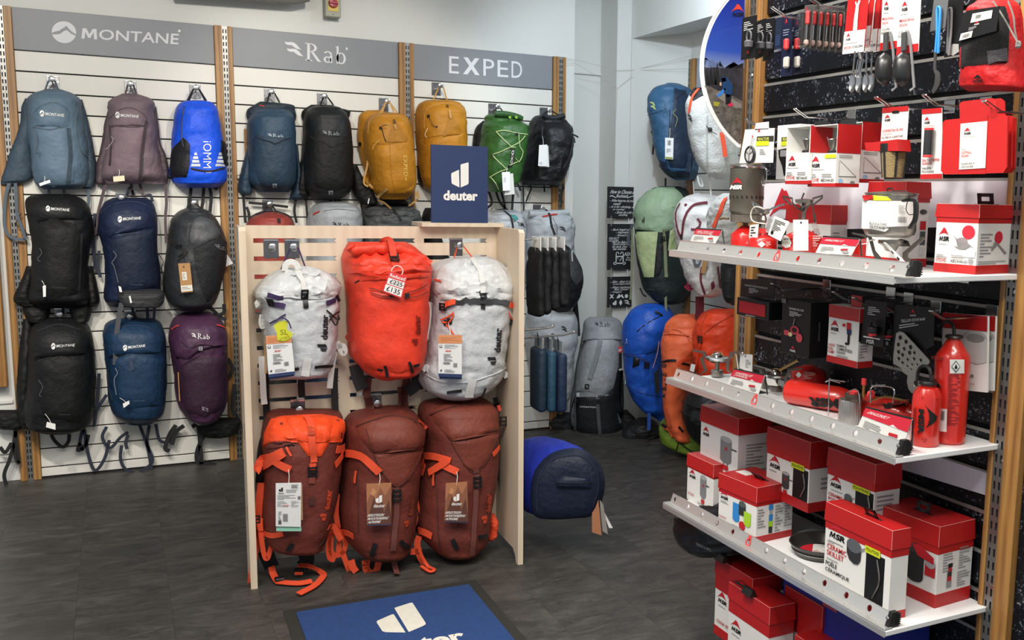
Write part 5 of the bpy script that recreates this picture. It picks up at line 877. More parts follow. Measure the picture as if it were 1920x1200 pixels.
t.body('775,1046,1072 785,1030,1074 800,1026,1078 808,1040,1080', .08, gk, name='hip_belt', setb=False, gap=.05); t.body('770,1164,1176 790,1162,1192 815,1160,1186 824,1164,1178', .08, gk, name='hip_belt', setb=False, gap=.05)
bb = fab('#1b4fae', .42, .45, 30)
t = al('royal blue alpine pack leaning in the corner', 1235, 780, 3.0, -42)
t.body('572,1200,1232 580,1182,1246 598,1170,1256 620,1165,1258 645,1165,1250 668,1168,1242 700,1170,1240 725,1176,1241 750,1188,1244 770,1206,1247 788,1230,1248', .25, bb, e=2.4, wr=.008, wf=16)
t.patch('1196,575 1232,574 1254,596 1256,630 1238,656 1214,664 1180,664 1166,640 1168,604 1182,582', bb, 'lid', .012, wr=.012, rows=14); t.zipc('1194,622 1214,606 1240,592', m=BLACK, r=.003); t.strap('1228,584 1242,592', .014, BLACK, 'zip_pull'); t.logo('peak', [(1172, 634), (1178, 634), (1178, 648), (1172, 648)], ink('#9db3d8')); t.strap('1170,664 1192,668 1214,678', .014, web('#16367a'), 'compression_strap'); t.patch('1188,668 1200,670 1198,688 1186,690', BLACK, 'tool_keeper', .008, rows=4, cols=4); t.buckle(1212, 684, .034, .034, BLACK, off=.008)
t.free('1218,690 1217,740 1217,792 1216,806', .022, web('#1d4a9c'), .24, 'blue_strap'); t.seam('1176,720 1200,736 1240,744', .0025, web('#16367a')); t.tag('1226,700 1236,690 1236,735 1230,740', BLACK, .26, 'swing_tag')
ob = fab('#e2683f', .45, .45, 30)
t = al('coral orange pack with dark vertical lettering, at the end of the alcove floor', 1285, 828, 2.95, -42)
t.body('592,1266,1312 600,1252,1316 625,1240,1326 645,1236,1326 670,1238,1310 700,1240,1300 740,1242,1286 780,1246,1286 805,1254,1296 824,1268,1302 832,1286,1306', .22, ob, e=2.4, wr=.006, wf=16)
t.patch('1262,594 1310,592 1322,620 1300,640 1278,622 1256,622 1242,632 1248,606', ob, 'lid', .01, wr=.008); t.seam('1240,636 1262,618 1284,628 1294,642', .0025, web('#c2512e')); t.strap('1238,680 1254,676 1268,676', .014, BLACK, 'tool_keeper'); t.strap('1270,684 1280,676 1294,672', .018, OR, 'orange_strap'); t.strap('1276,680 1292,684', .012, BLACK, 'tool_keeper')
mb = MB(); mb.text('BLITE 10', t.qmap([(1240, 733), (1240, 682), (1250, 682), (1250, 733)]), DG, .03); t.part(mb, 'lettering', smooth=0); t.logo('peak', [(1241, 748), (1241, 738), (1250, 738), (1250, 748)], DG); t.strap('1248,766 1254,785 1258,800', .02, web('#c9552f'), 'side_strap'); t.strap('1272,800 1280,810', .014, BLACK, 'gear_loop'); t.free('1245,800 1256,806 1262,818', .022, OR, .2, 'orange_strap'); t.free('1240,795 1250,802', .02, BLACK, .2, 'buckle_strap'); t.cord('1236,640 1232,664 1224,690', .0016, ink('#e0a59a'), .2)
rb = fab('#e2431f', .45, .4, 30); t = al('vivid red-orange pack behind the shelf front, next to the oak post', 1345, 720, 3.0, -42)
t.body('582,1330,1384 590,1312,1392 615,1298,1396 650,1296,1394 680,1300,1390 705,1306,1386 720,1316,1380', .22, rb, e=2.4, wr=.01, wf=16); t.strap('1316,634 1310,662 1306,694', .02, rb, 'lid_strap'); t.buckle(1314, 636, .034, .04, mat('buckle_brown', '#4a3732', .4), off=.008); t.seam('1326,590 1316,610 1316,630', .003, web('#b93417')); t.seam('1380,588 1340,610 1320,626', .003, web('#b93417')); t.tag('1296,682 1304,684 1301,698 1293,695', WHITE, .25, 'price_ticket')
t = al('glossy black pack beneath the shelf front, at the alcove floor', 1340, 842, 2.98, -40); t.body('728,1290,1360 745,1279,1392 775,1274,1402 800,1280,1404 825,1296,1404 845,1320,1400', .24, fab('#17181a', .3, .5, 20), e=2.4, wr=.006); t.seam('1276,772 1300,782 1340,786', .003, BK); t.seam('1278,752 1310,764 1350,764', .003, BK)
gz = fab('#6e8a2c', .55); t = al('lime green folded pad lying on the alcove floor', 1290, 856, 2.97, -40, name='folded_pad', cat='pad'); t.body('789,1240,1262 797,1236,1284 815,1236,1312 832,1244,1336 848,1280,1340 858,1310,1336', .16, gz, e=3.5, wr=.005); t.cord('1272,828 1290,842 1320,858', .004, BLACK, .2); t.cord('1272,828 1270,838 1266,850', .003, BLACK, .2)
t = fp('black stuff bag slumped on the floor between two packs', 1205, 824, -30, .12, name='stuff_bag', cat='bag'); t.body('786,1198,1214 794,1184,1228 806,1172,1238 818,1166,1240 826,1176,1232', .12, fab('#242527', .5, .6, 20), e=2.3, wr=.012)
t = bw('grey pack hanging low behind the rack wing, by the wall corner', 1040, 755); t.body('572,1020,1062 580,1006,1076 600,998,1083 640,996,1083 665,1000,1076 690,1004,1074 740,1010,1070 760,1020,1060', .25, LG, e=2.5, wr=.008); t.logo('waves', '1052,611 1064,613 1064,622 1052,620', DG); t.strap('1036,625 1038,650', .016, web('#55585c'), 'daisy_chain'); t.cord('1038,572 1037,578', .004, BLACK, .3)
# ---------------------------------------------------------------- things hung on the outer face of the rack wing
OX = RK.w((RW+.022, 0, 0)).x
def prong(u0, v0, u1, v1, d, label):
    t = Thing('faceout_prong', label, 'hook', RK.sub((RW+.022, -d, RK.px(u0, v0, d).z))); a = t.f.px(u0, v0, 0); b = t.f.px(u1, v1, 0); mb = MB(); a.x = .0
    for s in (-.009, .009): mb.tube([V((0, s, a.z)), V((b.x*.8, s, a.z+(b.z-a.z)*.4)), V((b.x, s, b.z))], .0035, CHROME, 8)
    mb.box((b.x, 0, b.z), (.006, .024, .008), CHROME, None, .002); t.part(mb, 'twin_rod'); return t
prong(998, 450, 1047, 443, .13, 'upper chrome prong on the rack wing, carrying black garments'); prong(997, 618, 1038, 611, .22, 'short chrome prong on the rack wing, above the navy pouches'); prong(997, 634, 1078, 622, .13, 'long chrome prong on the rack wing, carrying the navy pouches')
GB = fab('#18191b', .7)
for k, (u0, u1, yb) in enumerate(((1000, 1012, 590), (1013, 1026, 586), (1027, 1041, 578), (1042, 1058, 572))):
    t = Thing('folded_garment', ('folded black garment with a white hanger card, %s the rack wing' % ('next to', 'second from', 'third from', 'furthest from')[k]), 'garment', RK.sub((RK.px((u0+u1)/2, yb, .13).x, -.13, RK.px(u0, yb, .13).z)), 'black garments on the upper prong')
    a = t.f.px(u0-2, 468, .0); b = t.f.px(u1+1, yb, 0); t.gap = -.06; Pack.body(t, [(464, u0+1, u1), (474, u0-2, u1+2), (505, u0-4, u1+3), (550, u0-5, u1+4), (yb-6, u0-4, u1+4), (yb+2, u0-1, u1)], .12, GB, [.8, 1, 1, 1, 1, .8], wr=.006, wf=26, M=30, name='garment')
    c = t.f.px(u0, 450, 0); mb = MB(); mb.box(((a.x+b.x)/2, 0, (a.z+c.z)/2+.004), (.004, .11, abs(c.z-a.z)+.02), WHITE, None, .001); t.part(mb, 'hanger_card')
    mb = MB(); mb.tube([t.f.px(u0+3, 462, .02), t.f.px(u0+8, 490, .02), t.f.px(u0+13, 514, .02)], .002, CHROME, 6); t.part(mb, 'price_rod')
for k, (u0, u1) in enumerate(((1000, 1018), (1019, 1036), (1037, 1056))):
    t = Thing('zip_pouch', 'rounded navy pouch with a hanging card, %s the rack wing' % ('next to', 'middle one on', 'outermost on')[k], 'pouch', RK.sub((RK.px((u0+u1)/2, 768, .13).x, -.13, RK.px(u0, 768, .13).z)), 'navy pouches on the long prong')
    a = t.f.px(u0, 652+4*k, 0); b = t.f.px(u1, 768, 0); mb = MB(); mb.box(((a.x+b.x)/2, 0, (a.z+b.z)/2), (abs(b.x-a.x)*.86, .13, abs(a.z-b.z)), fab(('#1d3040', '#24455a', '#1b2b44')[k]), None, .017, 3); t.part(mb, 'pouch'); mb = MB(); mb.box(((a.x+b.x)/2, 0, a.z+.02), (.003, .1, .06), ink('#8f959a'), None, .001); t.part(mb, 'header_card'); mb = MB(); mb.ribbon([V(((a.x+b.x)/2, -.01, a.z+.01)), V(((a.x+b.x)/2-.01, -.01, a.z+.06)), V(((a.x+b.x)/2+.012, -.005, a.z+.01))], .012, fab('#1d3040'), (0, -1, 0), .002); t.part(mb, 'hang_loop')
# blue pack hung sideways low on the wing
t = Thing('backpack', 'bright blue and navy pack hung sideways low on the outside of the rack', 'backpack', Fr((1.48, 3.72, .12), rad(-30)), 'rucksacks by the corner and alcove')
end = P('1003,884 1016,866 1036,850 1060,843 1084,842 1104,850 1120,866 1131,888 1133,912 1128,938 1118,958 1104,967 1080,969 1050,971 1020,970 1003,964 996,940 997,910'); B2 = fab('#1e309c', .5); N2 = fab('#121b30', .55)
R0 = [t.f.px(u, v, .05) for u, v in spl(end+[end[0]], 40)[:-1]] if 0 else [t.f.px(p.x, p.y, .05) for p in spl(end+[end[0]], 40)[:-1]]
cc = sum(R0, V((0, 0, 0)))/len(R0); axis = t.f.px(982, 868, -.36)-cc; vs = []; fs = []
for j in range(13):
    q = j/12; k = (1, 1.03, 1.05, 1.05, 1.04, 1.03, 1.02, 1.0, .97, .92, .84, .72, .5)[j]
    for p in R0: w_ = cc+axis*q+(p-cc)*k; vs.append(w_+(p-cc).normalized()*.006*noise.noise(w_*20))
n = len(R0)
for j in range(12):
    for i in range(n): fs.append((j*n+i, j*n+(i+1) % n, (j+1)*n+(i+1) % n, (j+1)*n+i))
fs.append(tuple(12*n+i for i in range(n))); mb = MB(); mb.add(vs, fs, B2); t.part(mb, 'body', smooth=60)
vs = []; fs = []
for j, (k, d) in enumerate(((1.02, 0.0), (1.0, .02), (.94, .045), (.82, .06), (.5, .066), (.0, .066))):
    for p in R0: w_ = cc+(p-cc)*k+V((0, -d, 0)); vs.append(w_)
for j in range(5):
    for i in range(n): fs.append((j*n+i, j*n+(i+1) % n, (j+1)*n+(i+1) % n, (j+1)*n+i))
mb = MB(); mb.add(vs, fs, N2); t.part(mb, 'end_panel', smooth=60); t.d = .12; t.setbody(mb)
t.seam('1008,958 1010,900 1030,866 1060,856 1090,856 1114,876 1122,910 1112,950', .003, web('#121a30'), 'edging'); t.patch('1042,902 1056,892 1106,894 1110,906 1108,916 1042,914', N2, 'grab_handle', .016, rows=6); t.seam('1042,905 1076,906 1110,905', .0022, web('#0d1424'))
t.tag('1110,934 1122,938 1128,1004 1110,998', mat('tag_photo', '#a8704e', .5), .1, 'swing_tag'); t.tag('1124,936 1131,946 1140,1002 1130,996', ink('#8d8782'), .09, 'swing_tag'); t.tag('1128,950 1134,970 1149,990 1142,990', WHITE, .08, 'swing_tag')
# ---------------------------------------------------------------- stove wall: posts, slats, shelves
MW = Fr((1.836, 2.636, 0), rad(-90)); mb = MB(); mb.b2((1.863, .1, 0), (3.5, 2.72, 3.05), PAINT); mb.b2((1.863, 2.6, 0), (2.2, 2.735, 3.05), PAINT)
def projl(p):
    q = MW.mat@V(p)-CO; z = q.dot(_f); return CX+FPX*q.dot(CR)/z, CY+FPX*q.dot(CD)/z, z
post(MW, -.098, 0, 2.36, 'oak and steel post at the left end of the stove wall', .026, .034, -.006, screws=(1.9, 1.0))
post(MW, 1.012, 1.103, 2.36, 'oak and steel post at the right end of the stove wall', .015, .046, -.006, screws=(1.31, .91, .6))
def granite():
    m = mat('granite_laminate', '#0d1016', .42, spec=.3); N = m.node_tree.nodes; L = m.node_tree.links; b = N['Principled BSDF']; tc = N.new('ShaderNodeTexCoord'); g = N.new('ShaderNodeNewGeometry')
    n = N.new('ShaderNodeTexNoise'); n.inputs['Scale'].default_value = 120; n.inputs['Detail'].default_value = 5; n.inputs['Roughness'].default_value = .75; L.new(g.outputs['Position'], n.inputs['Vector'])
    n2 = N.new('ShaderNodeTexNoise'); n2.inputs['Scale'].default_value = 14; n2.inputs['Detail'].default_value = 3; L.new(g.outputs['Position'], n2.inputs['Vector'])
    a = N.new('ShaderNodeMath'); a.operation = 'MULTIPLY_ADD'; a.inputs[1].default_value = .45; L.new(n2.outputs['Fac'], a.inputs[0]); L.new(n.outputs['Fac'], a.inputs[2])
    r = N.new('ShaderNodeValToRGB'); e = r.color_ramp.elements; e[0].position = .76; e[0].color = lin('#080a0f'); e[1].position = .93; e[1].color = lin('#a3a8b0'); k = e.new(.83); k.color = lin('#161b26'); L.new(a.outputs[0], r.inputs[0]); L.new(r.outputs[0], b.inputs['Base Color']); return m
GRAN = granite(); INS = mat('slat_insert', '#a19f9a', .35, .6)
slats(MW, .002, 1.011, 2.267, .02, 'black speckled slatted panel of the stove wall with steel inserts', GRAN, gap=.016, edge=INS)
t = Thing('slatwall_panel', 'black speckled panel beyond the right-hand oak post', 'slatted panel', MW.sub((1.104, 0, 0))); mb2 = MB(); mb2.b2((0, 0, .02), (.35, .02, 2.3), GRAN, .002); t.part(mb2, 'slat')
struct(mb, 'wall_end')
ALU = mat('rail_aluminium', '#d2d2d0', .25, .7, bump=.06, bscale=4, stretch=(1, 60, 60)); SHELF = mat('shelf_white', '#dedfe0', .25)
def shelf(Z, d, x0, x1, rx1, label, h0, red):
    t = Thing('wall_shelf', label, 'shelf', MW.sub((x0, 0, Z))); w = x1-x0
    mb = MB(); mb.b2((0, -d, -.014), (w, -.004, 0), SHELF, .002); t.part(mb, 'board')
    for x in (.14, .5, .86):
        mb = MB(); mb.b2((x*w-.03, -.06, -.03), (x*w+.03, -.003, -.0145), CHROME, .001); t.part(mb, 'bracket')
    # leaning aluminium rail with round holes
    rw = rx1-x0-.012; H = .029; P0 = V((.004, -d+.022, .002)); ux = V((1, 0, 0)); uz = V((0, .011, H)).normalized(); nn = V((0, -1, .3)).normalized(); pit = .0838; mb = MB(); Q = lambda a, b, c=0: P0+ux*a+uz*b+nn*c
    k = (h0-x0-.004) % pit; edges = [0]; hs = []
    while k < rw-.02: hs.append(k); k += pit
    hz = H*.5; R = .0082; S = .0125; x = 0
    for h in hs:
        if h-S > x: mb.add([Q(x, 0), Q(h-S, 0), Q(h-S, H), Q(x, H)], [(0, 1, 2, 3)], ALU)
        for a, b in ((0, hz-S), (hz+S, H)): mb.add([Q(h-S, a), Q(h+S, a), Q(h+S, b), Q(h-S, b)], [(0, 1, 2, 3)], ALU)
        o = []; i_ = []; i2 = []
        for j in range(16): a = 2*pi*j/16; cs, sn = cos(a), sin(a); m_ = max(abs(cs), abs(sn)); o.append(Q(h+S*cs/m_, hz+S*sn/m_)); i_.append(Q(h+R*cs, hz+R*sn)); i2.append(Q(h+R*cs, hz+R*sn, -.0035))
        mb.add(o+i_+i2, [(j, (j+1) % 16, 16+(j+1) % 16, 16+j) for j in range(16)]+[(16+j, 16+(j+1) % 16, 32+(j+1) % 16, 32+j) for j in range(16)], ALU); x = h+S
    mb.add([Q(x, 0), Q(rw, 0), Q(rw, H), Q(x, H)], [(0, 1, 2, 3)], ALU)
    mb.add([Q(0, 0, -.0035), Q(0, H, -.0035), Q(0, H+.003, .002), Q(rw, H+.003, .002), Q(rw, H, -.0035), Q(0, H, 0), Q(rw, H, 0)], [(1, 2, 3, 4), (5, 2, 3, 6)], ALU)
    mb.b2((.0, -d-.002, .0), (rw+.02, -d+.022, .004), ALU, .0008); mb.b2((.0, -d-.003, -.016), (w, -d+.0, .0), ALU, .0008); t.part(mb, 'edge_rail', smooth=20)
    mb = MB(); mb.prism([(-.006, 0), (.026, 0), (.03, .024), (.022, H+.006), (.006, H+.006)], lambda y, z: P0+V((rw, y-.004, z)), lambda y, z: P0+V((rw+.012, y-.004, z)), BLACK)
    for i in range(6): mb.b2(P0+V((rw+.01, .012+.0, .004+.005*i)), P0+V((rw+.0135, .026, .0065+.005*i)), BLACK)
    mb.lathe([(0, .003), (.004, .002), (.005, 0)], CHROME, 10, P0+V((rw+.006, -.008, .022)), Matrix.Rotation(pi/2, 3, 'X')); t.part(mb, 'end_cap', smooth=20)
    if red is not None:
        h = hs[red]; pts = [(0, .018), (-.006, .013), (-.0125, -.005), (-.01, -.012), (0, -.0145), (.01, -.012), (.0125, -.005), (.006, .013)]; o = [Q(h+a, hz+b, .0012) for a, b in pts]; i_ = [Q(h+a*.66, hz-.002+b*.62, .0012) for a, b in pts]
        mb = MB(); mb.add(o+i_, [(j, (j+1) % 8, 8+(j+1) % 8, 8+j) for j in range(8)], PR); t.part(mb, 'red_marker', smooth=0)
    return t
S1, S2, S3 = 1.352, .947, .542
shelf(S1, .385, .10, 1.06, 1.085, 'upper white shelf with perforated aluminium rail, holding the display stoves and canisters', .182, 5)
shelf(S2, .33, .004, 1.036, 1.028, 'middle white shelf with perforated aluminium rail, holding the fuel bottles', .112, 5)
shelf(S3, .33, .004, 1.036, 1.026, 'lower white shelf with perforated aluminium rail, holding red lidded boxes', .110, 5)
# ---- goods helpers
MRED = mat('carton_red', '#ac1a1b', .42, var=.04, vscale=20); MWH = mat('carton_white', '#d9d8d4', .5); CARDK = mat('card_black', '#101012', .45, spec=.35); INKR = ink('#b3212c'); INKK = ink('#141414'); INKG = ink('#8a8a8a'); LIMET = mat('sticker_lime', '#c3cc22', .45); GREYM = mat('titanium', '#8f8b83', .3, .85, bump=.03, bscale=200); CLEAR = mat('clear_plastic', '#ffffff', .06, trans=1, spec=.5, alpha=.35)
def goods(name, label, cat, u, v, d, group=None):
    p = MW.px(u, v, d); return Thing(name, label, cat, MW.sub((p.x, -d, p.z)), group)
def mhook(u, v, d, label):   # double wire prong seen at its tip
    p = MW.px(u, v, d); t = Thing('display_hook', label, 'hook', MW.sub((p.x, 0, p.z)), 'wire prongs on the stove wall'); mb = MB(); mb.b2((-.018, -.006, -.012), (.018, 0, .02), CHROME, .001); t.part(mb, 'plate'); mb = MB()
    for s in (-.006, .006): mb.tube([(s, -.004, -.006), (s, -d*.8, -.008), (s, -d, .012)], .002, CHROME, 6)
    mb.tube([(-.006, -d, .012), (.006, -d, .012)], .002, CHROME, 6); t.part(mb, 'twin_wire'); return t
def mcard(name, label, cat, q, d, m, items=(), th=.0015, group=None, part='card'):
    q = P(q) if isinstance(q, str) else q; t = goods(name, label, cat, (q[2][0]+q[3][0])/2, (q[2][1]+q[3][1])/2, d, group); t.tag(q, m, 0, part, th, items=items); t.q = q; return t
def cuboid(t, x0, x1, y0, y1, z0, z1, m, name, bev=.0012): mb = MB(); mb.b2((x0, y0, z0), (x1, y1, z1), m, bev); return t.part(mb, name, smooth=0)
def carton(label, fr, w, dep, h, lid=.05, under=.012, base=.018, front=(), side=(), tab=None, window=None, group='red lidded cartons on the stove wall', name='product_box', lidm=None):
    """white carton with red lift-off lid, red foot and printed faces; local x right, y into the wall"""
    t = Thing(name, label, 'box', fr, group); ov = .003; fz = h-lid
    cuboid(t, 0, w, 0, dep, 0, h-.003, MWH, 'carton')
    if base: cuboid(t, -.0008, w+.0008, -.0008, dep, 0, base, MRED, 'base_band', .0005)
    cuboid(t, -.0006, w+.0006, -.0006, dep+.0006, fz-under, fz+.004, MRED, 'neck_band', .0004)
    mb = MB(); L_ = lambda x, y, z: (x, y, z); vs = [(-ov, -ov, fz), (w+ov, -ov, fz), (w+ov, dep+ov, fz), (-ov, dep+ov, fz), (-ov*.3, -ov*.3, h), (w+ov*.3, -ov*.3, h), (w+ov*.3, dep, h), (-ov*.3, dep, h)]
    mb.add(vs, [(0, 1, 5, 4), (1, 2, 6, 5), (2, 3, 7, 6), (3, 0, 4, 7), (4, 5, 6, 7), (0, 3, 2, 1)], lidm or MRED); t.part(mb, 'lid', smooth=0)
    eg = mat('board_edge', '#e0a6a0', .6); mb = MB(); mb.tube([(w+ov, -ov, fz), (w+ov*.3, -ov*.3, h), (w+ov*.3, dep, h)], .0005, eg, 4); mb.tube([(w+ov*.3, -ov*.3, h), (-ov*.3, -ov*.3, h)], .0005, eg, 4); t.part(mb, 'worn_edge')
    if window: x0, z0, x1, z1 = window; mb = MB(); mb.b2((x0*w, -.0015, z0*h), (w*x1, .001, z1*h), CARDK, .004); t.part(mb, 'window', label='black window onto the pan inside'); mb = MB(); mb.tube(spl([(w*(x1-.1), -.003, z1*h-.01), (w*(x1-.05), -.004, (z0+z1)/2*h), (w*(x1-.14), -.003, z0*h+.01)], 10), .0022, GREYM, 6); t.part(mb, 'pan_rim')
    mb = MB(); prt(mb, lambda a, b: (a*w, -.0012, b*h), front); 
    if side: prt(mb, lambda a, b: (w+.0012, a*dep, b*h), side)
    t.part(mb, 'print', smooth=0)
    if tab:
        tx, ty, ang = tab; mb = MB(); Rm = Matrix.Rotation(ang, 3, 'X'); tw, thh = .042, .026
        for a, b, c, e in ((-tw/2, tw/2, 0, .008), (-tw/2, tw/2, thh-.008, thh), (-tw/2, -tw/2+.01, 0, thh), (tw/2-.01, tw/2, 0, thh)): mb.box(V((tx*w, ty*dep, h))+Rm@V(((a+b)/2, 0, (c+e)/2)), (b-a, .002, e-c), BLACK, Rm)
        mb.box((tx*w, ty*dep+.002, h+.0006), (.06, .006, .001), DARK); t.part(mb, 'hang_tab', smooth=0)
    return t
def wfr(X, Y, Z, rz=-90): return Fr((X, Y, Z), rad(rz))
M_ = lambda x0, y0, x1, y1: ('logo', 'msr', (x0, y0, x1, y1), INKR)
def pan_art(x0, y0, x1, y1, c1='#2b2b2e', c2='#55585c'):
    f = lambda a, b: (x0+(x1-x0)*a, y0+(y1-y0)*b)
    return [('p', [(.0, .7), (.02, .35), (.15, .1), (.4, 0), (.6, .05), (.72, .25), (.74, .6)], (x0, y0, x1, y1), ink(c1)), ('e', 0, (x0, y0+(y1-y0)*.45, x0+(x1-x0)*.74, y1), ink(c2)), ('p', [(.72, .62), (1, .86), (1, .92), (.72, .7)], (x0, y0, x1, y1), ink('#77797c'))]
def pot_art(x0, y0, x1, y1, c='#77777a'):
    w = x1-x0; h = y1-y0
    return [('r', 0, (x0+.12*w, y0+.3*h, x0+.72*w, y0+.9*h), ink(c)), ('e', 0, (x0+.12*w, y0+.82*h, x0+.72*w, y0+.98*h), ink('#9b9b9e')), ('e', 0, (x0+.12*w, y0+.2*h, x0+.72*w, y0+.42*h), ink(c)), ('r', 0, (x0+.72*w, y0+.66*h, x1, y0+.7*h), ink('#444')), ('logo', 'peak', (x0+.32*w, y0+.55*h, x0+.54*w, y0+.7*h), INKR), ('r', 0, (x0+.3*w, y0+.08*h, x0+.34*w, y0+.24*h), ink('#666')), ('r', 0, (x0+.52*w, y0+.06*h, x0+.56*w, y0+.24*h), ink('#666')), ('e', 0, (x0+.26*w, y0, x0+.6*w, y0+.16*h), INKR)]
lines = lambda n, x0, y0, x1, y1: ('l', n, (x0, y0, x1, y1), INKG)
# ---- lower shelf cartons
carton('skillet box with lime sticker and black window, front right of the lower shelf', wfr(1.547, 1.879, S3), .239, .054, .219, .046, .02, .02, [M_(.04, .6, .34, .82), lines(1, .06, .56, .3, .585), ('t', 'CERAMIC', (.05, .47, .36, .53), INKR), ('t', 'SKILLET', (.05, .395, .32, .455), INKR), ('t', 'POÊLE', (.04, .27, .22, .335), INKK), ('t', 'CÉRAMIQUE', (.04, .195, .42, .255), INKK), lines(1, .05, .345, .25, .37), lines(1, .05, .545, .2, .565)]+pan_art(.36, .44, .66, .72)+[('r', 0, (.64, .64, .86, .72), LIMET), ('t', 'PFOA & PTFE-FREE', (.66, .66, .84, .7), INKK), ('r', 0, (.62, .0, 1, .085), MRED)], [('l', 0+1, (.1, .2, .2, .22), MWH)], (.6, .45, .5), (.65, .12, .92, .66))
carton('red and white cook set box with red cup picture, right end of the lower shelf', wfr(1.687, 1.846, S3, -86), .2, .125, .204, .05, .02, .034, [('e', 0, (.52, .42, .8, .7), ink('#3a3a3d')), ('r', 0, (.52, .3, .8, .58), ink('#2b2b2e')), ('e', 0, (.52, .22, .8, .38), ink('#2b2b2e')), ('r', 0, (.82, .36, .98, .52), INKR), ('e', 0, (.82, .46, .98, .58), ink('#9a9a9e')), ('p', [(.6, .68), (.72, .7), (.95, .6), (.95, .52), (.7, .56)], (0, 0, 1, 1), INKR), M_(.05, .55, .3, .72), ('t', 'COOK SET', (.1, .24, .5, .29), INKR)], [lines(7, .15, .42, .5, .66), lines(9, .6, .42, .95, .7), lines(6, .58, .2, .95, .4), ('r', 0, (.28, .22, .42, .3), ink('#8a8a8c')), ('r', 0, (.29, .3, .41, .36), INKR), ('r', 0, (.29, .36, .41, .42), ink('#333')), ('r', 0, (.31, .42, .4, .47), INKR), ('r', 0, (.3, .47, .42, .52), ink('#222'))], (.5, .4, -.3))
t = carton('stove kit box with coloured cup pictures, front middle of the lower shelf', wfr(1.545, 2.371, S3, -85), .173, .137, .164, .044, .012, .02, [M_(.03, .54, .28, .72), lines(2, .06, .48, .3, .53), ('r', 0, (.4, .3, .58, .58), ink('#2f7fc4')), ('e', 0, (.4, .24, .58, .36), ink('#2f7fc4')), ('r', 0, (.56, .4, .74, .6), ink('#2b3030')), ('e', 0, (.56, .55, .74, .66), ink('#4c5252')), ('r', 0, (.7, .3, .88, .5), ink('#9ac42c')), ('e', 0, (.7, .24, .88, .36), ink('#9ac42c')), ('e', 0, (.58, .14, .74, .3), INKR), ('t', 'STOVE KIT', (.03, .2, .24, .24), INKR), ('t', 'POPOTE AVEC RÉCHAUD', (.05, .06, .98, .12), INKK), lines(2, .4, .13, .7, .18)], [lines(7, .04, .26, .28, .62), ('r', 0, (.33, .56, .45, .66), ink('#2f7fc4')), ('r', 0, (.36, .46, .43, .56), ink('#9a9c9c')), ('r', 0, (.34, .36, .44, .48), ink('#2f7fc4')), ('r', 0, (.33, .26, .45, .36), ink('#9ac42c')), ('r', 0, (.34, .14, .44, .26), ink('#2b3030')), lines(9, .5, .14, .72, .64), lines(9, .76, .2, .97, .66)], (.62, .5, .9)); cuboid(t, .012, .062, .05, .085, .164, .1646, MWH, 'barcode_label', 0)
carton('small square stove box on the front left corner of the lower shelf', wfr(1.597, 2.641, S3), .157, .112, .153, .04, .006, 0, [M_(.06, .5, .36, .7), pot_art(.5, .1, .82, .7)[0]]+pot_art(.48, .08, .86, .7)+[('t', 'STOVE', (.08, .14, .3, .19), INKR), ('t', 'SYSTÈME DE', (.45, .04, .95, .09), INKK)], [lines(14, .3, .12, .9, .68), ('bar', 0, (.4, .1, .8, .18), INKK)], (.45, .55, 1.1))
# hanging cartons under the middle shelf
carton('tall white box with a pot picture, hanging back left under the middle shelf', wfr(1.63, 2.62, .655), .215, .12, .2, .052, .0, 0, [M_(.05, .52, .26, .68)]+pot_art(.5, .12, .98, .66), [lines(10, .25, .1, .9, .6)])
carton('stove pot box with round black window, hanging in the middle under the middle shelf', wfr(1.65, 2.283, .655), .2, .1, .2, .055, .022, .028, [M_(.05, .42, .36, .62), lines(1, .08, .37, .36, .41)]+pot_art(.36, .14, .64, .46, '#3b3b3e')+[('r', 0, (.6, .56, .9, .64), LIMET), ('t', 'PFOA & PTFE-FREE', (.62, .58, .88, .62), INKK)], [lines(3, .4, .3, .8, .5)], None, (.64, .14, .98, .58))
carton('ceramic pot box with black window, hanging at the right under the middle shelf', wfr(1.655, 2.012, .68), .185, .085, .178, .05, .022, .03, [M_(.05, .42, .34, .62), lines(1, .1, .37, .36, .4), ('t', 'CERAMIC', (.05, .28, .36, .33), INKR), ('t', 'POT', (.05, .21, .2, .26), INKR), ('t', 'CASSEROLE', (.04, .1, .4, .15), INKK), lines(1, .05, .17, .3, .19)]+pan_art(.4, .24, .62, .42)+[('r', 0, (.56, .52, .92, .6), LIMET), ('t', 'PFOA & PTFE-FREE', (.58, .54, .9, .58), INKK)], [lines(4, .1, .3, .9, .55)], None, (.62, .1, .99, .56))
mhook(1404, 786, .15, 'black wire prong over the tall white stove box'); mhook(1488, 806, .17, 'wire prong under the middle shelf, over the round window box'); mhook(1600, 842, .17, 'wire prong under the middle shelf, over the ceramic pot box')
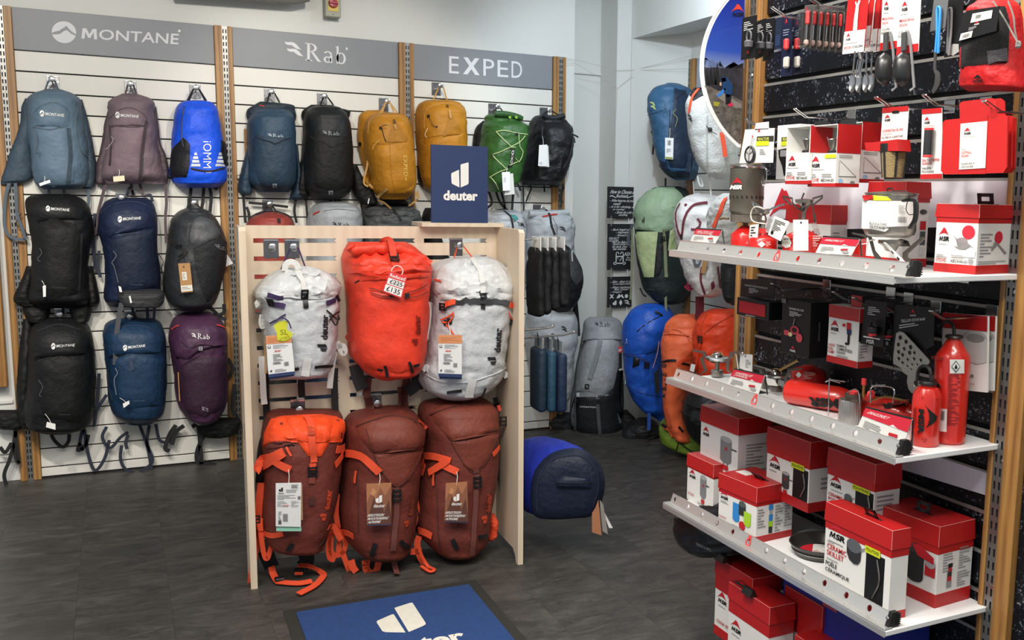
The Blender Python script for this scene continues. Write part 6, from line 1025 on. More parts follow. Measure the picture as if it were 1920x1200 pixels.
# shallow pan lying on the lower shelf
t = Thing('flex_pan', 'shallow dark pan with a round paper label lying on the lower shelf', 'pan', MW.sub((.578, -.155, S3+.001))); PANM = mat('pan_dark', '#4b4846', .3, .6); mb = MB(); R_ = .085
mb.lathe([(0, 0), (R_*.8, 0), (R_*.86, .004), (R_, .03), (R_*1.03, .032), (R_*1.02, .034), (R_*.98, .033), (R_*.84, .008), (R_*.8, .005), (0, .005)], PANM, 48); t.part(mb, 'pan')
mb = MB(); mb.lathe([(R_*.9, .0125), (R_*.95, .0165)], CHROME, 60); t.part(mb, 'knurled_band'); mb = MB(); f = lambda a, b: (-.058+.116*a, -.058+.116*b, .0062); mb.poly(ell(.5, .5, .5, .5, n=28)[:-1], f, MWH); mb2 = f; g = lambda a, b: (-.058+.116*a, -.058+.116*b, .0066); mb.poly(ell(.5, .5, .5, .5, pi*.9, pi*1.65, 14), g, INKR); prt(mb, g, [M_(.5, .55, .8, .8), ('t', 'FLEX', (.4, .42, .6, .47), INKR), ('t', 'PLATE', (.4, .35, .62, .4), INKR), ('t', 'ASSIETTE', (.55, .2, .85, .25), INKK), ('t', 'CAMPING', (.55, .13, .82, .18), INKK)]); t.part(mb, 'paper_label', smooth=0)
# ---- cartons hanging under the lower shelf
CK = [M_(.06, .44, .36, .6), lines(1, .1, .4, .36, .42)]
carton('cook set box with binder clip, leftmost under the lower shelf', wfr(1.6, 2.458, .16), .2, .1, .249, .05, .05, .03, CK+[('e', 0, (.52, .44, .82, .54), ink('#b9bcc2')), ('r', 0, (.52, .32, .82, .49), ink('#2b2e38')), ('e', 0, (.52, .26, .82, .38), ink('#2b2e38')), ('r', 0, (.78, .2, 1, .3), INKR), ('r', 0, (.78, .3, 1, .34), ink('#a2a4a8')), ('t', 'COOK SET', (.08, .18, .44, .22), INKR), ('t', 'POPOTE', (.5, .16, .86, .2), INKK)])
carton('cook pot box with binder clip, in front under the lower shelf', wfr(1.56, 2.32, .13), .205, .085, .255, .05, .04, .02, CK+[('e', 0, (.56, .2, .95, .42), ink('#8f8c86')), ('e', 0, (.6, .24, .91, .38), ink('#55524e'))])
carton('plain red lidded box behind the binder clips under the lower shelf', wfr(1.66, 2.18, .14), .17, .12, .27, .06, .06, 0)
carton('red lidded box at the bottom edge, right of the clipped boxes', wfr(1.59, 2.035, .1), .16, .12, .235, .06, .05, 0)
mb = MB()
for x, y, z, l in ((.24, -.26, .43, 'black binder clip on the lid of the leftmost box under the lower shelf'), (.42, -.28, .395, 'black binder clip on the lid of the front box under the lower shelf')):
    t = Thing('binder_clip', l, 'clip', MW.sub((x, y, z-.008))); mb = MB(); mb.prism([(-.012, 0), (.012, 0), (.004, .02), (-.004, .02)], lambda a, b: (-.02, a, b), lambda a, b: (.025, a, b), BLACK); t.part(mb, 'clip_body', smooth=0)
    for s in (-1, 1): mb = MB(); mb.tube([(-.01, s*.006, .016), (-.05, s*.012, .018), (-.075, s*.004, .012), (-.05, s*.002, .014), (-.01, 0, .016)], .0013, BLACK, 6); t.part(mb, 'wire_handle')
t = goods('blue_pack', 'dark blue box edge at the very bottom right under the lower shelf', 'box', 1660, 1190, .05); cuboid(t, -.3, .12, -.12, .04, -.05, .12, mat('deep_blue', '#1a2a86', .5), 'carton'); mb = MB(); prt(mb, lambda a, b: (-.12+.06*a, -.1215, .06+.02*b), [('r', 0, (0, 0, 1, 1), ink('#a94a58'))]); t.part(mb, 'print', smooth=0)
t = goods('backpack', 'rounded black pack low behind the stove wall post, at the floor', 'backpack', 1325, 1040, .1); t = Pack('rounded black pack low behind the stove wall post, at the floor', Fr((2.0, 3.0, .0), rad(-45)), 1325, 1042, 'rucksacks by the corner and alcove') if 0 else t
t.gap = 0; Pack.body(t, '930,1290,1400 950,1284,1400 975,1283,1400 1000,1290,1400 1020,1305,1400 1036,1330,1400 1042,1350,1400', .2, fab('#17181a', .5), wr=.003); t.txt('TOOLS & EPIC', '1306,1017 1334,1029 1334,1034 1306,1022', ink('#77787a'))
# ---------------------------------------------------------------- round poster flag on the left post
FL_ = Fr((1.822, 2.69, 1.72), 0); t = Thing('poster_flag', 'round-edged mountain photo poster projecting from the left post of the stove wall', 'poster', FL_)
arc = [(1510+195*cos(a), 126+195*sin(a)) for a in [rad(230-100*i/32) for i in range(33)]]; arc = [p for p in arc if p[0] < 1391]; poly = [(1398, arc[0][1])]+arc+[(1389, arc[-1][1]+2)]
pp = [FL_.px(u, v, 0) for u, v in poly]; mb = MB(); mb.prism([(p.x, p.z) for p in pp], lambda x, z: (x, 0, z), lambda x, z: (x, .006, z), WHITE); t.part(mb, 'board', smooth=0)
mb = MB(); mb.tube([FL_.px(u, v, 0)+V((0, .003, 0)) for u, v in arc], .0045, WHITE, 8); t.part(mb, 'edge_trim')
sk = mat('poster_sky', '#1a3f96', .35, coat=.3); N = sk.node_tree.nodes; L = sk.node_tree.links; tc = N.new('ShaderNodeTexCoord'); sx = N.new('ShaderNodeSeparateXYZ'); mr = N.new('ShaderNodeMapRange'); r = N.new('ShaderNodeValToRGB')
L.new(tc.outputs['Object'], sx.inputs[0]); L.new(sx.outputs[2], mr.inputs[0]); zb = FL_.px(1360, 128, 0).z; mr.inputs[1].default_value = zb; mr.inputs[2].default_value = FL_.px(1360, 0, 0).z; e = r.color_ramp.elements; e[0].color = lin('#6f7d9f'); e[1].color = lin('#0d2380'); k = e.new(.25); k.color = lin('#27459a'); L.new(mr.outputs[0], r.inputs[0]); L.new(r.outputs[0], N['Principled BSDF'].inputs['Base Color'])
ins = [(1510+190*cos(a), 126+190*sin(a)) for a in [rad(229.5-99*i/40) for i in range(41)]]; ins = [p for p in ins if p[0] < 1390]
def fp_(pts, m, off): mb.poly(pts, lambda u, v: FL_.px(u, v, off), m)
up = [p for p in ins if p[1] < 128]; lo = [p for p in ins if p[1] >= 118]
mb = MB(); fp_(up+[(1319.8, 128), (1395, 128), (1397, ins[0][1])], sk, .0006); t.part(mb, 'printed_sky', smooth=0)
mb = MB(); ROCK = mat('poster_rock', '#5a544f', .4, var=.6, vscale=45, coat=.3); TREE = ink('#16181b'); 
fp_([(1320.5, 110)]+lo[1:]+[(1390, 268), (1394, 118), (1384, 122), (1376, 116), (1366, 122), (1358, 128), (1350, 114), (1345, 122), (1338, 110), (1330, 114), (1324, 108)], mat('poster_mountain', '#2a2930', .4, var=.55, vscale=40, coat=.3), .0006); fp_([(1320.4, 160)]+[p for p in lo if p[1] > 162]+[(1390, 268), (1392, 190), (1370, 178), (1350, 172), (1335, 164)], ROCK, .0009)
for x, w_, h in ((1326, 4, 30), (1333, 5, 36), (1345, 5, 44), (1340, 4, 30)): fp_([(x-w_, 158), (x, 158-h), (x+w_, 160)], TREE, .0010)
fp_([(1342, 176), (1350, 170), (1390, 196), (1391, 208), (1366, 196), (1345, 182)], ink('#77716c'), .0012)
for q, m in (('1352,146 1358,143 1366,148 1374,160 1373,176 1364,184 1358,170 1353,160', '#16365e'), ('1352,147 1360,145 1362,152 1354,154', '#2b62a8'), ('1349,155 1354,153 1354,160 1350,161', '#b9917a'), ('1356,166 1362,166 1354,178 1346,182 1343,180', '#2f6cb4'), ('1360,176 1372,178 1370,194 1361,196 1360,186', '#15161c'), ('1364,194 1372,192 1376,198 1366,200', '#b8294a'), ('1338,190 1350,192 1346,200 1338,198', '#8a8a2c')): fp_(P(q), ink(m), .0016)
for i in range(26):
    rr = random.Random(i); u = 1332+rr.random()*56; v = 205+rr.random()*56
    if (u-1510)**2+(v-126)**2 < 186**2: s_ = 2+rr.random()*5; fp_([(u-s_, v), (u-s_*.4, v-s_*.7), (u+s_*.7, v-s_*.5), (u+s_, v+s_*.3), (u, v+s_*.6)], ink(rr.choice(['#5f5a55', '#4b4744', '#6f6861', '#2c2a29'])), .0013)
l_msr(mb, lambda a, b: FL_.px(1370+27*a, 33-26*b, .0018), ink('#c23a2a'), ink('#0c1126')); o = t.part(mb, 'printed_picture', smooth=0)
# ---------------------------------------------------------------- hanging goods, top row
for u, v, d, l in ((1447, 22, .24, 'wire prong holding the black ring cards'), (1515, 4, .26, 'wire prong holding the clear brush packs'), (1398, 232, .26, 'wire prong holding the white wheel card'), (1642, 192, .24, 'wire prong over the filter card'), (1732, 188, .2, 'wire prong over the shaker card'), (1844, 200, .24, 'wire prong holding the red cutting boards'), (1447, 540, .2, 'wire prong by the red-window box'), (1562, 556, .2, 'wire prong over the fuel pump box'), (1600, 567, .19, 'wire prong holding the liquid pump box'), (1655, 582, .18, 'wire prong holding the bottle cap cards'), (1745, 593, .2, 'wire prong holding the red and white bags'), (1490, 212, .2, 'wire prong over the stove boxes')): mhook(u, v, d, l)
def ringcard(q, d, label):
    t = mcard('ring_card', label, 'carded ring', q, d, CARDK, [('l', 5, (.15, .68, .85, .9), ink('#b9b9b9')), M_(.38, .05, .62, .2)], group='black ring cards'); a = V(t.q[3]); b = V(t.q[1]); c = (a+b)/2; mb = MB(); cc = t.f.px(c.x, c.y+8, .012); s = .011
    mb.tube([cc+V((s*cos(k), 0, .014+s*1.4*sin(k))) for k in [2*pi*i/14 for i in range(14)]], .0028, mat('rubber_grey', '#55565a', .5), 6, True); mb.lathe([(0, -.014), (.012, -.014), (.013, -.004), (.014, 0), (.009, .004), (0, .004)], mat('rubber_grey', '#55565a', .5), 14, cc); t.part(mb, 'ring_cap')
ringcard('1392,34 1419,28 1416,108 1389,113', .24, 'black card with a grey ring, nearest of three at the left post'); ringcard('1419,40 1436,34 1434,104 1416,112', .19, 'black card with a grey ring, middle of three at the left post'); ringcard('1434,36 1453,33 1450,110 1430,115', .16, 'black card with a grey ring, rearmost of three at the left post')
mcard('narrow_pack', 'dark narrow pack hanging behind the ring cards', 'carded part', '1455,34 1466,32 1464,90 1452,94', .025, ink('#1a2336'), [('r', 0, (.1, .1, .9, .45), ink('#24304c'))])
BRS = mat('bristle', '#b9b5ae', .7)
for k, (q, d, l) in enumerate((('1467,30 1485,26 1484,141 1464,144', .16, 'navy headed pack with a red tool, left of the clear brush packs'), ('1490,34 1503,30 1500,134 1486,138', .12, 'navy headed pack with a red tool, directly behind the clear brush packs'))):
    t = mcard('blister_pack', l, 'blister pack', q, d, ink('#141a33'), [('l', 3, (.15, .66, .85, .78), ink('#8088a0')), ('logo', 'peak', (.3, .84, .6, .95), INKR)]); A = V(t.q[3]); B = V(t.q[1]); C = (A+B)/2
    mb = MB(); p = t.f.px(C.x, C.y-2, .012); mb.box(p, (.016, .014, .03), PR, None, .004); t.part(mb, 'red_handle'); mb = MB(); p = t.f.px(C.x, C.y+32, .012); mb.box(p, (.022, .012, .03), BRS, None, .004); t.part(mb, 'brush')
for k in range(6):
    d = .25-.028*k; q = [(1509+12*k, 10+.5*k), (1526+11.5*k, 8+.3*k), (1519+12*k, 90+1.5*k), (1499+13*k, 91+1.7*k)]; t = mcard('blister_pack', 'clear pack with a red-handled brush, %s of six on one prong' % ('nearest', 'second', 'third', 'fourth', 'fifth', 'rearmost')[k], 'blister pack', q, d, mat('blister_back', '#5b5856', .5), [('r', 0, (.04, .02, .96, .98), ink('#45423f')), ('logo', 'peak', (.1, .86, .35, .97), INKR)], group='clear brush packs on one prong')
    C = (V(q[3])+V(q[1]))/2; mb = MB(); mb.box(t.f.px(C.x+2, C.y-16, .008), (.011, .01, .034), PR, None, .004); t.part(mb, 'red_handle'); mb = MB(); mb.tube([t.f.px(C.x+1, C.y-4, .008), t.f.px(C.x-1, C.y+24, .008)], .0022, CHROME, 6); t.part(mb, 'shaft'); mb = MB(); mb.box(t.f.px(C.x-1, C.y+30, .009), (.014, .01, .014), mat('bristle_pink', '#b99a90', .6), None, .004); t.part(mb, 'brush')
    a = t.f.px(*q[3], .0); b = t.f.px(*q[1], 0); mb = MB(); mb.b2((a.x+.002, -.016, a.z+.003), (b.x-.002, -.0012, b.z-.012), CLEAR, .004); t.part(mb, 'clear_shell')
def spoon(mb, t, u0, v0, u1, v1, d, m, wb=.012, lb=.024):
    a = t.f.px(u0, v0, d); b = t.f.px(u1, v1, d); mb.ribbon([a, a.lerp(b, .6), b], [.006, .005, .008], m, (0, -1, 0), .0015); dr = (b-a).normalized(); sd = V((dr.z, 0, -dr.x)); N_ = 12; vs = [b+dr*lb+V((0, .006, 0))]
    for rr_ in (.5, 1):
        for k in range(N_): a_ = 2*pi*k/N_; vs.append(b+dr*(lb+lb*rr_*cos(a_))+sd*wb*rr_*sin(a_)+V((0, .006*(1-rr_*rr_), 0)))
    fs = [(0, 1+k, 1+(k+1) % N_) for k in range(N_)]+[(1+k, 1+N_+k, 1+N_+(k+1) % N_, 1+(k+1) % N_) for k in range(N_)]; vs2 = [v+V((0, .0014, 0)) for v in vs]; n = len(vs); mb.add(vs+vs2, fs+[tuple(i+n for i in f[::-1]) for f in fs]+[(1+N_+k, 1+N_+k+n, 1+N_+(k+1) % N_+n, 1+N_+(k+1) % N_) for k in range(N_)], m)
for k, (q, d, us) in enumerate((('1590,-4 1629,-9 1620,97 1580,102', .24, 1604), ('1618,-6 1640,-8 1630,84 1612,88', .2, 1616), ('1630,-8 1652,-10 1643,95 1620,99', .16, 1626), ('1646,-10 1658,-11 1650,96 1638,98', .12, 1636))):
    t = mcard('spoon_card', 'red and white cutlery card with steel spoon, %s of four' % ('nearest', 'second', 'third', 'rearmost')[k], 'carded spoon', q, d, MRED, [('r', 0, (0, 0, 1, .4), MWH), M_(.08, .22, .34, .37), lines(1, .08, .17, .7, .2), ('t', 'SPOON', (.06, .08, .4, .13), INKR), ('t', 'CUILLÈRE', (.45, .09, .95, .14), INKK), ('p', [(.42, .4), (.42, .6), (.46, .84), (.4, .9), (.44, .92), (.5, .86), (.56, .93), (.66, .92), (.6, .84), (.6, .6), (.62, .4)], (0, 0, 1, 1), ink('#e6e3de'))], group='cutlery cards on one prong')
    mb = MB(); spoon(mb, t, us, 96, us-4 if k < 2 else us-2, 136, .006+.004*k, CHROME); t.part(mb, 'spoon')
    if k == 0:
        mb = MB(); 
        for i in range(4): mb.tube([t.f.px(1609+3.4*i, 112, .004), t.f.px(1606+3.2*i, 128, .004), t.f.px(1605+2.6*i, 146, .004)], .0011, CHROME, 5)
        mb.tube([t.f.px(1610, 98, .004), t.f.px(1614, 112, .004)], .004, CHROME, 6); t.part(mb, 'fork', kind=None)
SCM = mat('scoop_black', '#1c1d1e', .32); HND = mat('handle_grey', '#3b3c3d', .45)
for k, (q, d, su, l) in enumerate((('1655,-8 1686,-10 1682,90 1650,95', .2, 1661, 'left measuring spoon card with black scoop'), ('1687,-8 1727,-12 1722,96 1681,104', .22, 1695, 'right measuring spoon card with black scoop'))):
    t = mcard('scoop_card', l, 'carded scoop', q, d, MWH, [('r', 0, (0, 0, 1, .14), MRED), M_(.1, .72, .45, .9), lines(1, .1, .67, .5, .695), ('t', 'MEASURING', (.08, .55, .75, .6), INKR), ('t', 'SPOON', (.08, .47, .45, .52), INKR), ('t', 'CUILLÈRE', (.06, .36, .55, .41), INKK), ('t', 'DOSEUSE', (.06, .29, .55, .34), INKK), lines(1, .08, .43, .6, .45)])
    mb = MB(); a = t.f.px(su+2, 62, .006); b = t.f.px(su+1, 96, .01); mb.ribbon([a, b], .014, HND, (0, -1, 0), .005); mb.ribbon([t.f.px(su+9, 60, .004), t.f.px(su+14, 90, .004), t.f.px(su+18, 140, .004), t.f.px(su+20, 164, .006), t.f.px(su+12, 170, .008)], .006, mat('handle_light', '#77787a', .45), (0, -1, 0), .003); t.part(mb, 'folded_handle')
    c0 = t.f.px(su-1, 130, .01); Rz = .034; wv = .023; mb = MB(); vs = []; fs = []; NR = 12
    for j in range(9):
        z = 1-2*j/8; w_ = math.sqrt(max(0.02, 1-abs(z)**2.6))
        for i in range(NR+1): th = pi*i/NR; vs.append(c0+V((wv*w_*cos(th)-.003*z, -.026*w_*sin(th), Rz*1.15*z)))
    for j in range(8):
        for i in range(NR): fs.append((j*(NR+1)+i, j*(NR+1)+i+1, (j+1)*(NR+1)+i+1, (j+1)*(NR+1)+i))
    mb.add(vs, fs, SCM); t.part(mb, 'scoop', smooth=60)
t = mcard('spatula_card', 'grey card with a blue folding utensil', 'carded utensil', '1752,-8 1779,-10 1772,52 1743,60', .18, ink('#5a5c5e')); BLU = mat('utensil_blue', '#2f86cc', .35); mb = MB(); mb.tube(spl([t.f.px(*p, .008) for p in ((1754, 100), (1757, 60), (1757, 20), (1760, 13), (1763, 20), (1761, 60), (1759, 100))], 24), .0032, BLU, 8); t.part(mb, 'blue_handle'); mb = MB(); mb.ribbon(spl([t.f.px(*p, e_) for p, e_ in (((1755, 98), .008), ((1754, 130), .01), ((1759, 140), .014), ((1758, 158), .012), ((1750, 173), .008))], 14), [.008, .007, .007, .007, .007, .008, .01, .013, .015, .016, .016, .015, .013, .011, .009], HND, (0, -1, 0), .003); t.part(mb, 'grey_spoon'); t.strap('1748,56 1758,54 1766,52', .012, HND, 'band', .012) if 0 else None
t = mcard('spatula_card', 'black card with a grey folding utensil and paper wrap', 'carded utensil', '1779,-8 1807,-10 1800,102 1770,108', .15, CARDK, [('p', [(.2, .05), (.5, .2), (.9, .18), (.95, .05), (.6, .0)], (0, 0, 1, 1), ink('#9a9a98'))]); mb = MB(); mb.tube(spl([t.f.px(*p, .008) for p in ((1776, 100), (1778, 40), (1778, 20), (1781, 16), (1784, 20), (1783, 60), (1779, 104))], 20), .003, mat('handle_light', '#77787a', .45), 8); t.part(mb, 'grey_handle')
# red mesh pouch of cookware
t = goods('mesh_pouch', 'red drawstring pouch with black mesh window and tags, top right', 'pouch', 1852, 168, .1); PF = fab('#b01b1e', .5, .6, 40); t.gap = 0
Pack.body(t, '-6,1838,1876 4,1826,1890 20,1816,1896 60,1808,1900 110,1802,1902 140,1800,1905 160,1798,1906 170,1802,1900', .07, PF, e=2.6, wr=.003); t.patch('1824,14 1884,12 1892,40 1890,118 1802,128 1804,70 1812,30', mat('mesh_black', '#141416', .7, bump=.8, bscale=500), 'mesh_window', .004); t.patch('1850,92 1888,90 1890,116 1854,122', mat('mesh_grey', '#5b575c', .6, bump=1, bscale=500), 'grey_mesh', .004, rows=5, cols=5)
t.tag('1812,20 1870,12 1874,60 1800,88', CARDK, .105, 'swing_tag'); t.tag('1806,24 1874,12 1868,58 1790,80', CARDK, .112, 'swing_tag', items=[('r', 0, (.3, .58, .84, .9), MWH), ('bar', 0, (.4, .68, .56, .82), INKK), ('r', 0, (.12, .02, .42, .26), MWH), ('bar', 0, (.18, .06, .38, .2), INKK), ('logo', 'msr', (.4, .44, .56, .58), INKR, MWH), ('l', 3, (.3, .3, .52, .42), ink('#99999b'))], label='black tag with white stickers')
t.cord('1862,2 1880,30 1896,58 1908,80', .002, ink('#77736f'), .08); t.cord('1890,2 1900,30 1903,58 1908,80', .002, ink('#77736f'), .05); t.logo('msr', '1822,141 1846,138 1846,154 1822,157', ink('#161616'), m2=ink('#161616')); mb = MB(); p = t.f.px(1909, 84, .06); mb.box(p, (.014, .01, .016), mat('cord_lock', '#7d7a78', .5), None, .004); t.part(mb, 'cord_lock')
# second row
t = mcard('wheel_card', 'white card with a wheel gauge and lime label, beside the left post', 'carded part', '1397,243 1452,240 1449,305 1386,306', .27, MWH, [('r', 0, (.46, .62, 1, .78), ink('#33342e')), ('r', 0, (.46, .5, .86, .64), LIMET), ('t', 'REACTOR', (.5, .66, .86, .74), ink('#d0d060')), ('logo', 'peak', (.44, .88, .56, 1), INKR), lines(3, .6, .24, .8, .42)]); mb = MB(); q = [t.f.px(*p, .0) for p in ((1417, 231), (1441, 228), (1441, 242), (1415, 244))]; mb.add(q+[p+V((0, .0015, 0)) for p in q], [(0, 1, 2, 3), (7, 6, 5, 4), (0, 4, 5, 1), (1, 5, 6, 2), (3, 2, 6, 7), (0, 3, 7, 4)], MWH); t.part(mb, 'hang_tab', smooth=0)
c = t.f.px(1406, 290, .005); mb = MB(); mb.tube([c+V((.021*cos(a), 0, .021*sin(a))) for a in [2*pi*i/24 for i in range(24)]], .004, BLACK, 6, True); t.part(mb, 'gauge_rim'); mb = MB(); mb.lathe([(0, .002), (.019, .0015), (.019, 0)], mat('dial_grey', '#b5b5b5', .4), 24, c, Matrix.Rotation(pi/2, 3, 'X')); t.part(mb, 'gauge_dial'); mb = MB(); mb.tube([c+V((0, -.004, 0)), t.f.px(1411, 256, .006)], .0014, ink('#a7a3a0'), 5); mb.box(t.f.px(1411, 256, .007), (.004, .003, .007), PR, None, .001); t.part(mb, 'needle')
for a in (.5, 2.6, 4.7): mb = MB(); mb.tube([c+V((0, -.003, 0)), c+V((.018*cos(a), -.003, .018*sin(a)))], .001, INKK, 4); t.part(mb, 'spoke')
t = goods('product_box', 'white flask box with black handle picture, behind the stove boxes', 'box', 1478, 336, .2); f0 = t.f.px(1454, 336, 0); f1 = t.f.px(1500, 232, 0); cuboid(t, f0.x, f1.x, 0, .08, 0, f1.z, MWH, 'carton'); mb = MB(); prt(mb, lambda a, b: (f0.x+(f1.x-f0.x)*a, -.0012, f1.z*b), [('r', 0, (.22, .7, .7, .78), ink('#33342e')), ('r', 0, (.22, .62, .6, .7), LIMET), ('t', 'REACTOR', (.28, .71, .66, .77), ink('#d0d060')), ('logo', 'peak', (.6, .84, .75, .94), INKR), ('p', [(.1, .55), (.6, .58), (.6, .1), (.4, .06), (.3, .25), (.14, .4)], (0, 0, 1, 1), INKK), ('r', 0, (.2, .42, .6, .54), ink('#8b8d90'))]); t.part(mb, 'print', smooth=0)
def stovebox(label, bl, br, tl, d, dep, sideq, items, stove=True):
    t = goods('product_box', label, 'box', bl[0], bl[1], d, 'stove boxes in the second row'); w = (t.f.px(br[0], br[1], 0)-t.f.px(bl[0], bl[1], 0)).x; h = t.f.px(tl[0], tl[1], 0).z; wz = h*.54
    mb = MB(); mb.b2((0, 0, .008), (w, dep, wz), MWH); mb.b2((0, dep-.002, wz), (w, dep, h), MWH); mb.b2((0, 0, h-.002), (w, dep, h), MWH); mb.b2((0, 0, wz), (.0015, dep, h), MWH); mb.b2((w-.0015, .0, wz), (w, dep, h), MWH); t.part(mb, 'carton', smooth=0); cuboid(t, -.0006, w+.0006, .0, dep, 0, .009, MRED, 'base_band', .0004)
    mb = MB(); mb.b2((w, 0, wz), (w+.001, dep, h), MRED); t.part(mb, 'red_side', smooth=0); mb = MB(); prt(mb, lambda a, b: (a*w, -.001, b*h), items); 
    prt(mb, lambda a, b: (w+.001, a*dep, b*h), [('r', 0, (.12, .16, .13, .42), INKK), ('r', 0, (.12, .16, .85, .17), INKK), ('p', [(.14, .42), (.16, .42), (.86, .17), (.84, .17)], (0, 0, 1, 1), INKK), ('l', 2, (.1, .46, .8, .52), INKG), ('e', 0, (.1, .06, .3, .13), ink('#8fb4d6')), ('e', 0, (.6, .05, .8, .1), ink('#777'))]); t.part(mb, 'print', smooth=0)
    if stove:
        mb = MB(); c = V((w*.62, .02, wz)); mb.lathe([(0, 0), (.006, 0), (.006, .012), (.009, .018), (.014, .034), (.013, .036), (.0, .034)], GREYM, 16, c); 
        for k in range(3): a = 2*pi*k/3+.4; mb.tube([c+V((.004*cos(a), .004*sin(a), .014)), c+V((.017*cos(a), .017*sin(a), .04))], .0016, CHROME, 5)
        mb.box(c+V((0, 0, .004)), (.03, .012, .008), BLACK, None, .002); t.part(mb, 'stove_on_show')
    mb = MB(); mb.b2((w*.25, dep-.001, h), (w*.8, dep, h+.018), BLACK); t.part(mb, 'hang_tab', smooth=0); return t
st = [M_(.08, .3, .46, .5), lines(1, .08, .27, .7, .29), ('t', 'STOVE', (.05, .08, .42, .14), INKR), ('t', 'RÉCHAUD', (.5, .08, .95, .14), INKK), lines(2, .06, .15, .4, .22), lines(2, .52, .15, .9, .22)]
stovebox('open-topped white stove box, left one of the second row', (1472, 345), (1516, 342), (1484, 238), .27, .07, None, st); stovebox('open-topped white stove box with red side and lime sticker, nearest of the second row', (1514, 350), (1566, 345), (1524, 236), .26, .075, None, st+[('r', 0, (.6, .46, 1, .52), LIMET)]); stovebox('open-topped stove box with red side, rearmost of the second row', (1590, 342), (1612, 340), (1596, 230), .15, .08, None, [], False)
t = mcard('filter_card', 'white filter card over a tan coffee filter', 'carded filter', '1655,206 1704,202 1700,262 1651,267', .2, MWH, [('r', 0, (0, .9, 1, 1.06), MRED), M_(.08, .62, .36, .84), ('t', 'COFFEE/TEA FILTER', (.06, .3, .86, .38), INKR), ('t', 'FILTRE À CAFÉ/THÉ', (.06, .1, .86, .18), INKK), lines(1, .06, .22, .5, .26), ('r', 0, (.4, .86, .66, .94), INKK)])
mb = MB(); a = [t.f.px(*p, 0) for p in ((1638, 268), (1652, 268), (1700, 262), (1716, 272), (1702, 284), (1640, 284))]; mb.prism([(p.x, p.z) for p in a[:3]+a[4:]], lambda x, z: (x, -.028, z), lambda x, z: (x, .01, z), MRED); t.part(mb, 'red_sleeve', smooth=0)
TAN = mat('filter_mesh', '#8f7a52', .7, bump=.6, bscale=400); c = t.f.px(1674, 333, .0); ct = t.f.px(1674, 286, 0); hh = ct.z-c.z; mb = MB(); mb.lathe([(0, 0), (.024, 0), (.03, hh), (.0, hh)], TAN, 20, c); t.part(mb, 'filter_cup'); mb = MB()
for a_ in range(6): an = a_*pi/3-pi/2; mb.tube([c+V((.0245*cos(an), .0245*sin(an), 0)), c+V((.0305*cos(an), .0305*sin(an), hh))], .003, BLACK, 5)
mb.lathe([(.0305, 0), (.0315, .006), (.0315, .02), (.0, .02)], BLACK, 20, ct); t.part(mb, 'black_ribs')
t = mcard('shaker_card', 'white card with a black and red shaker', 'carded shaker', '1729,205 1766,202 1767,335 1726,336', .19, MWH, [('r', 0, (0, .93, 1, 1), MRED), ('r', 0, (0, 0, 1, .07), MRED), M_(.1, .78, .45, .89), ('t', 'SALT & PEPPER', (.08, .25, .9, .29), INKR), ('t', 'SHAKER', (.08, .205, .55, .24), INKR), ('t', 'SALIÈRE /', (.08, .14, .6, .18), INKK), ('t', 'POIVRIÈRE', (.08, .09, .65, .13), INKK), lines(1, .1, .75, .8, .77)])
mb = MB(); c = t.f.px(1739, 294, .014); e_ = t.f.px(1740, 241, .014); h = e_.z-c.z; mb.lathe([(0, 0), (.0095, .001), (.0105, .006), (.0105, h-.006), (.0095, h-.001), (0, h)], mat('shaker_smoke', '#2b2b2d', .2), 16, c); t.part(mb, 'shaker'); mb = MB(); mb.lathe([(.0108, -.001), (.0108, .004)], PR, 16, c); mb.lathe([(.0108, h-.004), (.0108, h+.001), (0, h+.001)], PR, 16, c); t.part(mb, 'red_caps', kind=None)
CB = mat('board_red', '#b11b19', .4)
for k, (dx, dy, d) in enumerate(((0, 0, .21), (9, 2, .175), (15, 3, .14))):
    q = [(1768+dx, 229+dy), (1772+dx, 225+dy), (1880+dx, 214+dy), (1889+dx, 219+dy), (1887+dx, 314), (1881+dx, 324), (1770+dx, 327), (1764+dx, 320)]; t = goods('cutting_board', 'red cutting board, %s of three' % ('front one with white label', 'middle one', 'rear one')[k], 'cutting board', 1826+dx, 325, d, 'red cutting boards'); pts = [t.f.px(*p, 0) for p in q]; mb = MB(); mb.prism([(p.x, p.z) for p in pts], lambda x, z: (x, 0, z), lambda x, z: (x, .004, z), CB); t.part(mb, 'board', smooth=0)
    if k != 1: pts = [t.f.px(*p, 0) for p in ((1799+dx, 222), (1798+dx, 194), (1804+dx, 190), (1860+dx, 184), (1868+dx, 190), (1869+dx, 218))]; mb = MB(); mb.prism([(p.x, p.z) for p in pts], lambda x, z: (x, .001, z), lambda x, z: (x, .003, z), MRED); t.part(mb, 'hang_tab', smooth=0)
    if k == 0: t.tag('1801,221 1852,215 1848,326 1797,327', MRED, .001, 'sleeve', .001); t.tag('1801,232 1851,227 1847,315 1798,318', MWH, .0025, 'label', .001, items=[M_(.12, .74, .44, .9), lines(1, .12, .7, .85, .72), ('t', 'CUTTING', (.1, .33, .48, .385), INKR), ('t', 'BOARD', (.1, .265, .38, .315), INKR), lines(1, .1, .24, .6, .25), ('t', 'PLANCHE À', (.1, .1, .62, .15), INKK), ('t', 'DÉCOUPER', (.1, .03, .58, .08), INKK), lines(2, .1, .4, .3, .46)])
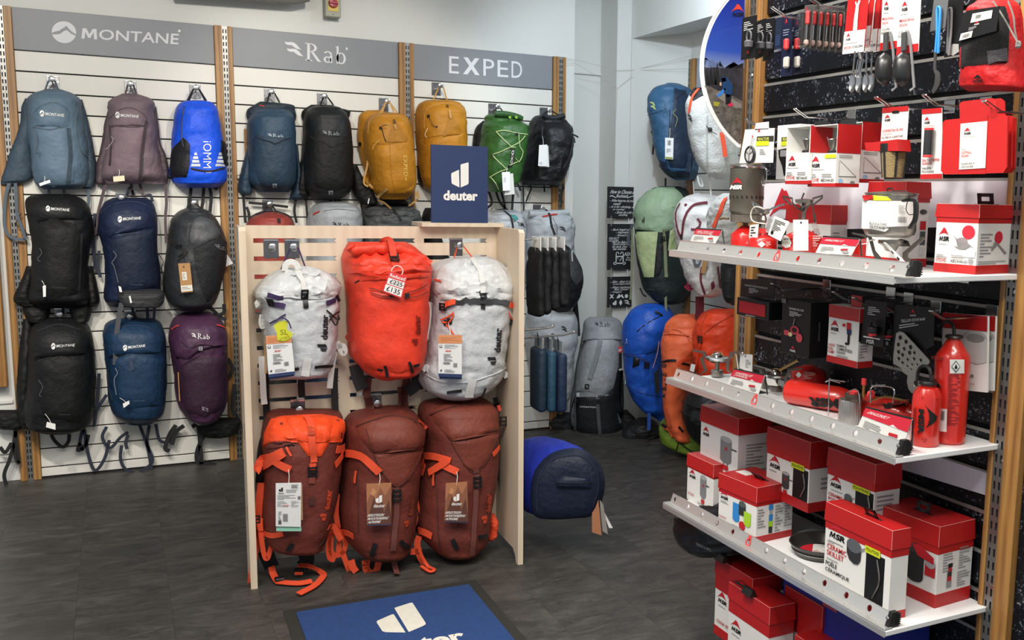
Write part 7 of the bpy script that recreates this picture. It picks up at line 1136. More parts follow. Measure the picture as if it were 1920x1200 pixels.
# white poster strips on the slats
for q, l, pk in (('1432,344 1500,342 1500,432 1430,432', 'white poster strip with a big red peak mark behind the upper shelf', 1), ('1500,342 1892,339 1886,424 1500,431', 'plain white poster strip behind the kettle box on the upper shelf', 0), ('1690,834 1866,892 1866,934 1690,880', 'pale poster strip on the slats under the middle shelf', 0)):
    t = mcard('poster_strip', l, 'poster', q, .004, mat('poster_white', '#d6d4dc', .4), th=.001)
    if pk: mb = MB(); l_peak(mb, lambda a, b: t.f.px(1437+58*a, 414-62*b, .0025), INKR); txt_m(mb, 'SR', .38, lambda a, b: t.f.px(1446+46*a+3*(b-.5), 430-20*b, .0028), INKK, .04); t.part(mb, 'print', smooth=0)
# ---------------------------------------------------------------- hanging goods, third row
def hbox(label, bl, br, tl, d, dep, m, items=(), side=(), name='product_box', group='hanging boxes in the third row'):
    t = goods(name, label, 'box', bl[0], bl[1], d, group); w = (t.f.px(br[0], br[1], 0)-t.f.px(bl[0], bl[1], 0)).x; h = t.f.px(tl[0], tl[1], 0).z; cuboid(t, 0, w, 0, dep, 0, h, m, 'carton'); t.w, t.h, t.dp = w, h, dep
    mb = MB(); prt(mb, lambda a, b: (a*w, -.001, b*h), items); prt(mb, lambda a, b: (w+.001, a*dep, b*h), side)
    if items or side: t.part(mb, 'print', smooth=0)
    return t
IW = ink('#c9c9c9')
t = hbox('black service kit box with red window, under the left end of the upper shelf', (1381, 589), (1441, 596), (1378, 556), .2, .05, CARDK, [('r', 0, (.08, .16, .9, .82), INKR), ('l', 1, (.3, .04, .7, .12), IW)]); mb = MB(); f = t.f; q = [f.px(*p, -.045) for p in ((1388, 556), (1452, 560), (1452, 524), (1390, 523))]; mb.prism([(p.x, p.z) for p in q], lambda x, z: (x, .045, z), lambda x, z: (x, .047, z), CARDK); o = t.part(mb, 'header_card', smooth=0); pr = MB(); A, B = q[3], q[1]; prt(pr, lambda a, b: (A.x+(B.x-A.x)*a, .0445, B.z+(A.z-B.z)*b), [('t', 'DRAGONFLY EXPEDITION SERVICE KIT', (.12, .55, .8, .68), IW), ('l', 4, (.25, .1, .6, .5), IW)]); pr.build('print', o, smooth=0)
hbox('second black service kit box behind, with a sliver of red window', (1452, 600), (1470, 602), (1452, 562), .12, .05, CARDK, [('r', 0, (.2, .1, .9, .7), INKR)])
t = hbox('black fuel pump box with a red pump picture', (1463, 660), (1516, 671), (1466, 559), .2, .065, CARDK, [('t', 'STANDARD FUEL PUMP', (.26, .82, .78, .86), IW), ('l', 4, (.28, .7, .76, .8), IW), ('logo', 'peak', (.36, .1, .54, .17), INKR), ('t', 'MSR', (.36, .06, .56, .1), IW), ('r', 0, (.12, .34, .3, .43), ink('#b0404a')), ('e', 0, (.28, .33, .42, .41), ink('#c9b98f')), ('e', 0, (.34, .38, .66, .54), ink('#a03440')), ('e', 0, (.4, .42, .58, .51), CARDK), ('e', 0, (.56, .26, .78, .42), ink('#b8454e')), ('p', [(.42, .54), (.46, .54), (.52, .68), (.48, .68)], (0, 0, 1, 1), ink('#6f6a66')), ('r', 0, (.0, .92, .16, 1), ink('#6b6b6b'))], [('td', 'MSRGEAR', (.45, .3, .52, .65), ink('#777'))])
t = hbox('red and white liquid fuel pump box', (1550, 677), (1607, 684), (1549, 569), .19, .05, MWH, [('r', 0, (0, .78, 1, 1), MRED), ('r', 0, (0, 0, 1, .115), MRED), M_(.06, .54, .38, .74), lines(1, .1, .5, .4, .53), ('r', 0, (.62, .6, .76, .74), INKR), ('r', 0, (.48, .66, .58, .71), INKR), ('r', 0, (.64, .54, .78, .63), ink('#22305a')), ('r', 0, (.67, .38, .74, .55), INKK), ('r', 0, (.6, .36, .72, .4), INKK), ('t', 'LIQUID', (.05, .28, .27, .33), INKR), ('t', 'FUEL', (.05, .22, .22, .27), INKR), ('t', 'PUMP', (.05, .16, .26, .21), INKR), ('t', 'POMPE À', (.34, .3, .66, .35), INKK), ('t', 'COMBUSTIBLE', (.34, .24, .84, .29), INKK), ('t', 'LIQUIDE', (.34, .18, .62, .23), INKK), lines(2, .34, .12, .75, .17)], [('r', 0, (0, .76, 1, 1), MRED), ('r', 0, (0, 0, 1, .11), MRED), ('r', 0, (.0, .45, .5, .76), CARDK), lines(5, .1, .16, .7, .4)]); cuboid(t, t.w*.5, t.w*.85, .02, .022, t.h, t.h+.03, MRED, 'hang_tab')
for k, (q, d, l) in enumerate((('1622,563 1663,567 1656,652 1613,644', .185, 'black card with a bottle cap, nearest of two'), ('1661,566 1676,568 1672,652 1657,650', .13, 'black card with a bottle cap, half hidden behind the nearest'))):
    t = mcard('bottle_cap_card', l, 'carded cap', q, d, CARDK, [('l', 5, (.2, .68, .8, .88), IW), ('t', 'MSR', (.28, .04, .62, .13), IW), ('logo', 'peak', (.2, .14, .6, .24), INKR), ('r', 0, (.12, .16, .85, .19), IW)], group='bottle cap cards'); C = (V(t.q[3])+V(t.q[1]))/2; mb = MB(); c = t.f.px(C.x-1, C.y+10, .012); mb.lathe([(0, -.012), (.013, -.012), (.014, -.002), (.012, .004), (0, .004)], BLACK, 14, c); mb.tube([c+V((.01*cos(a), 0, .005+.014*sin(a))) for a in [pi*i/8 for i in range(9)]], .0032, BLACK, 6); t.part(mb, 'black_cap'); mb = MB(); mb.lathe([(0, -.018), (.01, -.018), (.011, -.012), (0, -.012)], PR, 14, c); t.part(mb, 'red_base')
t = mcard('stove_base_card', 'tall black card carrying a perforated steel stove base', 'carded stove base', '1676,571 1752,577 1750,648 1674,690', .17, CARDK, [('logo', 'peak', (.42, .84, .56, .94), INKR), ('t', 'MSR', (.43, .8, .58, .835), IW), ('t', 'TRILLIUM STOVE BASE', (.2, .7, .8, .755), IW), ('l', 2, (.16, .6, .86, .68), IW)]); STB = mat('brushed_steel', '#a5a29a', .33, .9, bump=.05, bscale=60, stretch=(20, 1, 1))
q = [(1620+x/6, 540+y/6) for x, y in ((362, 510), (400, 488), (450, 505), (560, 620), (735, 815), (732, 850), (690, 880), (610, 910), (585, 960), (600, 1030), (640, 1070), (640, 1120), (600, 1150), (540, 1185), (500, 1140), (482, 1060), (490, 985), (440, 950), (420, 905), (330, 850), (328, 780), (345, 640))]; pts = [t.f.px(*p, .012) for p in q]
mb = MB(); mb.prism([(p.x, p.z) for p in pts], lambda x, z: (x, -.012, z), lambda x, z: (x, -.010, z), STB); o = t.part(mb, 'steel_base', smooth=0)
for x, y, r in ((405, 558, 24), (470, 604, 23), (383, 636, 21), (448, 684, 19), (520, 666, 24), (386, 720, 22), (430, 752, 20), (510, 728, 22), (563, 728, 17), (388, 795, 20), (430, 840, 16), (488, 804, 16), (560, 796, 17), (636, 812, 19), (484, 876, 11), (537, 858, 11), (595, 860, 12), (528, 915, 9), (582, 1075, 32)): mb = MB(); c = t.f.px(1620+x/6, 540+y/6, .0125); rr = r/6/790; mb.lathe([(0, 0), (rr, 0)], DARK, 12, c, Matrix.Rotation(pi/2, 3, 'X')); mb.lathe([(rr, 0), (rr+.0006, .0006)], STB, 12, c, Matrix.Rotation(pi/2, 3, 'X')); mb.build('punched_hole', o)
for k, (q, d) in enumerate((('1768,586 1852,593 1850,736 1764,727', .06), ('1790,588 1867,593 1862,733 1790,722', .035))):
    t = mcard('exchanger_bag', 'red and white pouch with a grey metal band picture, %s of two' % ('front', 'rear')[k], 'product bag', q, d, MWH, [('r', 0, (0, .8, 1, 1), MRED), ('e', 0, (.48, .62, 1, .8), ink('#a5a5a2')), ('p', [(.48, .7), (.48, .5), (.56, .4), (.8, .36), (1, .4), (1, .7)], (0, 0, 1, 1), ink('#b9b9b6')), ('e', 0, (.55, .64, .95, .76), ink('#7e7e7c')), ('t', 'COLOR WITH', (.3, .3, .66, .34), INKR), ('t', 'DE CHALEUR', (.24, .18, .74, .22), INKK), ('t', 'ARGENT', (.24, .13, .5, .165), INKK), lines(1, .25, .25, .7, .27), lines(1, .3, .58, .5, .6), ('t', 'USA', (.62, .08, .76, .11), ink('#b88'))], .006, group='red and white pouches at the right', part='pouch')
# ---------------------------------------------------------------- things standing on the shelves
def stand(name, label, cat, u, d, Z, group=None):
    lo, hi = 200., 1300.
    for _ in range(50):
        m_ = (lo+hi)/2
        if MW.px(u, m_, d).z > Z: lo = m_
        else: hi = m_
    p = MW.px(u, lo, d); t = Thing(name, label, cat, MW.sub((p.x, -d, Z+.0005)), group); t.u = u; t.base = lo; t.mpp = (MW.mat@p-CO).dot(_f)/FPX; return t
def plathe(t, prof, m, name, n=32, dd=0, du=0, setb=False, label=None):
    pr = [(r*t.mpp, t.f.px(t.u+du, v, dd).z) for r, v in prof]; x = t.f.px(t.u+du, prof[0][1], dd).x if du else 0; mb = MB(); mb.lathe(pr, m, n, (x, -dd, 0)); o = t.part(mb, name, label=label)
    if setb: t.setbody(mb)
    return o
CAN = mat('canister_red', '#b41a16', .25, coat=.5); FLAME = [('p', [(.5, 0), (1, .5), (.5, 1), (0, .5)], (.1, .1, .9, .9), MWH)]
def canister(t, half, vb, vs, vt, label_q=None):
    plathe(t, [(0, vb), (half*.9, vb), (half, vb-2), (half, vs), (half*.93, vs-3), (half*.7, (vs+vt)/2-1), (half*.32, vt), (half*.3, vt-1), (0, vt-1)], CAN, 'canister', 36, setb=True)
t = stand('system_stove', 'dark grey cooking pot locked on a burner over a red gas canister, upper shelf', 'stove', 1396, .19, S1); vb = t.base
canister(t, 27, vb, 440, 424); plathe(t, [(4, 426), (5, 418), (14, 417), (28, 416), (29, 403), (26, 402), (0, 402)], mat('burner_mesh', '#7b746a', .4, .8, bump=.8, bscale=350), 'burner'); GUN = mat('anodised_pot', '#6b675c', .36, .6)
plathe(t, [(0, 402), (27, 402), (29, 398), (31, 396), (31, 376), (32, 374), (32, 318), (32, 313)], GUN, 'pot', 44, setb=True); plathe(t, [(33.5, 315), (34, 311), (33, 309), (30, 308), (12, 306), (0, 306)], mat('lid_smoke', '#55534f', .2), 'lid'); plathe(t, [(33, 316), (34.2, 313), (33, 310)], CHROME, 'rim')
for i in range(22): a = 2*pi*i/22; z = t.f.px(1396, 370, 0).z; mb = MB(); R = 31.6*t.mpp; mb.box((R*cos(a), R*sin(a), z), (.002, .005, .009), DARK, Matrix.Rotation(a, 3, 'Z')@Matrix.Rotation(.35, 3, 'X')); t.part(mb, 'vent_slot', smooth=0)
t.logo('peak', '1371,333 1393,333 1393,347 1371,347', INKR); t.txt('MSR', '1371,347 1393,347 1393,355 1371,355', ink('#e3e3e3'), .05, .12); mb = MB(); mb.tube(spl([t.f.px(*p, .03) for p in ((1427, 312), (1437, 318), (1436, 340), (1431, 348), (1428, 340))], 12), .0018, CHROME, 6); t.part(mb, 'handle'); mb = MB(); mb.tube([t.f.px(*p, .03) for p in ((1366, 410), (1356, 409), (1350, 411))], .003, mat('brass', '#a58a55', .3, .9), 8); t.part(mb, 'valve')
t = stand('canister_stove', 'small folding stove screwed on a short red gas canister, upper shelf', 'stove', 1429, .3, S1); canister(t, 28, t.base, 450, 440); plathe(t, [(0, 441), (8, 440), (8, 427), (5, 425), (4, 420), (7, 412), (4, 404), (10, 400), (12, 392), (11, 391), (0, 391)], GREYM, 'burner_head', 20); mb = MB(); mb.lathe([(8.5*t.mpp, t.f.px(1429, 438, 0).z), (8.5*t.mpp, t.f.px(1429, 428, 0).z)], PR, 16); t.part(mb, 'red_collar')
for pts in (((1422, 398), (1414, 390), (1410, 378)), ((1438, 398), (1446, 392), (1462, 385), (1472, 383)), ((1430, 392), (1424, 386), (1412, 379))): mb = MB(); mb.ribbon([t.f.px(*p, .012) for p in pts], .005, CHROME, (0, -1, 0), .0015); t.part(mb, 'pot_arm')
mb = MB(); mb.tube(spl([t.f.px(*p, .02) for p in ((1436, 420), (1412, 415), (1408, 400), (1415, 388), (1430, 390))], 14), .0016, ink('#d2cdbf'), 6); t.part(mb, 'wire'); t.logo('peak', [(1398, 452), (1404, 452), (1404, 458), (1398, 458)], Wt); t.patch('1428,452 1435,458 1428,464 1421,458', MWH, 'flame_label', .001, rim=False, rows=6, cols=4); mb = MB(); prt(mb, t.qmap('1436,452 1448,452 1448,462 1436,462'), [('l', 4, (0, 0, 1, 1), ink('#e0b0a8'))]); t.part(mb, 'print', smooth=0)
t.tag('1406,422 1422,420 1420,446 1404,446', MWH, .03, 'paper_slip', items=[('l', 4, (.2, .1, .8, .9), INKK)]); t.tag('1440,405 1462,410 1452,440 1432,434', ink('#b9b8bd'), .0, 'paper_slip', items=[('l', 9, (.1, .1, .9, .9), INKG)]); t.tag('1452,405 1480,416 1463,452 1440,440', MWH, .02, 'paper_slip', items=[('l', 8, (.12, .3, .9, .9), INKK), ('e', 0, (.15, .1, .35, .3), INKK)])
t = stand('canister_stove', 'larger folding stove with three pot arms on a red gas canister, upper shelf', 'stove', 1503, .24, S1); canister(t, 37, t.base, 446, 432); plathe(t, [(0, 434), (7, 434), (6, 426), (4, 415), (4, 398), (6, 390), (5, 386), (16, 380), (17, 374), (0, 372)], GREYM, 'burner_head', 20); mb = MB(); p = t.f.px(1504, 392, .012); mb.box(p, (.014, .012, .012), BLACK, None, .003); t.part(mb, 'valve')
for pts in (((1497, 392), (1486, 380), (1486, 372), (1468, 368), (1470, 372), (1484, 384)), ((1510, 392), (1524, 380), (1525, 372), (1543, 367), (1542, 371), (1526, 384)), ((1504, 384), (1504, 372), (1508, 362)), ((1499, 400), (1500, 412)), ((1524, 382), (1526, 400), (1527, 412), (1530, 418), (1528, 400))): mb = MB(); mb.ribbon([t.f.px(*p, .01) for p in pts], .0045, mat('arm_steel', '#6f6b64', .35, .9), (0, -1, 0), .0018); t.part(mb, 'pot_arm')
t.patch('1472,442 1480,445 1485,455 1482,464 1474,465 1467,460 1466,450', MWH, 'oval_label', .001, rim=False); t.txt('MSR', '1471,447 1480,447 1480,450 1471,450', INKK); t.txt('ISOPRO', '1469,452 1483,453 1483,458 1469,457', ink('#6f8a5a')); mb = MB(); prt(mb, t.qmap('1523,442 1538,442 1538,462 1523,462'), [('l', 6, (0, 0, 1, 1), ink('#e0b0a8'))]); t.part(mb, 'print', smooth=0); t.tag('1487,412 1515,412 1515,470 1487,470', MWH, .055, 'white_tag', items=[('e', 0, (.5, .88, .62, .94), INKK)]); t.tag('1520,418 1530,416 1538,440 1530,442', CLEAR, .02, 'paper_slip')
def sign(q, d, title, label, img=True):
    t = mcard('price_holder', label, 'price holder', q, d, MWH, [('r', 0, (0, .58, 1, .98), ink('#c2283a')), ('p', [(.62, .58), (.68, .66), (.72, .62), (.8, .58)], (0, 0, 1, 1), MWH), ('t', title[0], (.1, .76, .1+.05*len(title[0]), .88), ink('#ead5d5'), .15), lines(4, .1, .12, .55, .45)]+([('t', title[1], (.1, .64, .1+.05*len(title[1]), .74), ink('#ead5d5'), .15)] if title[1] else [])+([('p', [(.66, .36), (.84, .4), (.84, .28), (.66, .26)], (0, 0, 1, 1), INKR), ('e', 0, (.72, .1, .9, .28), ink('#9a9a9a'))] if img else []), group='red headed price holders on the shelves'); q = P(q)
    mb = MB(); a = t.f.px(*q[0], -.002); b = t.f.px(*q[1], -.002); mb.tube([a, b], .003, BLACK, 6); c = t.f.px(*q[2], 0); e = t.f.px(*q[3], 0); mb.ribbon([b, (b+c)/2+V((.004, .012, 0)), c+V((0, .03, -.002))], .004, BLACK, (1, 0, 0), .002); mb.add([e+V((0, .001, 0)), c+V((0, .001, 0)), c+V((.0, .04, 0)), e+V((0, .04, 0))], [(0, 1, 2, 3)], BLACK); t.part(mb, 'black_stand', smooth=0); return t
sign('1306,429 1354,432 1341,456 1294,452', .33, ('REACTOR 1.0 L', 'STOVE SYSTEM'), 'red headed price holder at the left end of the upper shelf'); sign('1544,444 1612,449 1596,479 1529,474', .34, ('WINDPRO II', ''), 'red headed price holder in the middle of the upper shelf'); sign('1377,692 1434,704 1422,739 1362,722', .26, ('WHISPERLITE', 'UNIVERSAL'), 'red headed price holder at the left of the middle shelf'); sign('1624,764 1711,786 1690,844 1608,800', .285, ('DRAGONFLY', ''), 'red headed price holder in front of the small fuel bottle')
sd_ = [lines(4, .1, .5, .55, .66), lines(3, .1, .22, .5, .4), ('e', 0, (.7, .62, .95, .68), ink('#444')), ('r', 0, (.72, .36, .92, .5), INKR), ('r', 0, (.76, .18, .9, .3), ink('#999'))]
def shelfbox(label, uF, uL, uR, vT, d, Z, lid, base, front, side, under=.01, rot=0, tab=None):
    a = stand('x', 'x', 'x', uF, d, Z); bpy.data.objects.remove(a.o); F_ = a.f.o; L_ = MW.mat@MW.px(uL, a.base-6, d); w = (V((L_.x, L_.y, 0))-V((F_.x, F_.y, 0))).length; mR = a.mpp*1.02; dep = (uR-uF)*mR/.93; h = a.f.px(uF, vT, 0).z; o = V((F_.x, F_.y, Z)); c = cos(rad(rot)); s = sin(rad(rot))
    return carton(label, Fr(o+V((-w*s, w*c, 0)), rad(-90+rot)), w, dep, h, lid, under, base, front, side, tab, group='red lidded cartons on the stove wall')
shelfbox('flat red lidded stove box lying behind the canister stoves', 1555, 1472, 1600, 384, .06, S1, .045, 0, [M_(.5, .1, .75, .5)], [lines(6, .1, .1, .5, .5)]); shelfbox('red lidded box behind the kettle on the upper shelf', 1690, 1622, 1746, 340, .14, S1, .04, .02, [], [lines(6, .05, .4, .5, .66), ('e', 0, (.6, .62, .9, .68), ink('#444')), ('r', 0, (.64, .44, .88, .54), INKR), ('r', 0, (.66, .26, .88, .42), ink('#4b5256')), ('r', 0, (.66, .14, .88, .22), ink('#c9c9c9'))])
carton('red and white stove box with red burner picture, right end of the upper shelf', Fr((1.683, 1.701, S1), rad(-82)), .113, .125, .156, .03, .012, .02, [M_(.06, .44, .36, .66), lines(1, .1, .4, .34, .42), ('e', 0, (.64, .5, .94, .7), ink('#c2283a')), ('e', 0, (.52, .42, .78, .52), ink('#8b7f80')), ('p', [(.42, .56), (.5, .5), (.56, .38), (.46, .4), (.54, .36), (.7, .34), (.86, .4), (.98, .36), (.8, .44), (.6, .46)], (0, 0, 1, 1), ink('#7d7a7a')), ('r', 0, (.68, .24, .98, .34), ink('#b9bcbf')), ('t', 'STOVE', (.05, .15, .3, .2), INKR), ('t', 'RÉCHAUD', (.42, .15, .82, .2), INKK), lines(2, .05, .21, .36, .27), lines(2, .42, .21, .8, .27), ('r', 0, (.84, .15, .94, .22), INKG)], [lines(8, .08, .24, .45, .6), ('e', 0, (.5, .44, .74, .62), ink('#c2283a')), ('p', [(.4, .34), (.5, .46), (.62, .44), (.9, .3), (.84, .28), (.6, .42), (.46, .34)], (0, 0, 1, 1), ink('#8a8080')), lines(2, .05, .14, .9, .2)], (.75, .5, .2))
# kettle on its stand
t = stand('kettle', 'titanium kettle with a white paper wrap, on a steel stove stand', 'kettle', 1664, .22, S1); plathe(t, [(0, 444), (36, 444), (45, 439), (48, 432), (47, 372), (47, 366), (49, 364), (49, 362), (30, 360), (0, 358)], GREYM, 'body', 44, setb=True)
t.patch('1618,372 1712,377 1711,428 1668,428 1660,434 1616,431', MWH, 'paper_wrap', .0012, rim=False, rows=12, cols=20); t.patch('1638,366 1662,367 1672,376 1638,376', LIMET, 'lime_label', .0016, rim=False, rows=4, cols=8); t.patch('1618,366 1638,366 1638,376 1618,376', MRED, 'red_label', .0014, rim=False, rows=4, cols=6); t.txt('BOUILLOIRE', '1632,416 1663,419 1663,423.5 1632,421', INKK, off=.003); t.txt('EN TITANE', '1632,422.5 1659,425 1659,429 1632,427', INKK, off=.003); mb = MB(); prt(mb, t.qmap('1683,406 1699,407 1699,418 1683,417', .003), [('bar', 0, (0, 0, 1, 1), INKK)]); prt(mb, t.qmap('1684,384 1700,386 1700,402 1684,400', .003), [('l', 7, (0, 0, 1, 1), INKG)]); t.part(mb, 'print', smooth=0)
for pts in ('1698,374 1716,374 1720,384 1718,412 1708,428', '1692,376 1712,376 1715,386 1714,410 1704,428'): t.cord(pts, .0035, BLACK, .045, 'handle')
mb = MB(); mb.tube([t.f.px(*p, 0) for p in ((1664, 360), (1664, 354), (1673, 353), (1674, 360))], .002, BLACK, 6); t.part(mb, 'lid_loop'); t.cord('1674,358 1695,358 1705,364 1702,376 1699,392 1704,402 1712,402', .0011, BLACK, .05, 'lid_cord')
t = stand('stove_stand', 'steel remote stove with three plate legs, under the kettle', 'stove', 1668, .21, S1); STS = mat('arm_steel', '#6f6b64', .35, .9)
for k, (pp_, dd) in enumerate((('1727,444 1737,444 1702,476 1701,482 1722,500 1722,508 1710,504 1692,482 1692,474', .03), ('1597,436 1632,442 1634,446 1640,470 1650,482 1656,500 1646,500 1636,474 1628,446 1598,439', .035), ('1690,448 1702,452 1706,462 1690,462 1670,458 1672,452', -.03))): pts = [t.f.px(*p, dd) for p in P(pp_)]; mb = MB(); mb.prism([(p.x, p.z) for p in pts], lambda x, z, dd=dd: (x, -dd, z), lambda x, z, dd=dd: (x, -dd+.0022, z), STS); t.part(mb, 'plate_leg', smooth=0)
plathe(t, [(0, 472), (10, 470), (14, 462), (24, 456), (24, 450), (0, 449)], GREYM, 'burner', 24); t.cord('1632,478 1626,470 1627,455 1634,450 1640,450', .0018, ink('#d8d4cc'), .04, 'fuel_hose'); t.tag('1656,455 1660,455 1706,500 1704,512', MWH, [.1, .1, .05, .05], 'white_tag', items=[('l', 3, (.2, .1, .8, .8), INKK)])
t = stand('gas_canister', 'squat red gas canister at the back, behind the price holder of the upper shelf', 'gas canister', 1626, .06, S1); canister(t, 34, t.base, 458, 448)
# middle shelf
def liquid_stove(label, u, d, ox, oy, s=1, dark=False):
    t = stand('liquid_stove', label, 'stove', u, d, S2, 'liquid fuel stoves on the middle shelf'); X = lambda x, y: (u+(x-1345)*s+ox, 704+(y-704)*s+oy); st_ = STS if dark else mat('leg_steel', '#8b8781', .35, .9)
    for q, dd in (('1297,655 1322,659 1324,668 1318,672 1326,696 1310,704 1320,694 1312,672 1318,668 1318,663 1300,659', .012), ('1368,660 1397,657 1396,660 1374,664 1374,670 1368,674 1366,694 1374,702 1362,696 1360,676 1366,670', .012)): pts = [t.f.px(*X(*p), dd) for p in P(q)]; mb = MB(); mb.prism([(p.x, p.z) for p in pts], lambda x, z, dd=dd: (x, -dd, z), lambda x, z, dd=dd: (x, -dd+.0018, z), st_); t.part(mb, 'plate_leg', smooth=0)
    L = lambda prof, m, nm: (lambda mb: (mb.lathe([(r*t.mpp*s, t.f.px(X(1345, v)[0], X(1345, v)[1], 0).z) for r, v in prof], m, 24, (t.f.px(*X(1345, 680), 0).x, 0, 0)), t.part(mb, nm)))(MB())
    L([(0, 706), (11, 705), (12, 697), (11, 694), (4, 693), (4, 680), (0, 680)], GREYM, 'priming_cup'); L([(0, 680), (12, 679), (22, 674), (23, 670), (20, 669), (0, 672)], CHROME, 'burner_bowl'); L([(9, 669), (10, 665), (6, 662), (0, 661)], CHROME, 'flame_spreader'); mb = MB(); mb.tube([t.f.px(*X(1345+11*cos(a), 670-11*sin(a)), .004) for a in [pi*i/12 for i in range(13)]], .0018, mat('brass', '#a58a55', .3, .9), 6); t.part(mb, 'fuel_loop'); return t
t = liquid_stove('liquid fuel stove with plate legs at the left end of the middle shelf', 1345, .17, 0, 0); t.tag('1388,663 1411,665 1410,700 1386,690', MWH, .0, 'white_tag', items=[('e', 0, (.4, .82, .5, .88), INKK), lines(5, .5, .2, .9, .7)]); t.cord('1380,662 1384,690 1386,700', .0018, ink('#d0ccc4'), .01, 'wire')
t = liquid_stove('second liquid fuel stove with dark plate legs, behind the left price holder', 1455, .13, 0, 30, .95, True); t.cord('1462,694 1480,684 1497,675', .004, mat('brass', '#a58a55', .3, .9), .03, 'fuel_tube'); pts = [t.f.px(*p, .02) for p in P('1395,682 1428,690 1430,704 1424,704 1424,694 1400,687')]; mb = MB(); mb.prism([(p.x, p.z) for p in pts], lambda x, z: (x, -.02, z), lambda x, z: (x, -.018, z), STS); t.part(mb, 'plate_leg', smooth=0); t.tag('1434,708 1452,712 1458,724 1440,722', MWH, .05, 'white_tag')
t = stand('gas_canister', 'short red gas canister behind the lying fuel bottle, middle shelf', 'gas canister', 1514, .07, S2); canister(t, 33, t.base, 696, 685); t.patch('1498,698 1504,703 1498,708 1492,703', MWH, 'flame_label', .001, rim=False, rows=5, cols=4); mb = MB(); prt(mb, t.qmap('1508,697 1530,699 1530,712 1508,710'), [('l', 6, (0, 0, 1, 1), ink('#e0b0a8'))]); t.part(mb, 'print', smooth=0)
BOT = mat('bottle_red', '#c4251b', .28, coat=.4)
def bottle(label, u, d, vtop, vsh, vneck, vcap, half, neck):
    t = stand('fuel_bottle', label, 'fuel bottle', u, d, S2, 'red fuel bottles'); vb = t.base
    plathe(t, [(0, vb), (half*.9, vb), (half, vb-4), (half, vsh), (half*.95, vsh-9), (half*.72, vsh-20), (neck, vneck+2), (neck, vneck-4), (0, vneck-4)], BOT, 'bottle', 40, setb=True)
    plathe(t, [(neck+2, vneck), (neck+5, vneck-2), (neck+5, vcap+6), (neck+3, vcap+2), (0, vcap)], BLACK, 'cap', 14); mb = MB(); w_ = neck+1; pts = [t.f.px(u-w_, vcap+4, 0), t.f.px(u-w_*.9, (vcap+vtop)/2, 0), t.f.px(u-w_*.4, vtop+2, 0), t.f.px(u+w_*.4, vtop+2, 0), t.f.px(u+w_*.9, (vcap+vtop)/2, 0), t.f.px(u+w_, vcap+4, 0)]; mb.tube(spl(pts, 16), .0042, BLACK, 8); t.part(mb, 'cap_loop'); return t
t = bottle('large red fuel bottle with flame label at the right end of the middle shelf', 1776, .108, 602, 672, 632, 624, 32, 12); t.patch('1781,674 1807,674 1807,700 1781,700', MWH, 'white_label', .0008, rim=False, rows=4, cols=10); mb = MB(); f = t.qmap('1784,676 1800,676 1800,698 1784,698', .002); mb.poly([(.5, 0), (1, .5), (.5, 1), (0, .5)], f, INKK); mb.poly([(.5, .1), (.92, .5), (.5, .9), (.08, .5)], t.qmap('1784,676 1800,676 1800,698 1784,698', .0026), MWH); mb.poly([(.5, .72), (.62, .52), (.66, .36), (.5, .28), (.34, .36), (.4, .52)], t.qmap('1784,676 1800,676 1800,698 1784,698', .0032), INKK); prt(mb, t.qmap('1778,702 1804,702 1800,798 1776,798', .0015), [('l', 34, (0, 0, .95, 1), ink('#7b140e'))]); prt(mb, t.qmap('1746,666 1770,669 1770,676 1746,673', .0015), [('l', 2, (0, 0, 1, 1), ink('#7b140e'))]); t.part(mb, 'print', smooth=0); t.tag('1758,766 1775,767 1774,810 1758,808', MWH, .045, 'barcode_tag', items=[('bar', 0, (.2, .5, .8, .9), INKK)]); t.cord('1764,768 1763,744', .0012, Wt, .04); l_ = t.logo('peak', [(1752, 716), (1752, 700), (1770, 730), (1764, 742)], INKK)
t = bottle('small red fuel bottle with a black peak logo, front right of the middle shelf', 1733, .181, 685, 745, 720, 710, 27, 12); f = t.qmap([(1757, 757), (1757, 807), (1737, 807), (1733, 757)], .002)
mb = MB(); l_peak(mb, lambda a, b: t.qmap([(1757, 757), (1757, 805), (1735, 803), (1733, 757)], .002)(a, b), INKK); mb.text('MSR', t.qmap([(1733, 768), (1733, 814), (1721, 814), (1723, 766)], .002), INKK, .05); t.part(mb, 'logo', smooth=0); mb = MB(); prt(mb, t.qmap([(1720, 764), (1718, 810), (1711, 808), (1713, 764)], .0015), [('l', 3, (0, 0, 1, 1), ink('#7b140e'))]); prt(mb, t.qmap('1728,743 1758,746 1758,751 1728,748', .0015), [('l', 2, (0, 0, 1, 1), ink('#7b140e'))]); prt(mb, t.qmap('1708,822 1752,828 1752,832 1708,827', .0015), [('t', '325 mL', (.45, .9, .7, 1.9), ink('#7b140e')), ('l', 1, (0, 0, 1, .8), ink('#7b140e'))]); t.part(mb, 'print', smooth=0)
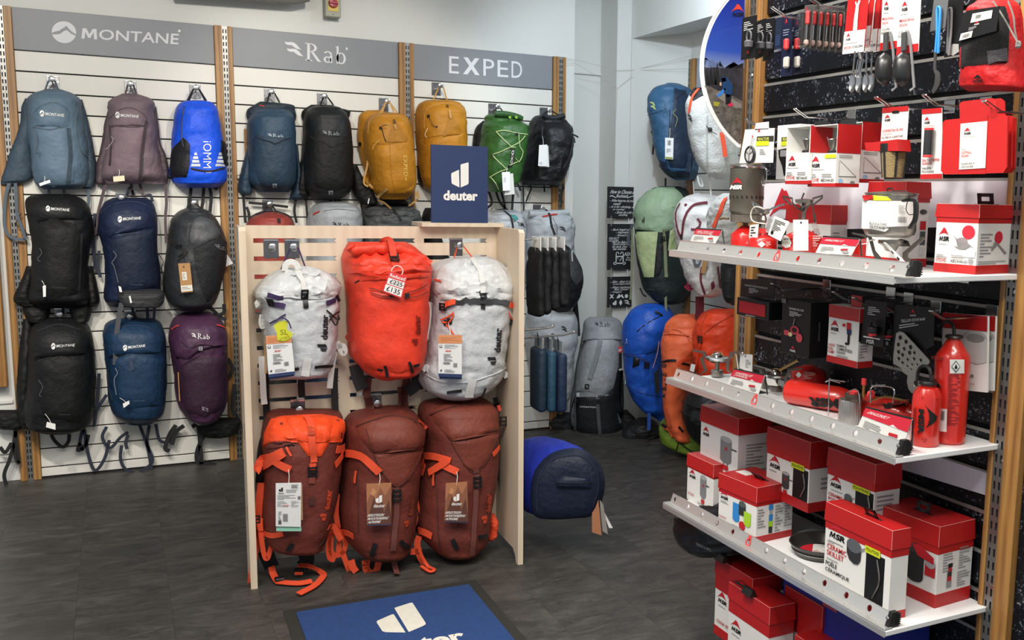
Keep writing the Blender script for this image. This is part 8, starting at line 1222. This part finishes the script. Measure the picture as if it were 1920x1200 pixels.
def lying(label, uL, uR, dL, dR, txt_q):
    a = MW.px(uL, 745, dL); b = MW.px(uR, 760, dR); R = .034; A = V((a.x, -dL, S2+R+.001)); B = V((b.x, -dR, S2+R+.001)); t = Thing('fuel_bottle', label, 'fuel bottle', MW.sub(A-V((0, 0, R))), 'red fuel bottles'); ax = (B-A); L_ = ax.length; M3 = ax.to_track_quat('Z', 'Y').to_matrix(); mb = MB(); mb.lathe([(0, .004), (R*.7, .002), (R*.75, 0), (R*.94, .001), (R, .006), (R, L_*.75), (R*.85, L_*.87), (R*.5, L_*.97), (R*.42, L_), (0, L_)], BOT, 36, (0, 0, R), M3); t.part(mb, 'bottle'); t.setbody(mb); t.txt('MSR', txt_q, INKK, .06); mb = MB(); q = txt_q; dx = -30
    prt(mb, t.qmap([(q[0][0]+4, q[0][1]-14), (q[1][0]+4, q[1][1]-14), (q[1][0]+4, q[1][1]-4), (q[0][0]+4, q[0][1]-4)]), [('l', 3, (0, 0, 1, 1), ink('#7b140e'))]); t.part(mb, 'print', smooth=0); return t
lying('red fuel bottle lying on its side behind the rail, middle shelf', 1478, 1606, .2, .12, [(1572, 764), (1514, 758), (1513, 744), (1568, 750)][2:]+[(1572, 764), (1514, 758)] if 0 else [(1576, 766), (1516, 760), (1516, 744), (1572, 748)]); lying('red fuel bottle lying behind the red headed price holder, middle shelf', 1610, 1720, .15, .1, [(1700, 762), (1655, 768), (1652, 758), (1700, 752)])
t = stand('liquid_stove', 'silver remote-fuel stove with wire pot supports, middle of the middle shelf', 'stove', 1592, .2, S2, 'liquid fuel stoves on the middle shelf'); plathe(t, [(0, t.base), (20, t.base), (21, 786), (21, 752), (20, 748), (0, 748)], mat('windscreen', '#a9a8a5', .3, .85, bump=.5, bscale=30, stretch=(12, 12, .2)), 'flame_cup', 30); plathe(t, [(14, 752), (17, 744), (16, 738), (0, 737)], mat('burner_dark', '#5b5148', .4, .7), 'burner', 24, du=8)
for pts in ('1553,780 1555,716 1560,712 1585,716', '1548,716 1556,713 1576,718', '1584,788 1586,744 1596,732 1610,736 1613,790', '1632,756 1634,726 1660,722', '1674,756 1674,728 1634,723'): t.cord(pts, .0018, CHROME, .012, 'wire_support', n=14)
mb = MB(); mb.lathe([(0, .006), (.012, .006), (.013, -.006), (0, -.006)], PR, 18, t.f.px(1601, 738, .0), Matrix.Rotation(.3, 3, 'X')); t.part(mb, 'red_pump_cap'); mb = MB(); p = t.f.px(1620, 716, 0); mb.box(p, (.014, .008, .018), PR, None, .002); t.part(mb, 'red_valve_key'); mb = MB(); mb.tube([t.f.px(1620, 722, 0), t.f.px(1619, 744, 0)], .004, mat('brass', '#a58a55', .3, .9), 8); t.part(mb, 'valve_stem'); mb = MB(); mb.lathe([(0, 0), (.011, .0), (.011, .005), (.004, .012), (0, .012)], PR, 16, t.f.px(1634, 740, 0), Matrix.Rotation(-1.2, 3, 'Y')); t.part(mb, 'red_knob'); t.cord('1630,752 1660,744 1700,752', .003, mat('brass', '#a58a55', .3, .9), -.03, 'fuel_tube')
